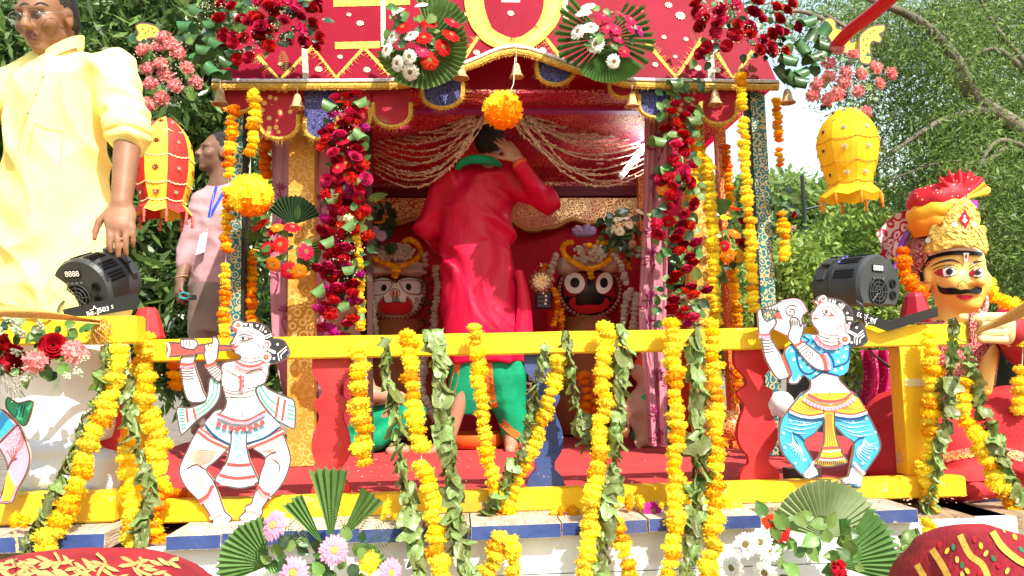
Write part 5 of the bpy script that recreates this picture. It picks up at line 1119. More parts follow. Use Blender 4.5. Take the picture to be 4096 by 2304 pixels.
bead_line(lg, D_([(690, 20), (800, 90), (980, 150), (1130, 150), (1280, 90), (1400, 10)]), 9, PPK, 15); bead_line(lg, D_([(740, -20), (900, 60), (1060, 85), (1220, 50), (1340, -30)]), 6, PW, 18)
for q in ([(700, 1060), (790, 960), (830, 880)], [(1375, 890), (1440, 970), (1530, 1050)]): lg.strokes([D_(q)], 14, PR, 'cuff', res=3); bead_line(lg, D_(q), 5, PW, 8)
lg.strokes([D_([(1250, 1165), (1360, 1150), (1480, 1200)])], 13, PPK, 'anklet', res=3)
body = C_([(860, 230), (800, 290), (790, 310), (810, 330), (808, 400), (840, 450), (910, 545), (880, 580), (690, 580), (620, 720), (520, 720), (440, 830), (480, 950), (540, 1100), (500, 1240), (620, 1250), (700, 1140), (800, 1220), (790, 1330), (700, 1430), (1000, 1500), (1400, 1449), (1320, 1330), (1200, 1200), (1210, 1140), (1310, 1080), (1320, 960), (1345, 760), (1480, 740), (1580, 680), (1560, 560), (1520, 440), (1450, 405), (1370, 400), (1380, 300), (1330, 200), (1230, 120), (1110, 85), (1030, 75), (970, 40), (910, 60), (890, 110), (830, 110), (880, 170)])
bd = c.panel('body', body, PW)
bd.fill(C_(smooth_loop([(690, 590), (800, 580), (880, 690), (1000, 760), (1200, 720), (1330, 720), (1340, 860), (1310, 1080), (1190, 1150), (960, 1110), (810, 1210), (700, 1130), (560, 1240), (540, 1100), (480, 930), (450, 840), (530, 730), (640, 700)], 2)), PBL, 'blouse')
fw = []
for x, y in [(540, 800), (570, 920), (660, 1020), (780, 1030), (840, 730), (750, 620), (950, 800), (1160, 810), (1260, 880), (1180, 950), (1290, 770), (1140, 1070), (1230, 1040), (870, 1110), (640, 1170), (660, 900), (720, 960)]: fw += [(x+13, y+10), (x-13, y+10), (x, y-16)]
bd.dots(C_(fw), 4.2, PLB, 'blouse_flowers', 7)
bd.strokes([C_(q) for q in ([(600, 820), (620, 960), (680, 1090), (780, 1125), (870, 1080)], [(960, 1100), (820, 1190)], [(1190, 1150), (1070, 1120), (960, 1095)], [(1040, 830), (1100, 920), (1125, 1040)], [(1340, 760), (1310, 950), (1130, 1030)], [(690, 600), (780, 660), (700, 700)])], 7, PBD, 'blouse_lines', res=4)
hair = C_([(1030, 85), (1110, 92), (1230, 128), (1325, 205), (1372, 300), (1365, 405), (1450, 412), (1515, 445), (1555, 560), (1575, 675), (1480, 735), (1350, 755), (1300, 700), (1310, 520), (1350, 440), (1290, 420), (1280, 330), (1230, 220), (1140, 150), (1030, 115)])
bd.fill(hair, PK, 'hair'); bd.dots(C_([(1060, 110), (1195, 170), (1300, 285), (1335, 425), (1430, 485), (1360, 690)]), 5, PW, 'hair_dots')
bd.strokes([C_(q) for q in ([(1110, 100), (1095, 150)], [(1140, 110), (1120, 165)], [(1240, 150), (1200, 210)], [(1265, 170), (1225, 230)], [(1285, 340), (1375, 350)], [(1290, 370), (1375, 375)], [(1300, 540), (1420, 600)], [(1310, 520), (1430, 580)], [(1430, 720), (1440, 620), (1530, 560)], [(1470, 700), (1480, 640), (1540, 590)], [(1400, 700), (1400, 620), (1520, 520)])], 4.5, PW, 'hair_bands')
for x, y, r in ((970, 85, 13), (1262, 645, 22)): rosette(bd, *C_([(x, y)])[0], r)
bd.fill(C_([(870, 120), (920, 105), (945, 130), (915, 180)]), PR, 'hair_ornament')
bd.strokes([C_(q) for q in ([(970, 205), (1050, 200), (1110, 250), (1150, 300)], [(945, 260), (1000, 245), (1060, 280), (1110, 328)], [(945, 260), (980, 310), (1040, 325), (1110, 328)], [(860, 240), (800, 295), (850, 320), (880, 310)], [(1150, 510), (1180, 480), (1240, 460)], [(915, 545), (1060, 595), (1190, 590)], [(890, 590), (1040, 640), (1190, 635)], [(880, 620), (1040, 685), (1190, 680)], [(1048, 1370), (1055, 1440)], [(850, 1370), (890, 1440)], [(1245, 1350), (1240, 1400)])], 4, PLN, 'drawn_lines', res=4)
bd.dots(C_([(1000, 275)]), 6, PK, 'pupil'); bd.fill(C_([(1040, 320), (1060, 290), (1105, 327)]), PR, 'eye_corner'); bd.fill(C_([(815, 350), (850, 340), (905, 360), (860, 380), (820, 375)]), PR, 'lips')
bd.strokes([C_([(1265, 480), (1300, 455), (1310, 490), (1270, 530)])], 7, PPK, 'ear_line', res=3)
nk = C_([(850, 600), (900, 680), (1000, 740), (1120, 745), (1200, 700)]); bd.strokes([nk], 11, PR, 'necklace', res=4); bead_line(bd, C_([(830, 620), (890, 710), (1000, 770), (1120, 772), (1210, 725)]), 6, PPK, 18)
bl = C_([(740, 1400), (900, 1480), (1060, 1500), (1240, 1470), (1360, 1370)]); bd.strokes([bl], 11, PR, 'belt', res=4)
ap = c.panel('apron', D_([(985, 180), (1120, 180), (1130, 400), (1170, 600), (1230, 750), (1305, 870), (1270, 910), (1060, 955), (880, 930), (860, 900), (930, 800), (985, 600), (995, 380)]), PYL)
ap.strokes([D_([(1010+i*22, 190), (1010+i*22, 420), (1000+i*36, 660)]) for i in range(5)], 4, POR, 'pleats', res=3); ap.strokes([D_([(960, 700), (1080, 690), (1190, 690)]), D_([(920, 830), (1080, 850), (1250, 820)])], 11, PR, 'red_bands', res=3); ap.strokes([D_([(970, 740), (1090, 745), (1210, 720)]), D_([(920, 850), (1080, 870), (1260, 840)])], 6, PW, 'white_bands', res=3)
ap.strokes([D_([(900+i*27, 868+6*math.sin(i*.2)), (890+i*28, 930)]) for i in range(14)], 4, PLN, 'fringe')
fa = c.panel('forearm', C_([(75, 260), (120, 225), (140, 320), (200, 400), (310, 350), (325, 420), (280, 490), (240, 540), (245, 610), (330, 760), (420, 900), (460, 1000), (530, 1130), (380, 1200), (280, 1100), (170, 880), (120, 640), (70, 590), (90, 560), (80, 400)]), PW)
fa.strokes([C_([(125, y), (200, y+14), (260+(y-640)*.25, y-6)]) for y in (650, 690, 730, 770, 810)], 4, PLN, 'bangles', res=3); fa.strokes([C_([(75, 580), (150, 590), (240, 570)])], 10, PR, 'bracelet', res=3); bead_line(fa, C_([(90, 612), (160, 620), (230, 605)]), 6, PPK, 7); fa.strokes([C_([(400, 860), (460, 1000), (510, 1140)])], 8, PR, 'arm_band', res=3)
cn = c.panel('conch', C_([(120, 230), (280, 180), (400, 120), (560, 92), (660, 120), (720, 190), (750, 270), (700, 310), (680, 370), (690, 420), (740, 440), (700, 520), (600, 590), (480, 575), (380, 520), (290, 500), (330, 420), (310, 340), (280, 310), (380, 260), (250, 240)]), PW)
cn.strokes([C_([(535+r*math.cos(a), 260+r*math.sin(a)) for r, a in [(95*(1-k/26), 5.5-k*.42) for k in range(24)]])], 5, PLN, 'spiral'); cn.strokes([C_([(400, 130), (560, 100), (660, 130), (740, 270)]), C_([(300, 490), (400, 540), (490, 580)])], 10, PPK, 'pink_edge', res=4); cn.fill(C_([(280, 310), (370, 265), (420, 370), (330, 350)]), PR, 'conch_mouth')
cn.strokes([C_([(140+i*38, 230-i*9), (150+i*40, 310-i*12)]) for i in range(6)], 4, PLN, 'finger_lines')
f2 = c.panel('forearm', C_([(520, 370), (570, 340), (640, 380), (660, 480), (690, 420), (710, 460), (690, 560), (660, 660), (720, 690), (850, 790), (950, 870), (1000, 900), (1070, 1050), (1020, 1075), (900, 1060), (780, 980), (680, 870), (600, 760), (570, 720), (500, 640), (500, 560), (530, 480)]), PW)
f2.strokes([C_([(630+i*36, 790+i*32), (690+i*34, 750+i*32), (740+i*22, 720+i*26)]) for i in range(5)], 4, PLN, 'bangles', res=3); f2.strokes([C_([(575, 735), (640, 710), (690, 665)])], 11, PR, 'bracelet', res=3); f2.strokes([C_([(950, 850), (1000, 940), (1020, 1075)])], 16, PR, 'armlet', res=3); bead_line(f2, C_([(1000, 850), (1040, 950), (1055, 1060)]), 7, PPK, 8); f2.strokes([C_([(545+i*32, 375), (555+i*32, 460)]) for i in range(3)], 4, PLN, 'finger_lines')
# ---- partial dancer at the picture's left edge
c = Cutout('dancer_cutout', 'painted plywood dancer in blue and pink cut by the picture edge', (20, 2030), 2.40, group='painted plywood figures on the railing')
W1 = Zm(0, 1536, 1.887)
lg = c.panel('legs', W1([(-160, 180), (0, 190), (80, 250), (150, 330), (200, 450), (225, 560), (195, 680), (130, 800), (95, 890), (20, 900), (-10, 880), (20, 820), (60, 640), (20, 520), (-60, 420), (-160, 400)]), PPK)
lg.fill(W1([(-150, 190), (10, 200), (90, 280), (110, 310), (0, 420), (-150, 420)]), PBL, 'tunic'); lg.strokes([W1(q) for q in ([(0, 440), (60, 380), (130, 310)], [(60, 640), (90, 580), (130, 560)])], 8, PLN, 'lines', res=3); lg.strokes([W1([(100, 575), (60+i*24, 500-i*10)]) for i in range(5)], 4, PR, 'folds', taper=True)
lg.strokes([W1([(70, 650), (100, 720), (130, 770)])], 10, PW, 'cuff'); lg.fill(W1([(60, 660), (120, 780), (80, 880), (20, 880)]), PYL, 'shin')
g = c.panel('scarf', W1([(60, 100), (130, 145), (235, 125), (240, 180), (190, 315), (130, 270), (50, 180)]), PGR); g.strokes([W1([(150+i*22, 150), (120+i*24, 250)]) for i in range(3)], 4, PBD, 'stripes')
# ---- yellow cut-out heads on the roof corners
for nm, lb, b, pts, marks in (('makara_cutout', 'yellow painted beast-head board on the left roof corner', 3.36, z2([(1025, 200), (1060, 175), (1130, 180), (1190, 205), (1212, 250), (1195, 290), (1150, 285), (1105, 295), (1110, 320), (1040, 310), (1028, 280), (1045, 250)], 0, 0), [(1080, 220), (1120, 235), (1150, 215), (1165, 245), (1100, 250)]),
    ('makara_cutout', 'yellow painted curling neck board left of the red pole', 3.40, z2([(400, 190), (430, 145), (480, 135), (510, 170), (515, 210), (570, 225), (610, 270), (630, 320), (700, 300), (700, 420), (640, 430), (590, 400), (520, 390), (470, 300), (420, 230)], 3072, 0), [(450, 170)]),
    ('makara_cutout', 'yellow painted spotted beast-head board right of the red pole', 3.38, z2([(690, 290), (720, 240), (780, 200), (830, 190), (880, 190), (875, 235), (840, 255), (858, 290), (840, 320), (790, 310), (770, 350), (780, 420), (770, 480), (700, 470), (690, 400)], 3072, 0), [(720, 300), (750, 290), (740, 340), (720, 380), (750, 400), (730, 440), (770, 250), (800, 230)])):
    c = Cutout(nm, lb, pts[0], b); pp = c.panel('board', pts, mat('makara_yellow', (.85, .58, .05), .5)); ox = 0 if 'left roof' in lb else 3072
    pp.dots(z2(marks, ox, 0), 4, PLN, 'spots')
# ================================================================== bells
BELL = mat('brass_bell', (.72, .5, .25), .35, (.5, .3, .12), 70, .1, .7, 220, metal=.6)
for i, (x, y, hgt, lb) in enumerate([(881, 388, 66, 'leftmost of the brass bells along the eave, beside the marigold string'), (1189, 405, 62, 'brass bell hanging over the polka-dot flap'), (1843, 285, 66, 'brass bell at the left foot of the arch by the palm fan'), (2066, 282, 60, 'brass bell under the top of the arch'), (2528, 400, 62, 'brass bell at the right foot of the arch'), (2860, 392, 64, 'brass bell right of the right floral column'), (3150, 385, 64, 'rightmost brass bell, at the outer roof corner')]):
    b = 3.5; s = K(b); c = P(x, y, b); t = thing('bell', lb, 'bell', c, 'brass bells along the eave'); u = hgt*s
    mb = MB(); mb.lathe([(.06*u, .5*u), (.16*u, .46*u), (.24*u, .3*u), (.3*u, .0), (.36*u, -.25*u), (.5*u, -.42*u), (.52*u, -.48*u), (.46*u, -.48*u), (.3*u, -.2*u)], c, 18); mb.build('body', BELL, t, smooth=True)
    for k in range(7):
        a = .9*k; mb = MB(); mb.lathe([(.0, .055*u), (.05*u, .03*u), (.055*u, 0), (.03*u, -.05*u), (0, -.055*u)], c+Vector((.42*u*math.cos(a), .42*u*math.sin(a), -.47*u)), 8); mb.build('bead', mat('amber_bead', (.75, .25, .06), .2), t, smooth=True)
    mb = MB(); top = P(x+rj(4), y-hgt*1.6, b); mb.tube([c+Vector((0, 0, .48*u)), top], .002, 5); mb.build('chain', SILV, t)
# ================================================================== lanterns
def lantern(label, x, y0, b, prof, cols, petals, base_group='fabric lanterns hung at the roof ends', rot=.2, tass=None):
    """prof: (radius_px, y_px) from top; eight flat cloth panels"""
    c = P(x, y0, b); s = K(b); t = thing('lantern', label, 'lantern', c, base_group); zt = P(x, prof[0][1], b).z
    pt = [(r*s, zt-(yy-prof[0][1])*s) for r, yy in smooth_path(prof, 4)]; n = 8
    zf = lambda k: pt[k]
    for i in range(n):
        a0, a1 = rot+2*math.pi*i/n, rot+2*math.pi*(i+1)/n; m = cols[i % len(cols)]
        mb = MB(); rows = len(pt)
        for r, z_ in pt:
            for u in (0, .25, .5, .75, 1):
                q = Vector((r*math.cos(a0)*(1-u)+r*math.cos(a1)*u, r*math.sin(a0)*(1-u)+r*math.sin(a1)*u, 0)); bul = 1+.05*math.sin(math.pi*u)
                mb.v.append((c.x+q.x*bul, c.y+q.y*bul, z_))
        for k in range(rows-1):
            for u in range(4): mb.f.append((k*5+u, k*5+u+1, k*5+6+u, k*5+5+u)); mb.m.append(0)
        am = (a0+a1)/2; r, z_ = pt[-1]; rp, zp = petals
        nv = len(mb.v); e0, e1 = Vector((r*math.cos(a0), r*math.sin(a0), 0)), Vector((r*math.cos(a1), r*math.sin(a1), 0)); o = Vector((c.x, c.y, 0))
        r2, z2_ = rp*s, z_-zp*s
        mb.add([o+e0+Vector((0, 0, z_)), o+e1+Vector((0, 0, z_)), o+Vector((r2*math.cos(a1)*.98, r2*math.sin(a1)*.98, z2_+zp*s*.3)), o+Vector((r2*math.cos(am), r2*math.sin(am), z2_)), o+Vector((r2*math.cos(a0)*.98, r2*math.sin(a0)*.98, z2_+zp*s*.3))], [(0, 1, 2, 3, 4)])
        po = mb.build('panel', m, t, smooth=False)
        # zigzag trim and mirrors sewn on the panel
        for f_ in (.3, .52, .74, .95):
            k = int(f_*(rows-1)); r, z_ = pt[k]; tr = MB(); pts = []
            for q in range(11):
                u = q/10; v = Vector((r*math.cos(a0)*(1-u)+r*math.cos(a1)*u, r*math.sin(a0)*(1-u)+r*math.sin(a1)*u, 0)); bul = 1.012+.05*math.sin(math.pi*u)
                pts.append((c.x+v.x*bul, c.y+v.y*bul, z_-.008*math.sin(math.pi*u)+(.0015 if q % 2 else -.0015)))
            tr.tube(pts, .0022 if tass[2].name.startswith('stitch_red') else .0012, 4); tr.build('zigzag_trim', tass[1], po)
        for f_ in (.2, .41, .63, .84):
            k = int(f_*(rows-1)); r, z_ = pt[k]; dv = Vector((math.cos(am), math.sin(am), 0)); q = Vector((c.x, c.y, z_))+dv*(r*math.cos(math.pi/n)*1.06+.001)
            d2 = MB(); R = frame(dv, 0)
            d2.add([q+R@Vector((.009*(1.9 if j % 2 else .8)*math.cos(j*.3927), .009*(1.9 if j % 2 else .8)*math.sin(j*.3927), 0)) for j in range(16)], [tuple(range(16))]); d2.build('embroidered_star', tass[2], po, fixn=False)
            d3 = MB(); d3.lathe([(.0065, .0005), (.0065, .0025), (0, .003)], q, 10, ax=R); d3.build('mirror', mat('mirror', (.4, .34, .34), .15, metal=1), po)
        if tass[0]:
            r2_ = Vector((r2*math.cos(a0)*.98, r2*math.sin(a0)*.98, 0)); q = o+r2_+Vector((0, 0, z2_+zp*s*.3)); tm = MB()
            tm.lathe([(.001, 0), (.005, -.004), (.003, -.008), (.007, -.014), (.004, -.02), (.007, -.027), (.003, -.033), (.007, -.05), (.001, -.052)], q, 8); tm.build('tassel', tass[0], t, smooth=True)
    mb = MB(); mb.tube([Vector((c.x, c.y, zt+.002)), P(x+2, prof[0][1]-90, b)], .002, 5); mb.build('cord', BLACK, t); return t
lr = mat('lantern_red', (.6, .03, .02), .6, (.5, .02, .015), 10, bump=.2, bscale=90); ly = mat('lantern_yellow', (.88, .6, .06), .6, (.8, .5, .03), 10, bump=.2, bscale=90); lo_ = mat_leaf('lantern_orange', (.9, .6, .03), (.88, .48, .015), .0, .6, .3)
lantern('red and yellow striped fabric lantern with tassels hanging beside the man in yellow', 658, 650, 2.95, [(6, 468), (42, 492), (84, 540), (108, 610), (112, 680), (104, 750), (90, 800), (82, 822)], [lr, ly], (110, 50), rot=.45, tass=(mat('tassel_red', (.7, .12, .1), .7), mat('trim_cream', (.85, .7, .35), .6), mat('stitch_red', (.45, .05, .02), .7)))
lantern('plain orange-yellow fabric lantern with mirrors hanging at the right', 3392, 600, 2.95, [(6, 432), (50, 450), (98, 500), (124, 560), (126, 610), (112, 680), (94, 740), (88, 770)], [lo_, lo_], (128, 56), rot=.62, tass=(mat_leaf('tassel_orange', (.85, .4, .03), (.8, .3, .02), .1), mat('trim_brown', (.55, .2, .03), .7), mat('stitch_ochre', (.75, .5, .1), .7)))
# ================================================================== stage lamps
def textmesh(s, size):
    cu = bpy.data.curves.new('t', 'FONT'); cu.body = s; cu.size = size; cu.align_x = 'CENTER'; cu.align_y = 'CENTER'; cu.extrude = size*.02
    ob = bpy.data.objects.new('t', cu); COL.objects.link(ob); dg = bpy.context.evaluated_depsgraph_get(); dg.update()
    me = bpy.data.meshes.new_from_object(ob.evaluated_get(dg)); bpy.data.objects.remove(ob); bpy.data.curves.remove(cu); return me
def text(s, size, M, parent, m, name='lettering'):
    me = textmesh(s, size); me.materials.clear(); me.materials.append(m); return link(name, me, parent, M)
PRT = mat('white_print', (.8, .8, .8), .5); SLOT = mat('slot_black', (.004, .004, .005), .9); BLED = mat('blue_led', (.05, .05, .4), .3, emis=(.12, .1, 1, 3))
def lamp(label, c, ax, up, R, Ln, bracket, btxt, group):
    """drum stage lamp seen from its control side; ax = direction the lens points"""
    c = Vector(c); a = Vector(ax).normalized(); x = a.cross(Vector(up)).normalized(); u = x.cross(a)
    Rm = Matrix((x, a, u)).transposed(); W_ = lambda p: c+Rm@Vector(p); t = thing('stage_lamp', label, 'stage lamp', c, group)
    sec = []
    for k in range(33):
        th = -.62+(math.pi+1.24)*k/32; sec.append((math.cos(th)*R, math.sin(th)*R))
    prof = [(0, .93), (.012, 1.0), (Ln*.62, 1.0), (Ln*.66, .95), (Ln, .93)]; mb = MB(); n = len(sec)
    for y_, q in prof: mb.v += [tuple(W_((px*q, y_, pz*q))) for px, pz in sec]
    for i in range(len(prof)-1):
        for k in range(n): mb.f.append((i*n+k, i*n+(k+1) % n, (i+1)*n+(k+1) % n, (i+1)*n+k)); mb.m.append(0)
    mb.f += [tuple(range(n)), tuple(range((len(prof)-1)*n, len(prof)*n))]; mb.m += [0, 0]; mb.build('housing', BLK2, t)
    for th, w in ((.35, .16), (.75, .16), (1.25, .2), (1.72, .2), (2.2, .2), (2.75, .16)):
        for j in range(3):
            mb = MB(); d = Vector((math.cos(th+(j-1)*.11), 0, math.sin(th+(j-1)*.11))); mb.box(W_(d*(R+.0005)+Vector((0, Ln*.33, 0))), (.0035, Ln*.2, .0025), Rm @ Matrix.Rotation(-(th+(j-1)*.11)+math.pi/2, 3, 'Y')); mb.build('vent_slot', SLOT, t)
        mb = MB(); d = Vector((math.cos(th), 0, math.sin(th))); mb.box(W_(d*(R+.002)+Vector((0, Ln*.8, 0))), (.02, Ln*.09, .004), Rm @ Matrix.Rotation(-th+math.pi/2, 3, 'Y')); mb.build('raised_rib', BLK2, t, bevel=.0015)
    # control panel
    yo = -.002
    mb = MB(); mb.box(W_((-.012*R/.1, yo, .055*R/.1)), (.028, .0015, .0125), Rm); mb.build('display', SLOT, t)
    tm = Matrix.Translation(W_((-.012*R/.1, yo-.0022, .055*R/.1))) @ Rm.to_4x4() @ Matrix.Rotation(math.pi/2, 4, 'X')
    text('8888', .026, tm, t, mat('dim_segments', (.75, .72, .66), .5), 'display_digits')
    for j in range(4): mb = MB(); mb.box(W_((-.036+j*.016, yo-.001, .027)), (.004, .002, .003), Rm); mb.build('button', mat('grey_button', (.12, .12, .12), .5), t)
    fc = (-.012, yo, -.02); fr = R*.42
    mb = MB(); mb.lathe([(fr, -.001), (fr, .001), (0, .0012)], W_((fc[0], fc[1]+.0012, fc[2])), 24, ax=Rm@Matrix.Rotation(math.pi/2, 3, 'X')); mb.build('fan_opening', SLOT, t)
    for q in (1., .72, .42, .16): mb = MB(); mb.tube([W_((fc[0]+fr*q*math.cos(k*.2618), yo-.003, fc[2]+fr*q*math.sin(k*.2618))) for k in range(25)], .0016, 5, cap=False); mb.build('fan_guard_ring', BLK2, t)
    for k in range(8): mb = MB(); mb.tube([W_((fc[0]+fr*.14*math.cos(k*.785), yo-.003, fc[2]+fr*.14*math.sin(k*.785))), W_((fc[0]+fr*math.cos(k*.785), yo-.003, fc[2]+fr*math.sin(k*.785)))], .0015, 5); mb.build('fan_guard_spoke', BLK2, t)
    for dz in (.012, -.028): mb = MB(); mb.lathe([(.015, -.001), (.015, .004), (.009, .004), (.009, .001), (0, .001)], W_((.058*R/.1, yo, dz)), 16, ax=Rm@Matrix.Rotation(math.pi/2, 3, 'X')); mb.build('socket', SLOT, t)
    for k in range(3): mb = MB(); th = .9+k*.22; d = Vector((math.cos(math.pi-th), 0, math.sin(math.pi-th)))*(R+.002); mb.box(W_(d+Vector((0, Ln*.55, 0))), (.002,)*3, Rm); mb.build('indicator', BLED, t)
    # bracket bar of flat steel
    for poly, b_ in bracket:
        mb = MB(); mb.prism([P(px, py, b_) for px, py in poly], (0, .004, 0)); mb.build('bracket', mat('bracket_black', (.015, .015, .016), .35), t)
    for s_, sz, px, py, b_, ang in btxt:
        p = P(px, py, b_-.0025); Mx = Matrix.Translation(p) @ Matrix.Rotation(ang, 4, 'Y') @ Matrix.Rotation(math.pi/2, 4, 'X')
        if s_ == '*':
            q = []
            for k in range(10): r_ = sz*(1 if k % 2 == 0 else .42); q.append(Mx @ Vector((r_*math.sin(k*.6283), r_*math.cos(k*.6283), 0)))
            mb = MB(); mb.tube(q+[q[0]], .0011, 4); mb.build('star_mark', PRT, t)
        else: text(s_, sz, Mx, t, PRT)
    return t
gl = 'black stage lamps on the railing'
al = math.atan2(60, 285)
lamp('black stage lamp on the left rail end before the man in yellow', P(322, 1165, 2.585), (.24, .9, .36), (0, 0, 1), .104, .17,
     [([(250, 1238), (545, 1172), (560, 1206), (545, 1236), (262, 1282)], 2.525)],
     [('Jia', .02, 358, 1254, 2.525, -al), ('*', .016, 380, 1243, 2.525, -al), ('J503', .021, 413, 1239, 2.525, -al), ('S', .016, 449, 1228, 2.525, -al)], gl)
ar = math.atan2(95, 200)
lamp('black stage lamp on the right rail end before the crowned statue', P(3520, 1145, 2.655), (-.42, .9, .05), (.02, 0, 1), .112, .2,
     [([(3322, 1196), (3345, 1206), (3552, 1284), (3750, 1226), (3752, 1266), (3552, 1326), (3340, 1246)], 2.625)],
     [('J503', .022, 3448, 1262, 2.625, ar*.85+math.pi), ('Jia', .024, 3492, 1283, 2.625, ar*.85+math.pi), ('*', .019, 3472, 1282, 2.625, ar*.85+math.pi)], gl)
cb = MB(); cb.tube([Vector(q) for q in smooth_path([tuple(P(x, y, b)) for x, y, b in [(262, 1200, 2.6), (238, 1225, 2.56), (225, 1262, 2.5), (190, 1275, 2.46), (120, 1262, 2.462), (40, 1262, 2.464), (-40, 1270, 2.464)]], 6)], .0045, 6)
solo('cable', 'black power cable leaving the left stage lamp along the rail', 'cable', cb, BLK2, P(238, 1225, 2.56), smooth=True)
cb = MB(); cb.tube([Vector(q) for q in smooth_path([tuple(P(x, y, b)) for x, y, b in [(3425, 1205, 2.55), (3450, 1230, 2.54), (3455, 1300, 2.62), (3480, 1400, 2.8), (3560, 1470, 2.85), (3620, 1530, 2.86), (3590, 1610, 2.88), (3575, 1680, 2.88), (3620, 1750, 2.88)]], 6)], .0045, 6)
solo('cable', 'black power cable looping down behind the right yellow post', 'cable', cb, BLK2, P(3480, 1400, 2.8), smooth=True)
# ================================================================== reins, cloths, curtains, small props
RIB = mat('gold_ribbon', (.68, .4, .12), .45, (.55, .28, .07), 30, bump=.4, bscale=40, stretch=(1, 8, 8))
def strap(name, label, pts, w, b, cat):
    mb = MB()
    def fn(u, v):
        x, y, ww, bb_ = interp(pts, u); return P(x, y+(v-.5)*ww+3*math.sin(v*9+u*4), bb_+.012*math.sin(v*7+u*5))
    mb.grid(fn, 16, 8); k = len(mb.v); f0 = list(mb.f)
    mb.v += [tuple(Vector(v)+Vector((0, .002, 0))) for v in mb.v]; mb.f += [tuple(i+k for i in reversed(f)) for f in f0]; mb.m = [0]*len(mb.f)
    solo(name, label, cat, mb, RIB, P(pts[0][0], pts[0][1], pts[0][3]), fixn=False, smooth=True)
strap('rein_ribbon', 'gold ribbon rein tied round the left yellow rail end', [(-60, 1232, 62, 2.1), (150, 1255, 48, 2.25), (300, 1278, 26, 2.38), (400, 1292, 14, 2.44)], 0, 0, 'ribbon')
strap('rein_ribbon', 'gold ribbon rein held in the statue fist at the right', [(3900, 1332, 12, 2.52), (3990, 1290, 40, 2.45), (4060, 1258, 56, 2.35), (4180, 1200, 70, 2.2)], 0, 0, 'ribbon')
mb = MB()
for k in range(26):
    a = rj(1); mb.tube([P(395+rj(8), 1285+rj(8), 2.445), P(395+rj(50), 1300+rj(30), 2.43), P(398+rj(60), 1340+rj(50), 2.455)], .0012, 3)
for k in range(3): mb.tube([P(372+k*14, 1268, 2.462), P(376+k*14, 1300, 2.452), P(372+k*14, 1380, 2.462)], .004, 4)
solo('ribbon_knot', 'frayed golden raffia knot round the left yellow rail end', 'knot', mb, RIB, P(395, 1300, 2.45))
def hump(name, label, cx, cy, rx, ry, b, m):
    c = P(cx, cy, b); s = K(b); t = thing(name, label, 'cloth', c); mb = MB()
    def fn(u, v):
        th = -.1+math.pi*1.2*u-.3; ph = (v-.5)*math.pi; q = Vector((math.cos(th)*math.cos(ph), math.sin(ph), math.sin(th)*math.cos(ph)))
        r = 1+.06*noise.noise((u*6, v*5, 1))+.03*noise.noise((u*17, v*13, 3)); return c+Vector((q.x*rx*s*r, q.y*.3*r, q.z*ry*s*r))
    mb.grid(fn, 48, 28); return t, mb.build('drape', m, t, smooth=True, fixn=False)
RV = mat('red_velvet', (.3, .012, .02), .75, (.18, .008, .014), 9, 0, .5, 50)
t, o = hump('embroidered_cloth', 'red cloth with gold leaf appliqué over a rounded back at the bottom left', 230, 2480, 600, 236, 1.85, RV)
pt = Paint(o, bvh_surf(o), .0012); pt.l = 4; gl_ = mat('gold_leather', (.62, .36, .12), .45, (.5, .25, .08), 30, bump=.3)
for i in range(64):
    x = -10+(i%42)*17.5+rj(6); y = 2235+random.uniform(0, 80); a = random.uniform(-.5, .9)
    pt.fill([(x+32*math.cos(a)*u-9*math.sin(a)*v, y+32*math.sin(a)*u+9*math.cos(a)*v) for u, v in ((-1, 0), (-.5, .8), (.2, 1), (1, .1), (.3, -.7), (-.5, -.8))], gl_, 'leaf_applique', layer=1+i%3)
for i in range(4):
    x = 60+i*170+rj(30); pt.strokes([[(x, 2225+rj(15)), (x+18+rj(20), 2255), (x+4+rj(20), 2285), (x+24+rj(30), 2310)]], 12, gl_, 'wavy_applique', res=4); pt.l = 4
pt.dots([(8, 2250)], 26, mat('teal_mirror', (.02, .25, .28), .2), 'round_applique', 16)
t, o = hump('embroidered_cloth', 'red cloth with gold bands and jewels over a rounded back at the bottom right', 3990, 2480, 350, 365, 1.85, RV)
pt = Paint(o, bvh_surf(o), .0012); gb = mat('gold_band', (.62, .38, .06), .45, (.5, .28, .04), 40, bump=.3)
for q in ([(3840, 2140), (3880, 2220), (3930, 2260), (3960, 2330)], [(3970, 2130), (4010, 2190), (4070, 2240), (4110, 2260)], [(3730, 2200), (3770, 2260), (3800, 2320)], [(3670, 2260), (3700, 2310)]): pt.strokes([q], 26, gb, 'gold_band', res=5); pt.l = 2
for x, y, cc in [(3790, 2205, 0), (3815, 2190, 1), (3830, 2240, 2), (3850, 2262, 1), (3900, 2160, 3), (3925, 2185, 0), (3945, 2215, 2), (3975, 2235, 1), (3995, 2265, 3), (4030, 2285, 2), (3760, 2180, 3), (3740, 2225, 1), (4020, 2120, 2), (4060, 2150, 0), (4085, 2200, 1), (3850, 2300, 2), (3870, 2285, 0), (3920, 2290, 3)]:
    pt.fill(ell(x, y, 8, 14, 10, rj(.6)), [PYL, mat('jewel_green', (.02, .16, .06), .2), mat('jewel_gold', (.7, .45, .08), .25), mat('jewel_red', (.5, .01, .02), .2)][cc], 'jewel', layer=2)
CUR = mat('mauve_curtain', (.52, .22, .27), .6, (.44, .17, .22), 6, 0, .3, 120, stretch=(40, 40, 2)); CURD = mat('curtain_print', (.24, .02, .085), .6)
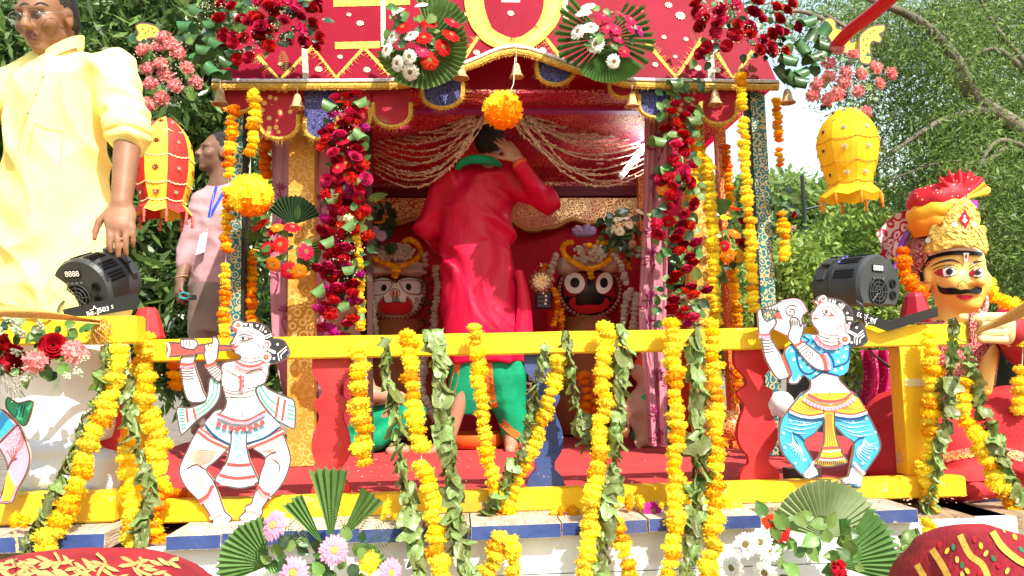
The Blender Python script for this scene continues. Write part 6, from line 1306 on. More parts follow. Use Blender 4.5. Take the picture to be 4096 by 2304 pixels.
def curtain(label, edges, b, seed, motifs):
    """edges: (y, x_left, x_right) rows"""
    t = thing('curtain', label, 'curtain', P((edges[0][1]+edges[0][2])/2, edges[0][0], b), 'mauve printed curtains'); mb = MB(); y0, y1 = edges[0][0], edges[-1][0]
    sp = smooth_path(edges, 4)
    def fn(u, v):
        y = y0+(y1-y0)*u; r = interp(sp, u)
        for a, q in zip(sp, sp[1:]):
            if a[0] <= y <= q[0]: w = (y-a[0])/max(1e-6, q[0]-a[0]); r = tuple(i+(j-i)*w for i, j in zip(a, q)); break
        x = r[1]+(r[2]-r[1])*v; return P(x, y, b+.016*math.sin(v*13+seed+1.2*math.sin(u*4))+.007*math.sin(v*29+u*6))
    mb.grid(fn, 60, 44); o = mb.build('cloth', CUR, t, smooth=True, fixn=False); pt = Paint(t, bvh_surf(o), .0035); pt.l = 1
    for x, y, r in motifs:
        d = random.choice((-1, 1)); ls = []
        for k in range(5):
            a = -1.57+(k-2)*.55; ls.append([(x, y), (x+r*.5*math.cos(a-.25), y+r*.6*math.sin(a-.25)), (x+r*math.cos(a), y+r*math.sin(a)), (x+r*.5*math.cos(a+.25), y+r*.6*math.sin(a+.25))])
        for q in ls: pt.l = 1; pt.fill(q, CURD, 'printed_petal')
        pt.strokes([[(x+d*(6+24*(1-k/14))*math.cos(k*.5)-d*30, y+30-24*(1-k/14)*math.sin(k*.5)) for k in range(13)], [(x, y), (x+8*d, y+40), (x-6*d, y+84)]], 6, CURD, 'printed_curl')
    return t
curtain('mauve curtain with lotus print gathered behind the left gold pillar', [(520, 1085, 1330), (800, 1090, 1315), (1100, 1080, 1320), (1400, 1095, 1310), (1600, 1140, 1300), (1750, 1165, 1300), (1848, 1165, 1290)], 3.83, 0, [(1120, 760, 34), (1285, 800, 30), (1110, 1080, 32), (1140, 1250, 36), (1105, 1390, 32), (1275, 1180, 30), (1290, 1330, 34), (1200, 1560, 34), (1250, 1640, 34), (1210, 1740, 38), (1265, 1800, 30), (1120, 900, 28)])
curtain('mauve curtain with lotus print beside the black-faced idol', [(440, 2580, 2690), (620, 2575, 2690), (850, 2575, 2672), (1120, 2560, 2670), (1300, 2555, 2665), (1500, 2575, 2670), (1700, 2590, 2670), (1785, 2595, 2672)], 3.83, 2, [(2615, 720, 32), (2630, 900, 30), (2610, 1020, 34), (2605, 1190, 36), (2600, 1290, 28), (2630, 1500, 30), (2620, 1650, 34), (2640, 1740, 30), (2640, 560, 30)])
# heap of pale cloth on the left wing
def lathe_thing(name, label, cat, x, y, b, prof, m, n=24, group=None):
    c = P(x, y, b); mb = MB(); mb.lathe(prof, c, n); return solo(name, label, cat, mb, m, c, smooth=True)
lathe_thing('basin', 'wide orange-red metal basin on the carpet behind the priest', 'basin', 1905, 1785, 4.4, [(.08, 0), (.15, 0), (.165, .02), (.175, .07), (.172, .072), (.155, .03), (.02, .02)], mat('orange_enamel', (.65, .1, .02), .3))
lathe_thing('water_pot', 'red and gold round water pot by the right red baluster', 'pot', 2925, 1762, 3.6, [(.03, 0), (.055, .01), (.072, .05), (.07, .085), (.05, .11), (.035, .12), (.042, .135), (.03, .135)], mat_brocade('painted_pot', (.5, .04, .02), (.75, .45, .12), 60, .1, .4, .2, False))
lathe_thing('glass_globe', 'clear faceted glass globe beside the right teal pillar', 'globe', 3128, 1668, 3.4, [(.001, 0), (.03, .006), (.05, .028), (.056, .056), (.05, .084), (.03, .106), (.001, .112)], mat('globe_glass', (.75, .76, .78), .12, (.95, .95, .95), 25, trans=.35), 12)
lathe_thing('gong_cup', 'small brass cup on the carpet by the navy baluster', 'cup', 2480, 1750, 4.0, [(.02, 0), (.04, .0), (.05, .03), (.05, .05), (.045, .05), (.01, .01)], BELL)
for i, (x, y, b, w, hh, lb) in enumerate([(3210, 1912, 2.85, .06, .02, 'dark wooden block on the carpet behind the conch player'), (3600, 1898, 2.85, .04, .012, 'flat black power brick at the foot of the right post')]):
    mb = MB(); p = P(x, y, b); mb.box((p.x, p.y, hh+.008), (w, .03, hh)); solo('block', lb, 'block', mb, mat('dark_block', (.05, .035, .03), .6) if i == 0 else BLK2, (p.x, p.y, .008))
# petals and litter on the carpet and planks
mb = MB()
for i in range(900):
    x, y = random.uniform(-.9, 1.8), random.uniform(2.7, 3.9)**1; z_ = .012
    if i % 3 == 0: y = random.uniform(2.46, 2.6); z_ = -.026
    r = random.uniform(.002, .009); a = random.uniform(0, 6.28); mb.add([(x+r*math.cos(a+k*1.57)*(1 if k % 2 else .5), y+r*math.sin(a+k*1.57)*(1 if k % 2 else .5), z_+random.uniform(0, .003)) for k in range(4)], [(0, 1, 2, 3)], random.choice((0, 1, 1, 2)))
o = mb.build('petal_litter', [mat('litter_pale', (.62, .45, .3), .9), mat('litter_dark', (.12, .05, .03), .9), mat('litter_straw', (.6, .42, .15), .9)], None, fixn=False); setp(o, 'scattered petals, leaf crumbs and straw on the carpet and planks', 'petals', kind='stuff')
# ================================================================== people
def head_prims(HC, f, sc=1., up=(0, 0, 1), hair=1, ears=True, chin=1., hairline=0., nb=-.045):
    f = Vector(f).normalized(); r = f.cross(Vector(up)).normalized(); u = r.cross(f); R = Matrix((r, f, u)).transposed(); q = lambda a, b, c: HC+(r*a+f*b+u*c)*sc
    e = lambda c, s, tag=0, k=.015, op='u': els(q(*c), tuple(v*sc for v in s), R, tag, k*sc, op)
    L = [e((0, -.012, .032), (.076, .094, .098)), e((0, .03, -.045), (.06, .066, .07)), e((0, .066, -.096*chin), (.026, .024, .022)), e((0, .075, .03), (.052, .022, .018), 0, .02),
         e((.042, .058, -.022), (.03, .03, .03)), e((-.042, .058, -.022), (.03, .03, .03)), e((.034, .088, .004), (.019, .014, .012), 0, .004, 's'), e((-.034, .088, .004), (.019, .014, .012), 0, .004, 's'),
         e((.033, .076, .003), (.014, .014, .012), 3, .003), e((-.033, .076, .003), (.014, .014, .012), 3, .003),
         cap(q(0, .086, .02), q(0, .112, -.025), .009*sc, .0145*sc, 0, .008*sc), els(q(.012, .1, -.03), (.01*sc,)*3, None, 0, .006*sc), els(q(-.012, .1, -.03), (.01*sc,)*3, None, 0, .006*sc),
         e((0, .091, -.056), (.025, .011, .007), 2, .006), e((0, .088, -.067), (.02, .012, .008), 2, .006), e((0, .094, -.0615), (.022, .008, .0018), 0, .003, 's'),
         cap(q(0, -.025, -.06), q(0, nb, -.17), .056*sc, .062*sc, 0, .03*sc)]
    if ears:
        for s in (-1, 1): L += [e((s*.076, -.008, -.005), (.011, .021, .033), 0, .008), e((s*.087, .0, -.004), (.006, .011, .018), 0, .004, 's')]
    L += [e((0, -.03, .05), (.083, .096, .098), hair, .008), e((0, -.06, -.0), (.072, .062, .08), hair, .01)]
    return L
def hand_prims(W_, d, n, side=1, sc=1., curl=(.25, .3, .35, .4), thumb=.5, tag=0, spread=.05):
    """palm + four unequal bent fingers + thumb; n = back of the hand, thumb on +side"""
    d = Vector(d).normalized(); n = Vector(n); n = (n-d*n.dot(d)).normalized(); s = d.cross(n)*side; R = Matrix((s, d, n)).transposed(); q = lambda a, b, c: Vector(W_)+(s*a+d*b+n*c)*sc
    L = [els(q(0, .045, 0), (.041*sc, .056*sc, .017*sc), R, tag, .012), els(q(.012, .062, 0), (.034*sc, .036*sc, .016*sc), R, tag, .012)]
    for i, (l, x) in enumerate(zip((.074, .083, .077, .06), (.031, .0105, -.0105, -.030))):
        p = q(x, .084-(.006 if i in (0, 3) else 0), 0); a = 0; st = (1.5-i)*spread
        for k, fr in enumerate((.45, .31, .26)):
            a += curl[i]*(1 if k else .7); dv = (d*math.cos(a)-n*math.sin(a)+s*st).normalized(); e = p+dv*l*fr*sc; L.append(cap(p, e, (.0102-.001*k)*sc, (.0094-.001*k)*sc, tag, .002)); p = e
    p = q(.03, .02, -.004); dv = (s*.75+d*.75-n*.25).normalized()
    for k, l in enumerate((.042, .032, .024)):
        e = p+dv*l*sc; L.append(cap(p, e, (.0125-.0018*k)*sc, (.011-.0018*k)*sc, tag, .005)); p = e; dv = (dv+d*thumb*.6-n*.2-s*.1).normalized()
    return L
def rows(b, data, xoff=0):
    """torso stations from photo rows: (y, x_centre, half_width_px, half_depth_m)"""
    out = []
    for y, xc, hw, dp in data:
        p = P(xc, y, b); out.append((p.z, p.x, b, hw*K(b), dp))
    return out
LIP = mat('lips', (.3, .1, .08), .45); EYE = mat('eye', (.09, .06, .05), .3); LIPD = mat('lips_dark', (.16, .06, .055), .45)
# ---- man in the yellow kurta
b = 2.74; t = thing('person', 'man in a bright yellow kurta and thin glasses looking left, standing at the left end', 'person', P(250, 2060, b))
HC = P(186, 74, 2.70); f = Vector((-.2, -.9, -.36))
pr = head_prims(HC, f, 1.0, nb=-.03)
sh_r, el_r, wr_r = P(455, 285, 2.72), P(512, 555, 2.62), P(486, 815, 2.54)
pr += [col(rows(b, [(240, 250, 60, .06), (330, 245, 150, .09), (600, 225, 150, .1), (1000, 240, 170, .1), (1250, 250, 170, .1)]), 0, .03), cap(P(130, 300, 2.78), sh_r, .05, .055, 0, .03), cap(sh_r, el_r, .05, .044), cap(el_r, wr_r, .043, .031, 0, .015), cap(P(130, 310, 2.78), P(-120, 420, 2.7), .05, .042)]
for x, sx in ((170, 160), (330, 335)): pr += [cap(P(x, 1250, b), P(sx, 1640, b), .085, .06), cap(P(sx, 1640, b), P(sx, 2020, b), .055, .04), cap(P(sx, 2030, b), P(sx-40, 2045, b-.13), .035, .03)]
dh = (P(482, 1040, 2.46)-wr_r); pr += hand_prims(wr_r-dh.normalized()*.0, dh, Vector((.25, -1, .1)), 1, 1.08, (.22, .24, .27, .34), 1.4, 0, -.01)
body = implicit('body', pr, [SKIN, HAIR, LIPD, EYE], t, .0062, .018)
YC = mat('yellow_cotton', (.91, .78, .29), .8, (.89, .72, .21), 5, 0, .6, 11)
kp = [col(rows(b, [(215, 262, 62, .06), (255, 262, 100, .085), (330, 250, 176, .118), (500, 222, 186, .135), (700, 225, 196, .14), (900, 235, 214, .15), (1100, 245, 240, .16), (1320, 250, 262, .17)]), 0, .03),
      cap(P(120, 315, 2.79), P(440, 290, 2.73), .066, .074, 0, .05), cap(P(452, 305, 2.72), P(508, 500, 2.645), .085, .071, 0, .035), cap(P(500, 497, 2.645), P(512, 545, 2.622), .073, .069, 0, .008),
      cap(P(120, 330, 2.79), P(-140, 440, 2.7), .085, .08, 0, .035), cut(P(512, 552, 2.62), wr_r-el_r)]
fd = folds(5, .014, (11, 9, 5), 3); fd2 = folds(8, .009, (14, 14, 16), 3)
def ydisp(X, Y, Z):
    arm = np.clip((X-P(420, 400, 2.7).x)/.05, 0, 1)*np.clip((P(0, 300, 2.7).z-Z)/.05, 0, 1); return fd(X, Y, Z)*(1-.6*arm)+fd2(X, Y, Z)*arm*1.2
# the shirt's own half-space must not clip the torso, so the cuff cut is applied to the sleeve only
kp = [p for p in kp if p['op'] != 'cut']
ko = implicit('kurta', kp, [YC], t, .007, .03, ydisp)
cf = MB(); ax_ = (wr_r-el_r).normalized(); cf.lathe([(.060, -.032), (.071, -.03), (.075, -.012), (.073, .008), (.066, .014), (.052, .012)], P(511, 535, 2.63), 22, ax=frame(ax_)); cf.build('rolled_cuff', YC, t, smooth=True)
cl = MB(); cc = P(250, 212, 2.72); cl.grid(lambda u, v: cc+Vector((.066*math.cos(.25+u*5.95-1.75-.5), .062*math.sin(.25+u*5.95-1.75-.5), (.042*math.cos(.25+u*5.95-1.75-.5)+.018*math.sin(.25+u*5.95-1.75-.5))*1.0+(v-.5)*.042))*1.0, 30, 4)
cl.build('collar', YC, t, smooth=True, fixn=False)
kp_ = Paint(ko, bvh_surf(ko), .0012); YD = mat('yellow_seam', (.6, .38, .05), .8)
kp_.strokes([[(176, 240), (170, 310), (142, 380), (112, 450), (85, 530), (70, 600)]], 3.5, YD, 'placket_seam', res=4); kp_.l = 1
kp_.strokes([[(138, 492), (180, 515), (252, 527)], [(138, 492), (110, 620)], [(252, 527), (240, 660)]], 3, YD, 'pocket_seam', res=3)
for x, y in ((172, 306), (144, 377), (114, 449)):
    h = bvh_surf(ko)(x, y)
    if h: mb = MB(); mb.lathe([(.0048, 0), (.0048, .003), (.003, .0035), (0, .003)], h[0], 10, ax=frame(h[1])); mb.build('button', mat('shell_button', (.3, .27, .2), .3), t)
# glasses
r_ = f.cross(Vector((0, 0, 1))).normalized(); u_ = r_.cross(f.normalized()); fn_ = f.normalized(); q = lambda a, b_, c: HC+(r_*a+fn_*b_+u_*c)*1.0
gw = mat('wire_frame', (.35, .33, .3), .25, metal=.8)
mb = MB()
for s in (-1, 1): mb.tube([q(s*(.035+.026*math.cos(k*.5236)*1), .106-.003*abs(math.cos(k*.5236)), .002+.018*math.sin(k*.5236)) for k in range(13)], .001, 5, cap=False)
mb.tube([q(-.01, .108, .006), q(0, .112, .01), q(.01, .108, .006)], .001, 5)
for s in (-1, 1): mb.tube([q(s*.06, .102, .008), q(s*.08, .06, .01), q(s*.088, -.005, .012), q(s*.088, -.02, -.005)], .0014, 5)
gl_o = mb.build('glasses', gw, t, smooth=True)
gs = bpy.data.materials.new('lens_glass'); gs.use_nodes = True; _N = gs.node_tree.nodes; _L = gs.node_tree.links; _g = _N.new('ShaderNodeBsdfGlossy'); _g.inputs['Roughness'].default_value = .02; _tr = _N.new('ShaderNodeBsdfTransparent'); _mx = _N.new('ShaderNodeMixShader'); _mx.inputs[0].default_value = .06; _L.new(_tr.outputs[0], _mx.inputs[1]); _L.new(_g.outputs[0], _mx.inputs[2]); _L.new(_mx.outputs[0], _N['Material Output'].inputs[0])
for s in (-1, 1):
    mb = MB(); mb.add([q(s*.035+.025*math.cos(k*.5236), .106, .002+.017*math.sin(k*.5236)) for k in range(12)], [tuple(range(12))]); mb.build('lens', gs, gl_o, fixn=False)
fp = Paint(body, bvh_surf(body), .001); fp.strokes([[(78, 24), (95, 14), (118, 18)], [(135, 20), (165, 12), (196, 24)]], 9, HAIR, 'eyebrow', taper=True, res=4)
WC = mat('white_cotton', (.8, .76, .74), .8, (.74, .7, .68), 4, 0, .25, 200)
implicit('white_dhoti', [col(rows(b, [(1290, 250, 236, .14), (1500, 255, 232, .14), (1760, 250, 230, .15)]), 0, .02)], [WC], t, .009, .02, folds(12, .014, (10, 10, 4), 5))
# heap of pale cloth
t = thing('cloth_heap', 'bundle of pale grey-blue cloth bunched behind the left yellow ledge', 'cloth', P(230, 1970, 2.62))
PG = mat('pale_cloth', (.58, .62, .68), .85, (.5, .54, .6), 5, 0, .3, 140); e_ = lambda x, y, b_, rx, ry, rd: els(P(x, y, b_), (rx*K(b_), rd, ry*K(b_)))
implicit('bundle', [e_(230, 1800, 2.66, 130, 60, .1), e_(200, 1890, 2.63, 120, 70, .08), e_(330, 1840, 2.68, 110, 80, .1), e_(430, 1890, 2.66, 60, 95, .09), e_(120, 1930, 2.64, 60, 60, .07), e_(300, 1930, 2.66, 170, 45, .09)], [PG], t, .0075, .03, folds(21, .012, (9, 9, 12), 5))
# ---- priest in red, seen from behind
b = 4.25; t = thing('person', 'priest in a long red silk kurta seen from behind, one hand raised to his head', 'person', P(1950, 1800, b))
HC = P(1962, 578, 4.2); f = Vector((.25, .96, -.08))
shR, elR, wrR = P(2010, 690, 4.22), P(2180, 800, 4.12), P(2072, 640, 3.98)
pr = head_prims(HC, f, 1.0, hair=1, nb=.03)
pr += [col(rows(b, [(650, 1950, 44, .04), (720, 1930, 80, .05), (1000, 1925, 80, .05), (1300, 1935, 90, .06)]), 0, .03), cap(shR, elR, .04, .034), cap(elR, wrR, .034, .029), cap(P(1800, 700, b), P(1712, 915, b+.06), .04, .034), cap(P(1695, 920, b+.05), P(1760, 990, b+.28), .04, .03)]
pr += hand_prims(wrR, P(2000, 545, 4.02)-wrR, Vector((.35, -.95, .25)), -1, 1.05, (.12, .15, .18, .3), .5, 0, .06)
for kx, ky, ax2, ay, tx, ty, bb_, by in ((1880, 1480, 1790, 1775, 1700, 1812, b-.05, -.02), (2010, 1480, 2045, 1770, 2040, 1800, b-.02, -.1)):
    pr += [cap(P(1935, 1300, b), P(kx, ky, bb_), .055, .045), cap(P(kx, ky, bb_), P(ax2, ay, bb_), .044, .034, 0, .02), cap(P(ax2, ay+8, bb_), P(tx, ty, bb_+by), .034, .028, 0, .02), cap(P(ax2+10, ay+14, bb_+.03), P(ax2+5, ay+24, bb_+.01), .03, .026, 0, .02)]
pb_ = implicit('body', pr, [SKIN3, HAIR, LIP, EYE], t, .009, .02)
SILK = mat('red_silk', (.54, .004, .045), .46, (.44, .002, .03), 4, 0, .6, 9, stretch=(2.6, 2.6, 1), spec=.25)
kp = [col(rows(b, [(648, 1930, 78, .06), (690, 1912, 128, .1), (800, 1906, 150, .13), (920, 1902, 152, .135), (1010, 1905, 150, .13), (1040, 1910, 150, .13), (1150, 1922, 160, .14), (1300, 1936, 168, .15), (1452, 1950, 166, .155)]), 0, .02),
      cap(P(1800, 705, b), P(2020, 700, b), .075, .08, 0, .05), cap(shR, elR, .092, .074, 0, .04), cap(elR, P(2088, 668, 4.0), .07, .046, 0, .03), cap(P(1795, 715, b), P(1714, 915, b+.06), .085, .068, 0, .04), cap(P(1714, 915, b+.06), P(1770, 985, b+.28), .066, .055, 0, .03)]
f1, f2_ = folds(31, .013, (6, 4, 13), 3), folds(33, .010, (18, 8, 2), 3); zw = P(1900, 1015, b).z
def rdisp(X, Y, Z):
    up_ = np.clip((Z-zw)/.1, 0, 1); cr = .006*np.exp(-((Z-zw-.05*np.sin(X*9))/.018)**2)
    sw = np.abs(np.sin((Z*17+(X-.25)**2*60+(X-.1)*12))); return up_*(f1(X, Y, Z)+.014*(sw-.6)*np.clip((X-(-.05))*5, 0, 1))+(1-up_)*f2_(X, Y, Z)+cr
implicit('kurta', kp, [SILK], t, .008, .02, rdisp)
mb = MB(); mb.grid(lambda u, v: P(2062+u*(30+v*60)+8*math.sin(v*5), 1080+v*350, b-.12+.05*u+.01*math.sin(u*6)), 8, 16); fo = mb.build('kurta_flap', SILK, t, smooth=True, fixn=False)
GS = mat('green_cotton', (.0, .30, .13), .65, (.0, .22, .1), 7, 0, .7, 12); sc_ = thing
mb = MB(); ps = [tuple(P(x, y, b_)) for x, y, b_ in [(1826, 676, 4.1), (1850, 652, 4.08), (1890, 638, 4.07), (1940, 640, 4.06), (1975, 648, 4.06), (2004, 662, 4.08)]]; mb.tube([Vector(p) for p in smooth_path(ps, 5)], [.012+.014*math.sin(math.pi*i/25) for i in range(26)], 10); mb.build('scarf', GS, t, smooth=True)
mb = MB(); mb.tube([wrR+Vector((.004, 0, -.012)), wrR+Vector((.014, -.004, -.03))], .04, 14); mb.build('wrist_thread', mat('red_thread', (.6, .08, .03), .6), t, smooth=True)
dp = []
for xs in ([(1440, 1905, 95, .12), (1520, 1880, 92, .11), (1600, 1862, 72, .09), (1660, 1850, 50, .06)], [(1440, 2010, 92, .12), (1540, 2015, 88, .11), (1640, 2035, 70, .09), (1720, 2055, 50, .06), (1765, 2060, 40, .05)]): dp.append(col(rows(b, xs), 0, .015))
do = implicit('dhoti', dp, [GS], t, .009, .015, folds(41, .012, (12, 8, 8), 5))
dpp = Paint(do, bvh_surf(do), .002); OB = mat_brocade('orange_border', (.62, .08, .01), (.75, .3, .05), 120, .2, .6, .1, False)
dpp.strokes([[(1832, 1440), (1820, 1520), (1800, 1600), (1790, 1640)]], 26, OB, 'border', res=5); dpp.strokes([[(1955, 1450), (1965, 1560), (1990, 1660), (2040, 1720), (2075, 1745)]], 28, OB, 'border', res=6); dpp.strokes([[(1945, 1450), (1952, 1600), (1975, 1700)]], 22, OB, 'border', res=5)
# ---- man in the pink shirt
b = 4.7; t = thing('person', 'man in a pale pink shirt with a blue lanyard looking up, left of the chariot', 'person', P(850, 1700, b))
HC = P(868, 618, 4.66); pr = head_prims(HC, (-.8, -.55, .12), 1.0)
pr += [col(rows(b, [(720, 890, 45, .06), (800, 890, 95, .1), (1100, 870, 95, .1)]), 0, .03), cap(P(808, 810, b-.04), P(752, 1030, b-.05), .045, .042), cap(P(752, 1030, b-.05), P(722, 1120, b-.14), .04, .03)]
pr += hand_prims(P(722, 1120, b-.14), P(712, 1190, b-.2)-P(722, 1120, b-.14), Vector((-.7, -.6, .2)), 1, 1., (.5, .55, .6, .65), .4)
for x in (815, 920): pr += [cap(P(x, 1150, b), P(x-8, 1430, b), .085, .065), cap(P(x-8, 1430, b), P(x-5, 1700, b), .06, .045), cap(P(x-5, 1715, b), P(x-30, 1720, b-.12), .035, .03)]
pb_ = implicit('body', pr, [SKIN2, HAIR, LIPD, EYE], t, .0085, .02)
PS = mat('pink_cotton', (.46, .27, .28), .8, (.4, .23, .245), 6, 0, .6, 14)
so_ = implicit('shirt', [col(rows(b, [(735, 892, 55, .07), (780, 890, 100, .105), (900, 885, 112, .13), (1050, 872, 108, .125), (1145, 868, 106, .125)]), 0, .03), cap(P(808, 815, b-.04), P(758, 985, b-.05), .07, .055, 0, .03), cap(P(758, 985, b-.05), P(742, 1050, b-.07), .06, .056, 0, .012)], [PS], t, .009, .025, folds(51, .009, (9, 9, 12), 5))
implicit('trousers', [col(rows(b, [(1130, 868, 104, .12), (1230, 868, 104, .12), (1330, 868, 102, .115)]), 0, .02), cap(P(820, 1280, b), P(812, 1700, b), .09, .065, 0, .02), cap(P(918, 1280, b), P(912, 1700, b), .09, .065, 0, .02)], [mat('taupe_cloth', (.22, .16, .13), .85, (.18, .13, .11), 5, 0, .2, 200)], t, .01, .02, folds(55, .008, (12, 12, 4), 4))
sp = Paint(t, bvh_surf(so_), .002); LB = mat('blue_lanyard', (.015, .06, .42), .5)
sp.strokes([[(866, 745), (848, 810), (836, 870)], [(896, 765), (860, 830), (838, 872)]], 12, LB, 'lanyard', res=5)
mb = MB(); mb.prism([P(x, y, b-.155) for x, y in ((800, 938), (832, 924), (818, 1008), (782, 1020))], (0, .003, 0)); mb.build('badge', mat('badge_card', (.62, .68, .68), .3), t)
mb = MB(); mb.tube([P(836, 872, b-.15), P(828, 926, b-.155)], .004, 6); mb.build('badge_clip', SILV, t)
sp.strokes([[(856, 770), (838, 900), (818, 1040), (812, 1130)]], 2.5, mat('shirt_seam', (.45, .26, .28), .8), 'placket', res=5)
mb = MB(); mb.tube([P(737+20*math.cos(k*.6), 1183+12*math.sin(k*.6), b-.24) for k in range(11)], .006, 6); mb.build('teal_key_strap', mat('teal_strap', (.01, .22, .25), .5), t); mb = MB(); mb.box(P(770, 1190, b-.24), (.02, .008, .014)); mb.build('key_fob', BLK2, t, bevel=.003)
mb = MB(); q0 = P(727, 1108, b-.135); mb.tube([q0+Vector((.034*math.cos(k*.5236), .034*math.sin(k*.5236), .006*math.cos(k*.5236))) for k in range(13)], .003, 6, cap=False); mb.build('bangle', BELL, t, smooth=True)
# ---- two seated attendants in green, mostly hidden behind flowers and rail
b = 4.5; t = thing('person', 'seated attendant in green cloth behind the left red baluster, forearm on knee', 'person', P(1420, 1790, b))
pr = head_prims(P(1375, 1190, b), (.7, .6, -.3), 1.)+[col(rows(b, [(1300, 1370, 50, .07), (1400, 1370, 110, .1), (1760, 1380, 110, .11)]), 0, .03), cap(P(1420, 1380, b-.08), P(1475, 1575, b-.2), .05, .045), cap(P(1475, 1575, b-.2), P(1600, 1590, b-.22), .045, .034), cap(P(1400, 1730, b), P(1600, 1670, b-.2), .09, .07), cap(P(1600, 1680, b-.2), P(1480, 1775, b-.25), .06, .04), cap(P(1620, 1800, b-.28), P(1560, 1805, b-.3), .03, .025)]
pr += hand_prims(P(1600, 1590, b-.22), (.9, .2, -.35), (0, -.5, 1), 1, .95, (.4, .4, .45, .5))
implicit('body', pr, [SKIN3, HAIR, LIP, EYE], t, .01, .02)
implicit('dhoti', [cap(P(1390, 1720, b), P(1640, 1660, b-.2), .11, .085, 0, .03), cap(P(1640, 1670, b-.2), P(1480, 1770, b-.24), .08, .055, 0, .03), els(P(1420, 1770, b-.05), (.2, .16, .06))], [GS], t, .01, .02, folds(61, .01, (12, 12, 9), 4))
implicit('vest', [col(rows(b, [(1330, 1370, 70, .09), (1420, 1368, 116, .115), (1740, 1378, 118, .125)]), 0, .03)], [mat('dark_red_cotton', (.3, .02, .03), .8)], t, .011, .02, folds(62, .008, (12, 12, 5), 4))
b = 4.35; t = thing('person', 'seated attendant in orange and green beside the right mauve curtain, hand on knee', 'person', P(2610, 1780, b))
pr = head_prims(P(2690, 1150, b), (-.7, .6, -.3), 1.)+[col(rows(b, [(1260, 2690, 50, .07), (1360, 2690, 110, .1), (1730, 2680, 110, .11)]), 0, .03), cap(P(2640, 1350, b-.06), P(2560, 1490, b-.14), .05, .042), cap(P(2590, 1540, b-.14), P(2530, 1600, b-.2), .04, .03), cap(P(2560, 1490, b-.14), P(2600, 1540, b-.16), .045, .04), cap(P(2680, 1700, b), P(2560, 1640, b-.2), .08, .065), cap(P(2570, 1660, b-.2), P(2570, 1745, b-.22), .055, .04), cap(P(2600, 1760, b-.2), P(2555, 1772, b-.24), .032, .026)]
pr += hand_prims(P(2525, 1600, b-.2), (-.15, -.2, -1), (-.5, -.85, 0), 1, .95, (.2, .2, .25, .3))
for k in range(5): pr.append(cap(P(2552+k*2, 1760+k*8, b-.24), P(2540+k*4, 1768+k*8, b-.27), .011-.001*k, .009, 0, .003))
implicit('body', pr, [SKIN3, HAIR, LIP, EYE], t, .009, .02)
implicit('dhoti', [cap(P(2680, 1690, b), P(2570, 1630, b-.17), .1, .08, 0, .03), cap(P(2570, 1640, b-.17), P(2580, 1740, b-.2), .08, .06, 0, .03), els(P(2610, 1740, b-.1), (.12, .12, .07))], [GS], t, .01, .02, folds(65, .01, (12, 12, 9), 4))
implicit('vest', [col(rows(b, [(1290, 2690, 70, .09), (1380, 2688, 118, .115), (1720, 2680, 120, .125)]), 0, .03), cap(P(2640, 1370, b-.06), P(2585, 1470, b-.12), .075, .07, 0, .03)], [mat('orange_cotton', (.6, .06, .015), .8)], t, .011, .02, folds(66, .008, (12, 12, 5), 4))
# ================================================================== idols in the cabin
def torus(mb, c, rx, rz, r, n=48, m=8, tilt=0., y=0.):
    mb.tube([c+Vector((rx*math.cos(k*2*math.pi/n), y, rz*math.sin(k*2*math.pi/n))) for k in range(n+1)], r, m, cap=False)
MAR = mat('maroon_lacquer', (.2, .012, .018), .3, (.14, .01, .014), 8); IW = mat('idol_white', (.85, .8, .78), .5, (.8, .74, .72), 6); IR = mat('idol_red', (.5, .02, .02), .4); IK = mat('idol_black', (.012, .01, .011), .35); IL = mat('idol_line', (.12, .015, .02), .5); CLO = mat('idol_turban', (.62, .52, .45), .85, (.5, .38, .33), 6, 0, .4, 90); TICK = mat('tick_pale', (.62, .4, .3), .6)
def idol(label, cx, cy, rx, ry, b, face_m):
    s = K(b); c = P(cx, cy, b); t = thing('idol', label, 'idol', Vector((c.x, c.y, 0)))
    mb = MB(); mb.lathe([(.2, .01), (.27, .02), (.27, .2), (.2, .5), (.17, .62), (.16, .74), (.02, .76)], Vector((c.x, c.y+.1, 0)), 28); mb.build('body', mat('idol_robe', (.34, .04, .03), .8, (.25, .12, .03), 9, 0, .5, 40), t, smooth=True)
    fo = implicit('face', [els(c, (rx*s, .12, ry*s))], [face_m], t, .007, .02)
    r = MB(); torus(r, c+Vector((0, -.012, 0)), rx*s*1.02, ry*s*1.02, .024); ro = r.build('rim', MAR, t, smooth=True)
    mk = MB()
    for k in range(44):
        a = 2*math.pi*k/44
        if math.sin(a) > .55: continue
        for d in (-.02, 0, .02): p = c+Vector((rx*s*1.02*math.cos(a+d), -.0345, ry*s*1.02*math.sin(a+d))); q = Vector((math.cos(a), 0, math.sin(a)))*.009; w = Vector((-math.sin(a), 0, math.cos(a)))*.0016; mk.add([p-q-w, p-q+w, p+q+w, p+q-w], [(0, 1, 2, 3)])
    mk.build('rim_ticks', TICK, ro, fixn=False, kind='stuff')
    return t, fo, c, s
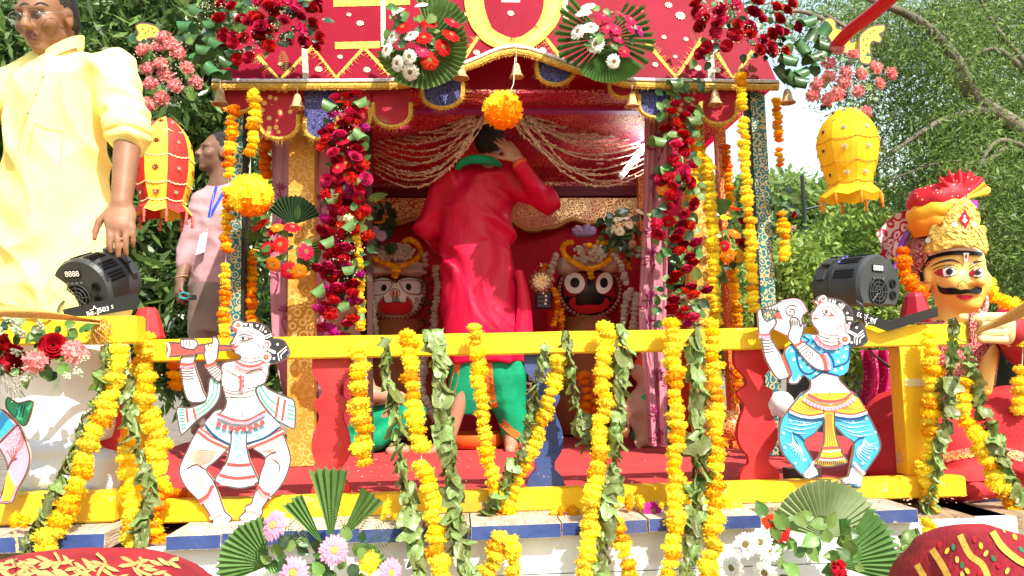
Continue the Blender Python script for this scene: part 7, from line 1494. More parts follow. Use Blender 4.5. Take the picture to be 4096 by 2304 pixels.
def crown(t, cx, cy, w, b, jas, ring, drop, seed):
    """turban cloth, jasmine mound, ring of marigolds"""
    rg = random.Random(seed)
    n = len(ring)
    sp = smooth_path(ring, 5); k = 34
    for i in range(k):
        x, y = interp(sp, i/(k-1)); p = P(x, y, b-.03+.05*abs(x-cx)/w); link('marigold', rg.choice(POM['a']), t, xf(p, (rj(.6), -1, rj(.6)), 13*K(b)))
    for x, y in drop: link('marigold', rg.choice(POM['a']), t, xf(P(x, y, b-.06), (rj(.4), -.3, 1), 15*K(b)))
    for i in range(110):
        a, q = rg.uniform(0, 6.28), math.sqrt(rg.random()); x, y = jas[0]+jas[2]*q*math.cos(a), jas[1]+jas[3]*q*math.sin(a); link('jasmine_bud', rg.choice(POM['w']), t, xf(P(x, y, b-.02-.03*(1-q)), (rj(1), -1, rj(1)), 8.5*K(b)))
I_ = Zm(1440, 920, 3.45); J_ = Zm(2090, 900, 3.294)
JG = lambda lb, pcs, w, b, c='w': marigold_garland(lb, pcs, w, b, c, 'flower garlands on the idols', .5)
# white-faced idol
t, fo, c, s = idol('white-faced wooden idol with a flower turban at the left of the cabin', 1582, 1172, 112, 104, 4.95, IW)
pt = Paint(fo, bvh_surf(fo), .0016); g = 9
pt.fill(I_(ell(490, 900, 385, 340, 40)), MAR, 'face_border', grid=16); pt.fill(I_(smooth_loop([(160, 690), (330, 660), (490, 700), (650, 660), (820, 690), (840, 880), (800, 1040), (690, 1150), (490, 1190), (300, 1150), (190, 1040), (140, 880)], 3)), IW, 'face_paint', grid=16)
pt.fill(I_([(400, 600), (560, 600), (490, 692)]), IR, 'forehead_mark', grid=12)
for e, pu, rr in (([(165, 790), (175, 725), (300, 700), (415, 702), (445, 755), (400, 830), (330, 885), (190, 892)], (333, 800), .5), ([(545, 725), (600, 700), (740, 698), (825, 735), (832, 860), (790, 888), (660, 872), (585, 812)], (665, 788), -.5)):
    pt.fill(I_(smooth_loop(e, 3)), mat('eye_grey', (.7, .62, .64), .5), 'eye_white', grid=12); pt.strokes([I_(smooth_loop(e, 3))], 3, IL, 'eye_outline', closed=True); pt.fill(I_(ell(pu[0], pu[1], 38, 47, 16, rr*.5)), IK, 'pupil', grid=12)
pt.strokes([I_([(190, 690), (330, 655), (430, 690), (485, 735)]), I_([(495, 735), (560, 680), (680, 655), (800, 680)]), I_([(465, 735), (490, 695), (515, 735)])], 4, IK, 'brow_lines', res=4)
pt.strokes([I_(ell(485, 868, 66, 58, 22))], 3, IL, 'nose_line', closed=True); pt.fill(I_(ell(464, 872, 16, 44, 14)), IR, 'nostril', grid=14); pt.fill(I_(ell(507, 872, 16, 44, 14)), IR, 'nostril', grid=14)
pt.strokes([I_([(455+i*16, 930), (450+i*18, 990)]) for i in range(6)], 2.4, IK, 'moustache_lines')
mo = [(280, 1030), (300, 975), (340, 920), (350, 985), (400, 1003), (490, 990), (590, 1000), (628, 985), (636, 920), (690, 980), (712, 1050), (680, 1110), (590, 1138), (400, 1138), (305, 1105)]
pt.fill(I_(smooth_loop(mo, 3)), IR, 'mouth', grid=12); pt.strokes([I_(smooth_loop([(490+(x-490)*1.05, 1040+(y-1040)*1.08) for x, y in mo], 3))], 2.6, IK, 'mouth_line', closed=True)
pt.strokes([I_(q) for q in ([(180, 960), (215, 920)], [(195, 990), (225, 940)], [(215, 1000), (235, 950)], [(800, 960), (760, 920)], [(780, 980), (750, 930)], [(760, 975), (745, 940)], [(300, 630), (300, 660)], [(320, 630), (320, 660)], [(340, 630), (345, 660)], [(620, 620), (615, 650)], [(645, 615), (640, 650)], [(670, 620), (665, 650)])], 2.2, IK, 'whisker_lines')
implicit('turban', [els(P(1580, 1068, 4.94), (118*s, .13, 34*s)), els(P(1520, 1088, 4.92), (56*s, .1, 26*s)), els(P(1650, 1088, 4.92), (56*s, .1, 26*s))], [CLO], t, .009, .03, folds(71, .008, (4, 4, 30), 4))
crown(t, 1582, 1020, 110, 4.77, (1582, 1010, 78, 34), I_([(200, 180), (150, 290), (220, 400), (400, 480), (510, 500), (640, 470), (800, 380), (830, 280), (780, 180), (680, 130), (620, 150)]), I_([(480, 560), (520, 560), (500, 610), (480, 640)]), 3)
JG('white jasmine garland hanging at the right of the white-faced idol', [[(1740, 1070), (1748, 1130), (1745, 1200), (1735, 1290), (1725, 1360)], [(1700, 1420), (1690, 1560)]], 30, 4.75); JG('white jasmine bunch over the turban edge of the white-faced idol', [[(1695, 1020), (1700, 1060)]], 34, 4.78); JG('white jasmine garland at the left of the white-faced idol', [[(1472, 1050), (1500, 1300), (1510, 1400)]], 28, 4.78)
mb = MB()
for i in range(420):
    a = random.uniform(0, 6.28); x = 1582+random.choice((-1, 1))*random.uniform(95, 150); y = random.uniform(1080, 1340); p = P(x, y, 4.9+rj(.05)); d = Vector((rj(1), rj(.5)-.3, rj(1))).normalized()*.03; w = Vector((rj(1), rj(1), rj(1)))*.006; mb.add([p-w, p+w, p+d], [(0, 1, 2)])
o = mb.build('tulsi_garland', mat_leaf('tulsi_dark', (.04, .05, .02), (.03, .035, .012), .2), t, fixn=False, kind='stuff')
# black-faced idol
t, fo, c, s = idol('black-faced wooden idol with round white eyes at the right of the cabin', 2357, 1162, 122, 106, 4.95, IK)
pt = Paint(fo, bvh_surf(fo), .0016)
pt.fill(J_(ell(878, 880, 380, 320, 40)), mat('idol_dark_red', (.3, .012, .018), .4), 'face_paint', grid=16)
pt.fill(J_(smooth_loop([(470, 650), (600, 600), (760, 555), (900, 560), (1040, 555), (1180, 610), (1260, 680), (1060, 620), (960, 660), (905, 720), (840, 660), (700, 610)], 3)), IK, 'brow_paint', grid=14)
pt.fill(J_(smooth_loop([(840, 640), (850, 740), (800, 860), (690, 935), (570, 940), (560, 1010), (640, 1040), (720, 1045), (820, 1060), (1000, 1050), (1080, 1010), (1150, 1010), (1180, 960), (1090, 920), (1000, 850), (945, 740), (960, 640)], 3)), IK, 'nose_paint', grid=14)
for (ex, ey, rx, ry, ro), (px_, py, prx, pry) in (((690, 768, 142, 146, -.3), (693, 762, 62, 66)), ((1072, 768, 112, 150, .3), (1066, 766, 52, 66))):
    pt.fill(J_(ell(ex, ey, rx, ry, 28, ro)), mat('eye_rim_red', (.42, .015, .03), .4), 'eye_rim', grid=14); pt.fill(J_(ell(ex, ey, rx*.92, ry*.93, 28, ro)), IW, 'eye_white', grid=14); pt.fill(J_(ell(px_, py, prx, pry, 20)), IK, 'pupil', grid=14)
pt.fill(J_(smooth_loop([(618, 1020), (670, 952), (712, 955), (700, 1020), (750, 1056), (860, 1042), (1010, 1046), (1066, 1005), (1075, 955), (1110, 965), (1134, 1030), (1080, 1100), (960, 1145), (800, 1152), (690, 1105)], 3)), IR, 'mouth', grid=14)
implicit('turban', [els(P(2352, 1066, 4.94), (125*s, .13, 30*s)), els(P(2260, 1068, 4.91), (42*s, .1, 34*s)), els(P(2440, 1062, 4.91), (44*s, .1, 34*s))], [CLO], t, .009, .03, folds(72, .008, (4, 4, 30), 4))
crown(t, 2362, 1000, 110, 4.77, (2362, 1012, 70, 36), J_([(640, 230), (560, 250), (530, 330), (580, 420), (680, 490), (780, 550), (880, 580), (960, 560), (1070, 510), (1160, 430), (1180, 330), (1120, 250), (1000, 230)]), J_([(900, 600), (890, 640), (905, 690), (870, 260), (890, 280)]), 5)
mb = MB()
for k in range(9): a = k*.7; p = P(2335+12*math.cos(a), 945+8*math.sin(a), 4.9); mb.lathe([(.001, .0), (.022, .02), (.03, .05), (.01, .075)], p, 8, ax=frame((math.cos(a), -.4, .8+.3*math.sin(a))))
mb.build('lotus_top', FL_COL('lilac'), t, smooth=True, kind='stuff')
hp = [cap(P(2150, 1175+i*17, 4.62), P(2200, 1176+i*17, 4.62), .017, .015, 0, .004) for i in range(4)]+[els(P(2200, 1200, 4.66), (.045, .04, .055), None, 1), cap(P(2205, 1215, 4.68), P(2215, 1330, 4.8), .04, .045, 1)]
ho = implicit('hand', hp, [mat('hand_dark', (.05, .012, .03), .3), IR], t, .005, .01); hpn = Paint(ho, bvh_surf(ho), .002); hpn.dots([(2172, 1172), (2184, 1184), (2184, 1200), (2182, 1215)], 5, WHITE, 'nail_paint')
ck = MB(); cc = P(2164, 1126, 4.60); ck.lathe([(0, .008), (.05, .008), (.058, .004), (.058, -.004), (.0, -.006)], cc, 24, ax=frame((0, -1, 0)))
for k in range(12): a = k*.5236; ck.lathe([(0, -.005), (.011, 0), (0, .012)], cc+Vector((.062*math.cos(a), 0, .062*math.sin(a))), 8, ax=frame((0, -1, 0)))
ck.lathe([(0, -.005), (.014, 0), (0, .03)], cc+Vector((0, 0, .085)), 8)
co = solo('jewelled_disc', 'gold jewelled disc held above the dark hand of the black-faced idol', 'disc', ck, mat('disc_gold', (.6, .38, .12), .3, (.3, .1, .12), 90, metal=.5), cc)
dd = Paint(co, lambda x, y: (P(x, y, 4.588), Vector((0, -1, 0))), .0005); dd.dots([(2164+18*math.cos(k*.785), 1126+18*math.sin(k*.785)) for k in range(8)]+[(2164, 1126)], 4, WHITE, 'gems'); dd.dots([(2164+30*math.cos(k*.524), 1126+30*math.sin(k*.524)) for k in range(12)], 4, mat('purple_gem', (.15, .05, .3), .2), 'gems')
JG('white jasmine garland down the left of the black-faced idol', [[(2225, 1020), (2205, 1080), (2200, 1140)]], 32, 4.75); JG('white jasmine garland down the right of the black-faced idol', [[(2460, 1020), (2490, 1080), (2505, 1130)]], 32, 4.75); JG('orange marigold garland over the arm of the black-faced idol', [[(2215, 1155), (2232, 1210), (2215, 1300)], [(2245, 1240), (2250, 1320)]], 26, 4.6, 'oa'); JG('amber marigold edging behind the right jasmine of the black-faced idol', [[(2505, 1040), (2520, 1075)]], 26, 4.8, 'a')
JG('jasmine garland trailing under the right arm of the black-faced idol', [[(2520, 1160), (2500, 1230), (2490, 1310)], [(2545, 1180), (2530, 1310)]], 34, 4.7); JG('marigold garland at the left shoulder of the black-faced idol', [[(2180, 1060), (2165, 1100)]], 22, 4.85, 'a')
JG('orange marigold heap between the rail and the black-faced idol', [[(2330, 1500), (2350, 1600), (2340, 1700), (2400, 1740)], [(2400, 1480), (2380, 1640)]], 60, 4.5, 'ooa')
JG('grey-white jasmine garland below the rail at the white-faced idol', [[(1690, 1430), (1680, 1540), (1720, 1640), (1760, 1700)]], 34, 4.5)
t = thing('small_idol', 'small dark blue idol with painted ring eyes between the priest and the navy baluster', 'idol', P(2120, 1640, 4.8)); mb = MB(); mb.lathe([(.06, 0), (.1, .02), (.11, .2), (.09, .4), (.02, .45)], P(2115, 1640, 4.8), 20); o = mb.build('body', mat('idol_navy', (.01, .015, .05), .4), t, smooth=True); q = Paint(o, bvh_surf(o), .002); q.dots([(2110, 1545)], 18, IW, 'ring_eye', 16); q.dots([(2110, 1545)], 11, IR, 'ring_eye', 14); q.dots([(2110, 1545)], 6, IK, 'ring_eye'); q.strokes([[(2118, 1500), (2118, 1515), (2128, 1520), (2134, 1505)]], 4, IW, 'painted_mark', res=3)
# ================================================================== crowned charioteer statue
Q_ = Zm(3480, 680, 2.3377); b = 2.98; s = K(b); t = thing('statue', 'painted charioteer statue with black moustache, orange turban and gold crown', 'statue', P(3800, 1980, b))
ST = mat('statue_skin', (.82, .42, .07), .3, (.84, .5, .14), 6); HCn = P(3818, 1085, b); f = Vector((.06, -1, 0)).normalized(); r = f.cross(Vector((0, 0, 1))); R = Matrix((r, f, Vector((0, 0, 1)))).transposed(); q = lambda a, b_, c: HCn+r*a+f*b_+Vector((0, 0, c))
hp = [els(q(0, -.01, .02), (.112, .118, .135), R), els(q(0, .03, -.06), (.096, .085, .1), R), els(q(0, .07, -.135), (.04, .036, .03), R, 0, .03), cap(q(0, .115, -.005), q(0, .138, -.055), .012, .02, 0, .015), els(q(.018, .122, -.058), (.012,)*3, None, 0, .008), els(q(-.018, .122, -.058), (.012,)*3, None, 0, .008), els(q(0, .103, -.098), (.03, .016, .010), R, 0, .01),
      els(q(-.118, -.015, -.035), (.016, .034, .05), R, 0, .01), els(q(.118, -.015, -.035), (.016, .034, .05), R, 0, .01), cap(q(0, -.01, -.12), q(0, -.02, -.22), .07, .08, 0, .03), els(q(.05, .075, -.05), (.04, .035, .04), R), els(q(-.05, .075, -.05), (.04, .035, .04), R),
      col([(P(3830, 1960, b).z, P(3830, 1900, b).x, b+.05, .2, .16), (P(3830, 1600, b).z, P(3830, 1600, b).x, b+.05, .16, .12), (P(3830, 1330, b).z, P(3830, 1330, b).x, b+.04, .2, .11), (P(3830, 1290, b).z, P(3830, 1290, b).x, b+.04, .1, .08)], 1, .03)]
so_ = implicit('body', hp, [ST, mat_brocade('statue_robe', (.34, .012, .03), (.6, .3, .25), 70, .4, .6, .1, False)], t, .007, .025)
pt = Paint(so_, bvh_surf(so_), .0012); SK = mat('statue_black', (.01, .01, .012), .25); SRD = mat('statue_lip', (.45, .02, .05), .3)
for e, pu, pr_ in (([(608, 960), (680, 925), (750, 912), (800, 935), (815, 965), (760, 990), (690, 995)], (745, 952), 33), ([(930, 968), (970, 935), (1020, 922), (1052, 935), (1050, 985), (1000, 1000), (960, 990)], (1012, 958), 30)):
    pt.strokes([Q_(smooth_loop(e, 3))], 6, SK, 'eye_line', closed=True); pt.fill(Q_(smooth_loop(e, 3)), WHITE, 'eye_white', grid=8); pt.fill(Q_(smooth_loop([e[0], e[1], (e[0][0]+75, e[0][1]+0), e[-1]], 2)), SRD, 'eye_corner', grid=8); pt.fill(Q_(ell(pu[0], pu[1], pr_, pr_, 16)), mat('iris_brown', (.05, .02, .01), .2), 'iris', grid=8); pt.fill(Q_(ell(pu[0], pu[1], pr_*.5, pr_*.5, 12)), SK, 'pupil', grid=8); pt.l = 2
pt.strokes([Q_([(570, 905), (640, 868), (730, 845), (800, 850), (868, 895)]), Q_([(920, 900), (980, 862), (1050, 855)])], 8, SK, 'eyebrow', taper=True, res=5); pt.strokes([Q_([(595, 930), (680, 895), (770, 890), (825, 915)]), Q_([(925, 925), (990, 895), (1050, 890)])], 3, SK, 'lid_line', res=4)
mus = [(622, 1035), (640, 1075), (690, 1100), (780, 1098), (850, 1118), (890, 1110), (930, 1118), (985, 1095), (1038, 1092), (1040, 1140), (1000, 1160), (930, 1150), (890, 1155), (800, 1160), (700, 1158), (650, 1130)]
pt.fill(Q_(smooth_loop(mus, 3)), SK, 'moustache', grid=9); pt.fill(Q_(smooth_loop([(805, 1172), (860, 1165), (910, 1168), (962, 1172), (930, 1205), (890, 1215), (840, 1200)], 3)), SRD, 'lips', grid=9)
pt.strokes([Q_([(820, 1090), (825, 1060), (860, 1038), (905, 1060), (905, 1080)]), Q_([(500, 1040), (530, 1055), (570, 1050)])], 4, mat('statue_brown_line', (.35, .12, .03), .4), 'nose_line', res=4)
pt.strokes([Q_([(500, 1040), (488, 960), (510, 880), (560, 830), (640, 800), (760, 780), (900, 778), (1040, 790)])], 15, SK, 'hairline', res=5); pt.strokes([Q_([(560, 800), (700, 760), (870, 745), (1040, 765)])], 9, mat('statue_white_line', (.8, .7, .68), .4), 'forehead_band', res=5)
pt.fill(Q_([(868, 780), (920, 780), (905, 850), (893, 870), (880, 850)]), WHITE, 'forehead_mark', grid=9); pt.fill(Q_(ell(893, 818, 10, 24, 12)), IR, 'forehead_mark', grid=9)
# head cloth, turban rolls, crest, crown
HB = mat_brocade('head_brocade', (.26, .012, .025), (.55, .28, .22), 60, .3, .6, .1, False)
implicit('head_cloth', [els(P(3745, 1030, b+.07), (.12, .13, .125)), els(P(3690, 1090, b+.08), (.05, .06, .09))], [HB], t, .009, .03, folds(81, .006, (8, 8, 14), 4))
tp = mat_dots('bandhani_red', (.52, .015, .03), (.8, .5, .35), 55, .2); tor = mat('turban_orange', (.82, .22, .012), .6, (.8, .3, .02), 6); tye = mat('turban_yellow', (.85, .45, .03), .5, (.8, .32, .02), 8)
tc = P(3752, 860, b+.02)
for nm, m, dy, rr, hh, tz in (('turban_roll', tor, 905, 118, 44, .25), ('turban_roll', tye, 845, 126, 40, -.35), ('turban_roll', tp, 800, 124, 46, -.3)):
    p = P(3755, dy, b+.02); mb = MB(); n = 40
    def fn(u, v, p=p, rr=rr, hh=hh, tz=tz):
        a = u*2*math.pi; k = math.cos((v-.5)*math.pi*.98); z_ = (v-.5)*2*hh*s*1.25
        R_ = rr*s*(.80+.2*k)+.003*math.sin(a*9+v*4); return p+Vector((R_*math.cos(a), R_*math.sin(a), z_-tz*R_*math.cos(a)*.35))
    mb.grid(fn, n, 10); mb.v += [tuple(p+Vector((0, 0, hh*s*.9)))]; mb.build(nm, m, t, smooth=True)
implicit('turban_top', [els(P(3760, 795, b+.02), (.105, .1, .05), Matrix.Rotation(-.15, 3, 'Y'))], [tp], t, .008, .02, folds(85, .006, (10, 10, 20), 3))
mb = MB(); ck_ = P(3850, 800, b-.08)
def cf_(u, v): a = math.radians(150-u*140); rr = (.02+v*.105)*(1-.1*math.sin(u*40)*v); return ck_+Vector((rr*math.cos(a)*.95, .012*math.sin(u*44)*v, rr*math.sin(a)*.95))
mb.grid(cf_, 44, 6); cr = mb.build('crest', [tp, tye], t, fixn=False); cr.data.polygons.foreach_set('material_index', np.array([1 if i//6 > 34 else 0 for i in range(len(cr.data.polygons))], np.int32))
gem = mat('crown_gold', (.8, .55, .13), .4, (.55, .32, .05), 45, 0, 1., 70, metal=.55)
def cyl_surf(R0, flare=0.):
    o = HCn+f*.0
    def fn(x, y):
        d = ray(x, y).normalized(); Rr = R0
        ax2, ay2 = CAM.x-o.x, CAM.y-o.y; A = d.x*d.x+d.y*d.y; B = 2*(ax2*d.x+ay2*d.y); C = ax2*ax2+ay2*ay2-Rr*Rr; D = B*B-4*A*C
        if D < 0: u = -B/(2*A)
        else: u = (-B-math.sqrt(D))/(2*A)
        p = CAM+d*u; n = Vector((p.x-o.x, p.y-o.y, 0)).normalized(); return p, n
    return fn
cp = Paint(t, cyl_surf(.142), .002)
def slab(poly, m, name, th=.008, grid=10):
    o = cp.fill(poly, m, name, grid=grid, layer=1)
    md = o.modifiers.new('s', 'SOLIDIFY'); md.thickness = th; md.offset = 0; return o
crn = [(505, 760), (530, 700), (540, 640), (560, 590), (570, 530), (620, 510), (690, 515), (690, 450), (720, 390), (770, 340), (820, 290), (870, 255), (930, 290), (980, 340), (1015, 410), (1025, 470), (1010, 520), (1060, 520), (1085, 560), (1070, 600), (1090, 680), (1098, 740), (1080, 790), (1040, 750), (960, 710), (880, 700), (800, 715), (700, 745), (600, 780), (540, 785)]
slab(Q_(crn), gem, 'crown')
cp.l = 4; rel = []
for i in range(46):
    x, y = random.uniform(560, 1060), random.uniform(540, 740); a = -1.2+(x-820)/260*.9; rel.append([(x, y), (x+26*math.sin(a), y-22*math.cos(a)), (x+50*math.sin(a*1.2), y-40*math.cos(a))])
for i in range(26):
    a = i/26*6.28; x, y = 870+125*math.cos(a)*(.8+.2*math.sin(a)), 440+125*math.sin(a); rel.append([(x, y), (x-16*math.cos(a)+10, y-16*math.sin(a)), (x-26*math.cos(a), y-30*math.sin(a)-10)])
cp.strokes([Q_(z) for z in rel], 6, mat('crown_relief', (.9, .68, .25), .3, metal=.6), 'crown_relief', taper=True, res=3)
cp.fill(Q_([(875, 370), (925, 460), (885, 560), (825, 460)]), mat('ruby', (.5, .01, .03), .15), 'ruby', grid=10, layer=6); cp.l = 7; cp.dots(Q_([(872, 440), (872, 460), (862, 478), (885, 478), (873, 492)]), 4, WHITE, 'pearls'); cp.dots(Q_([(785, 515), (950, 515), (568, 660)]), 10, mat('crystal', (.6, .7, .66), .1), 'crystals')
cp.fill(Q_([(940, 285), (1030, 275), (1045, 440), (1020, 440), (990, 350)]), mat('turban_purple', (.35, .02, .3), .5), 'turban_tail', grid=10, layer=-6)
# veil and scarf behind
mb = MB(); VE = mat_brocade('veil', (.7, .5, .48), (.38, .02, .06), 22, .0, .7, 0, False)
def vf(u, v): x = 3505+u*130+20*math.sin(v*5); y = 905+v*180-95*math.sin(u*1.6)+30; return P(x, y, b+.14+.03*math.sin(u*6))
mb.grid(vf, 16, 14); mb.build('veil', VE, t, smooth=True, fixn=False)
BND = mat_dots('bandhani_magenta', (.42, .01, .1), (.75, .35, .45), 60, .22)
mb = MB(); mb.grid(lambda u, v: P(3440+u*120+14*math.sin(v*4), 1400+v*240, b+.05+.025*math.sin(u*13)), 14, 16); mb.build('hanging_scarf', BND, t, smooth=True, fixn=False)
mb = MB(); mb.tube([Vector(z) for z in smooth_path([tuple(P(x, y, b+.06)) for x, y in [(3632, 930), (3605, 980), (3590, 1050), (3575, 1080)]], 5)], [.012]*16, 8); mb.build('twisted_scarf', mat('scarf_purple_teal', (.2, .03, .3), .6, (.0, .2, .25), 9), t, smooth=True)
# arm with the fist that holds the rein
hs = [cap(P(3925, 1266+i*30, 2.66), P(4016, 1268+i*30, 2.68), .0145, .0165, 0, .003) for i in range(4)]+[els(P(4022, 1315, 2.72), (.035, .04, .058), None, 0, .01), cap(P(3850, 1272, 2.68), P(3915, 1275, 2.65), .016, .018, 0, .006)]+[cap(P(3865, 1300+i*28, 2.70), P(3925, 1298+i*29, 2.665), .013, .014, 0, .003) for i in range(3)]
fi = implicit('fist', hs, [mat('fist_paint', (.74, .5, .24), .35)], t, .0045, .004); fpn = Paint(fi, bvh_surf(fi), .0012); fpn.strokes([[(3922, 1281+i*30), (3970, 1283+i*30), (4018, 1282+i*30)] for i in range(3)], 4, mat('finger_line', (.3, .12, .03), .5), 'finger_lines')
for xx in (3886, 3898): mb = MB(); mb.tube([P(xx, 1252, 2.655), P(xx-3, 1310, 2.648), P(xx, 1372, 2.655)], .008, 8); mb.build('finger_ring_band', HB, t)
implicit('sleeve', [cap(P(4040, 1320, 2.74), P(4110, 1380, 2.95), .06, .085, 0, .03), cap(P(4110, 1380, 2.95), P(4060, 1300, 3.05), .08, .09, 0, .03)], [mat('statue_sleeve', (.38, .02, .03), .7, (.3, .012, .02), 6, 0, .3, 60)], t, .009, .02, folds(91, .006, (12, 12, 12), 4))
mb = MB(); torus(mb, P(4030, 1318, 2.735), .012, .055, .009, 24, 6); mb.build('bangle', mat('bangle_red', (.5, .03, .05), .3, (.8, .6, .5), 80), t, smooth=True)
implicit('forearm', [cap(P(3960, 1400, 2.95), P(3935, 1560, 2.85), .03, .028)], [ST], t, .008, .02)
RC_ = mat('statue_dhoti', (.48, .025, .03), .75, (.38, .015, .02), 4, 0, .3, 90)
lo2 = implicit('lap_cloth', [els(P(3640, 1730, 2.95), (.17, .22, .17)), els(P(3560, 1840, 2.92), (.13, .2, .1)), els(P(4000, 1720, 2.93), (.24, .22, .17)), els(P(4080, 1850, 2.86), (.2, .2, .13)), els(P(3830, 1800, 2.97), (.3, .2, .14)), els(P(3850, 1930, 2.9), (.34, .2, .07)), els(P(4100, 1960, 2.84), (.16, .16, .07))], [RC_], t, .01, .05, folds(95, .014, (7, 7, 9), 5))
lp_ = Paint(t, bvh_surf(lo2), .003); lp_.strokes([[(3770, 1830), (3850, 1815), (3960, 1800), (4094, 1830)]], 40, mat_brocade('zari_border', (.5, .03, .04), (.75, .42, .2), 90, .1, .6, .2, False), 'zari_border', res=6)
lp_.strokes([[(3770+i*16, 1826+(8 if i % 2 else -6)-i*.5) for i in range(20)]], 4, PYL, 'zigzag_border')
ear = MB(); torus(ear, P(3922, 1205, 3.06), .022, .05, .012, 24, 8); ear.build('earring', mat('earring', (.4, .02, .05), .3, (.75, .55, .5), 70), t, smooth=True)
marigold_garland('orange marigold garland from the statue ear down behind its neck at the left', [[(3612, 1005), (3620, 1080), (3650, 1140), (3690, 1180)]], 62, 2.92, 'oo', 'garlands on the statue', .45)
marigold_garland('amber marigold garland sweeping right from the statue chin', [[(3918, 1110), (3960, 1150), (4010, 1210), (4060, 1220), (4110, 1250)]], 70, 2.95, 'aoy', 'garlands on the statue', .45)
marigold_garland('yellow marigold garland at the picture edge beside the statue arm', [[(4078, 1270), (4092, 1370)], [(4088, 1480), (4075, 1600), (4080, 1640)]], 74, 2.72, 'yy', 'garlands on the statue', .45)
# small purple led lamp under the canopy that tints the white-faced idol
t = thing('led_lamp', 'small purple led lamp fixed under the canopy, its light on the white-faced idol', 'lamp', P(1600, 456, 4.1)); c = P(1600, 456, 4.1); dv = (P(1635, 1140, 4.9)-c).normalized()
mb = MB(); mb.lathe([(.022, -.05), (.03, -.04), (.03, .02), (.034, .03), (.028, .032), (0, .03)], c, 16, ax=frame(dv)); mb.build('housing', BLK2, t, smooth=False)
mb = MB(); mb.lathe([(.027, .033), (.0, .036)], c, 16, ax=frame(dv)); mb.build('lens', mat('purple_led', (.3, .1, .8), .3, emis=(.35, .1, 1, 12)), t)
ld = bpy.data.lights.new('led_beam', 'SPOT'); ld.energy = 30; ld.color = (.45, .15, 1); ld.spot_size = math.radians(34); ld.spot_blend = .6; ld.shadow_soft_size = .02
lo3 = bpy.data.objects.new('led_beam', ld); COL.objects.link(lo3); lo3.parent = t; lo3.matrix_basis = Matrix.Translation(dv*.045) @ dv.to_track_quat('-Z', 'Y').to_matrix().to_4x4()
# ================================================================== trees and shrubs
def leafset(n, fn, size, aspect, nrm_up=.4, clump=None):
    """n leaf quads (bent kite of 2 faces) at points from fn()"""
    V = np.zeros((n, 4, 3)); 
    c = np.array([fn() for _ in range(n)]); rg = np.random.default_rng(len(c)); d = rg.normal(size=(n, 3)); d[:, 2] -= .35; d /= np.linalg.norm(d, axis=1)[:, None]
    nn = rg.normal(size=(n, 3))*.7+np.array([0, -.35, nrm_up]); w = np.cross(d, nn); w /= np.linalg.norm(w, axis=1)[:, None]+1e-9
    L = size*rg.uniform(.6, 1.3, n)[:, None]; V[:, 0] = c; V[:, 1] = c+d*L*.5+w*L*aspect; V[:, 2] = c+d*L; V[:, 3] = c+d*L*.5-w*L*aspect; return V
def crown_mesh(name, V, mats, parent, split=.5):
    n = len(V); o_ = np.array(ORG[parent]); co = (V.reshape(-1, 3)-o_).astype(np.float32); me = bpy.data.meshes.new(name); me.vertices.add(n*4); me.vertices.foreach_set('co', co.ravel())
    me.loops.add(n*4); me.polygons.add(n); me.loops.foreach_set('vertex_index', np.arange(n*4, dtype=np.int32)); me.polygons.foreach_set('loop_start', np.arange(0, n*4, 4, dtype=np.int32))
    for m in mats: me.materials.append(m)
    rg = np.random.default_rng(n); me.polygons.foreach_set('material_index', rg.integers(0, len(mats), n).astype(np.int32)); me.update(calc_edges=True); return link(name, me, parent)
BARK = mat('bark', (.12, .09, .065), .9, (.06, .045, .035), 8, 0, .8, 20, stretch=(3, 3, 1)); BARK2 = mat('grey_bark', (.2, .17, .13), .9, (.1, .085, .065), 6, 0, .7, 18)
def tree(name, label, base, top, r0, limbs, blobs, nleaf, size, aspect, mats, bark, group=None, twig=.1):
    """blobs: (x, y, z, rx, ry, rz, weight) volumes filled with leafy twigs"""
    base = Vector(base); t = thing(name, label, 'tree', base, group); mb = MB(); mid = base.lerp(Vector(top), .5)+Vector((rj(.2), rj(.2), 0)); mb.tube([Vector(q) for q in smooth_path([tuple(base), tuple(mid), tuple(top)], 5)], [r0*(1-.5*i/10) for i in range(11)], 12); mb.build('trunk', bark, t, smooth=True)
    for L in limbs: pts = [Vector(q) for q in smooth_path([tuple(p) for p, _ in L], 5)]; rr = [interp([(r_,) for _, r_ in L] if False else [(i, r_) for i, (_, r_) in enumerate(L)], k/(len(pts)-1))[1] for k in range(len(pts))]; m2 = MB(); m2.tube(pts, rr, 9); m2.build('limb', bark, t, smooth=True)
    tot = sum(B[6] for B in blobs); rg = random.Random(hash_(label)); Vs = []
    for B in blobs:
        n = int(nleaf*B[6]/tot); k = max(1, n//26)
        cl = []
        for _ in range(k):
            while True:
                q = Vector((rg.uniform(-1, 1), rg.uniform(-1, 1), rg.uniform(-1, 1)))
                if q.length <= 1 and q.length > rg.random()*.8: break
            cl.append((Vector((B[0]+q.x*B[3], B[1]+q.y*B[4], B[2]+q.z*B[5])), Vector((rg.gauss(0, 1), rg.gauss(0, 1), rg.gauss(-.4, .6))).normalized()))
        def pick(cl=cl):
            c, d = rg.choice(cl); u = rg.random(); return tuple(c+d*u*twig*3+Vector((rg.gauss(0, twig*.45), rg.gauss(0, twig*.45), rg.gauss(0, twig*.45))))
        Vs.append(leafset(n, pick, size, aspect))
    crown_mesh('crown', np.concatenate(Vs), mats, t); return t
TL = [mat_leaf('tree_leaf_dark', (.12, .2, .05), (.08, .145, .034), 0, .33, .45), mat_leaf('tree_leaf_mid', (.22, .33, .09), (.15, .25, .06), 0, .33, .45), mat_leaf('tree_leaf_deep', (.06, .11, .03), (.04, .08, .02), 0, .4, .4)]
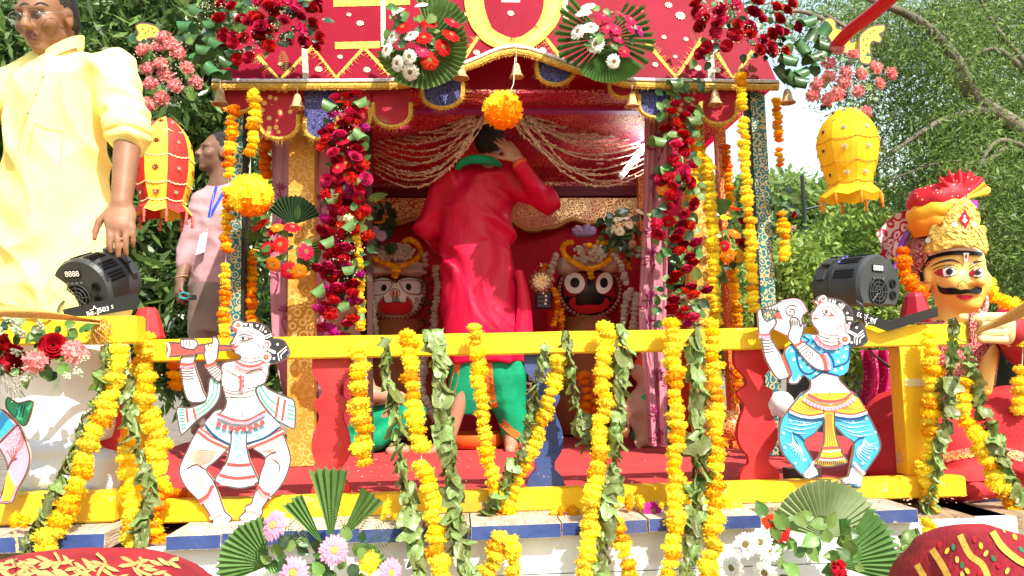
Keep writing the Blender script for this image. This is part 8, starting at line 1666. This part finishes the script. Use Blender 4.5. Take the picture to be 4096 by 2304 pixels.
TN = [mat_leaf('neem_leaf', (.18, .27, .06), (.13, .21, .045), 0, .5, .5), mat_leaf('neem_leaf_light', (.27, .37, .09), (.2, .3, .07), 0, .5, .5), mat_leaf('neem_leaf_dark', (.09, .15, .035), (.065, .115, .027), 0, .5, .45)]
TS = [mat_leaf('shrub_leaf', (.24, .34, .06), (.18, .28, .045), 0, .5, .45), mat_leaf('shrub_leaf_light', (.34, .44, .09), (.26, .36, .07), 0, .5, .45)]
def B(x, y, b, rx, ry, rd, w): p = P(x, y, b); return (p.x, p.y, p.z, rx*K(b), rd, ry*K(b), w)
G = lambda x, y, b: Vector((P(x, y, b).x, b, GROUND_Z))
gt = 'trees behind the chariot'
tree('broadleaf_tree', 'dense broad-leaved dark tree filling the left behind the man in yellow', G(480, 1400, 5.9), P(450, 500, 5.9), .16, [[(P(460, 700, 5.9), .08), (P(250, 300, 5.8), .05), (P(80, 40, 5.7), .03)], [(P(450, 600, 5.9), .07), (P(640, 300, 5.9), .05), (P(720, 20, 5.8), .03)]],
     [B(250, 150, 5.6, 520, 420, .6, 3), B(700, 250, 5.7, 320, 420, .6, 2.6), B(420, 600, 5.9, 560, 420, .5, 3), B(620, 950, 5.8, 420, 330, .5, 2.4), B(560, 1280, 5.8, 420, 260, .5, 1.6), B(50, 700, 5.8, 260, 500, .5, 1.4)], 24000, .15, .13, TL, BARK, gt, .11)
tree('broadleaf_tree', 'second dark broad-leaved tree further back behind the left pillars', G(900, 1400, 7.5), P(900, 400, 7.5), .2, [[(P(900, 600, 7.5), .08), (P(760, 200, 7.4), .05), (P(700, -60, 7.4), .03)]],
     [B(500, 300, 7.6, 700, 600, .7, 3), B(950, 700, 7.5, 420, 800, .6, 3), B(300, 1000, 7.6, 600, 500, .6, 2.4), B(800, 1300, 7.4, 600, 300, .5, 2)], 15000, .19, .16, [TL[0], TL[1]], BARK, gt, .14)
nl = [[(P(4500, 1500, 6.6), 0.1100), (P(4250, 700, 6.5), 0.0880), (P(3915, 400, 6.4), 0.0550), (P(3880, 330, 6.4), 0.0468)], [(P(3880, 380, 6.4), 0.0495), (P(3845, 270, 6.3), 0.0468), (P(3780, 180, 6.3), 0.0413), (P(3700, 100, 6.2), 0.0358), (P(3610, 48, 6.2), 0.0330), (P(3490, 0, 6.1), 0.0275), (P(3420, -60, 6.1), 0.0220)],
      [(P(3960, 440, 6.4), 0.0440), (P(3830, 460, 6.4), 0.0275), (P(3730, 500, 6.3), 0.0220), (P(3570, 610, 6.3), 0.0138)], [(P(4100, 520, 6.5), 0.0275), (P(3950, 640, 6.4), 0.0193), (P(3760, 650, 6.3), 0.0121), (P(3560, 720, 6.3), 0.0066)], [(P(4200, 400, 6.5), 0.0330), (P(4000, 200, 6.4), 0.0220), (P(3860, 250, 6.4), 0.0138)], [(P(4200, 640, 6.5), 0.0275), (P(4000, 560, 6.4), 0.0193), (P(3900, 700, 6.3), 0.0110)],
      [(P(3300, 80, 6.1), 0.0193), (P(3200, 45, 6.1), 0.0165), (P(3080, 50, 6.0), 0.0110)], [(P(3420, 130, 6.1), 0.0193), (P(3300, 60, 6.1), 0.0165)], [(P(4150, 300, 6.4), 0.0275), (P(3990, 120, 6.4), 0.0193), (P(3900, -40, 6.3), 0.0110)]]
tree('neem_tree', 'large neem tree with an arching grey bough at the upper right', G(4480, 1500, 6.6), P(4260, 700, 6.5), .22, nl,
     [B(3980, 300, 7.0, 420, 400, .5, 2.4), B(3720, 620, 7.0, 330, 260, .5, 1.9), B(4000, 760, 7.0, 280, 400, .5, 1.9), B(3640, 150, 6.9, 300, 220, .4, .9), B(3360, 110, 6.7, 220, 120, .3, .3), B(3880, 1000, 7.1, 380, 260, .5, 1.4), B(3700, 60, 7.2, 420, 160, .5, 1.5), B(4050, 60, 7.2, 260, 200, .5, 1.2), B(3500, 330, 7.2, 130, 200, .4, .5), B(3150, 40, 6.7, 260, 80, .3, .2), B(3900, 160, 6.2, 260, 200, .25, .35), B(3960, 620, 6.1, 240, 260, .25, .5)], 78000, .06, .11, TN, BARK2, gt, .12)
tree('neem_tree', 'darker neem tree behind the statue at the far right', G(4250, 1450, 9), P(4150, 300, 9), .25, [[(P(4180, 800, 9), .12), (P(3900, 400, 8.9), .07), (P(3650, 200, 8.8), .03)]],
     [B(4050, 560, 9.2, 420, 480, 1., 2.4), B(3780, 930, 9.2, 400, 300, .9, 2), B(4050, 1100, 9, 380, 300, .8, 2)], 19000, .12, .16, [TN[0], TN[2]], BARK, gt, .16)
tree('neem_tree', 'pale hazy neem trees far off right of the pillars, under the white sky', G(3160, 1400, 14), P(3170, 900, 14), .2, [], [B(3120, 860, 14, 150, 150, 1.2, 1.2), B(3300, 900, 14, 240, 170, 1.2, 1.4), B(3000, 960, 14, 260, 260, 1.2, 1.6), B(3250, 1150, 13.5, 420, 200, 1., 1.5)], 22000, .2, .2, [TN[0], TN[1]], BARK, gt, .25)
for i, (x, y, bb_, rx, ry, lb) in enumerate([(3180, 1120, 6.4, 190, 190, 'bright green clipped shrub left of the right stage lamp'), (3420, 1010, 6.9, 220, 240, 'taller yellow-green shrub behind the right stage lamp'), (3020, 1180, 7.2, 200, 220, 'small green shrub seen between the right pillars'), (3560, 1250, 6.6, 240, 200, 'low green shrub below the right stage lamp'), (2880, 1100, 8.2, 220, 340, 'shrub in the gap beside the right gold pillar')]):
    tree('shrub', lb, G(x, 1400, bb_), P(x, y+ry*.4, bb_), .05, [], [B(x, y, bb_, rx, ry, .45, 2), B(x-rx*.4, y+ry*.7, bb_, rx*.8, ry*.6, .4, 1), B(x+rx*.5, y+ry*.6, bb_, rx*.7, ry*.6, .4, 1)], 9000, .075, .2, TS, BARK, 'shrubs right of the chariot', .07)
mb = MB(); lp0 = G(2040*1.59, 1300, 11); mb.tube([lp0, lp0+Vector((0, 0, 4.4))], .028, 10); mb.tube([lp0+Vector((0, 0, 3.9)), lp0+Vector((.45, 0, 4.0))], .018, 8); solo('lamp_post', 'dark thin lamp post among the trees right of the orange lantern cord', 'lamp post', mb, mat('post_dark', (.02, .022, .02), .5), lp0)
box('boundary_wall', 4.2, 14, 9.6, 9.9, GROUND_Z, .95, mat('dark_stone', (.05, .045, .04), .9, (.03, .028, .025), 3), None); wl_ = [o for o in COL.objects if o.name.startswith('boundary_wall')][0]; ORG[wl_] = Vector((0, 0, 0)); setp(wl_, 'dark stone boundary wall in shade behind the statue', 'wall')
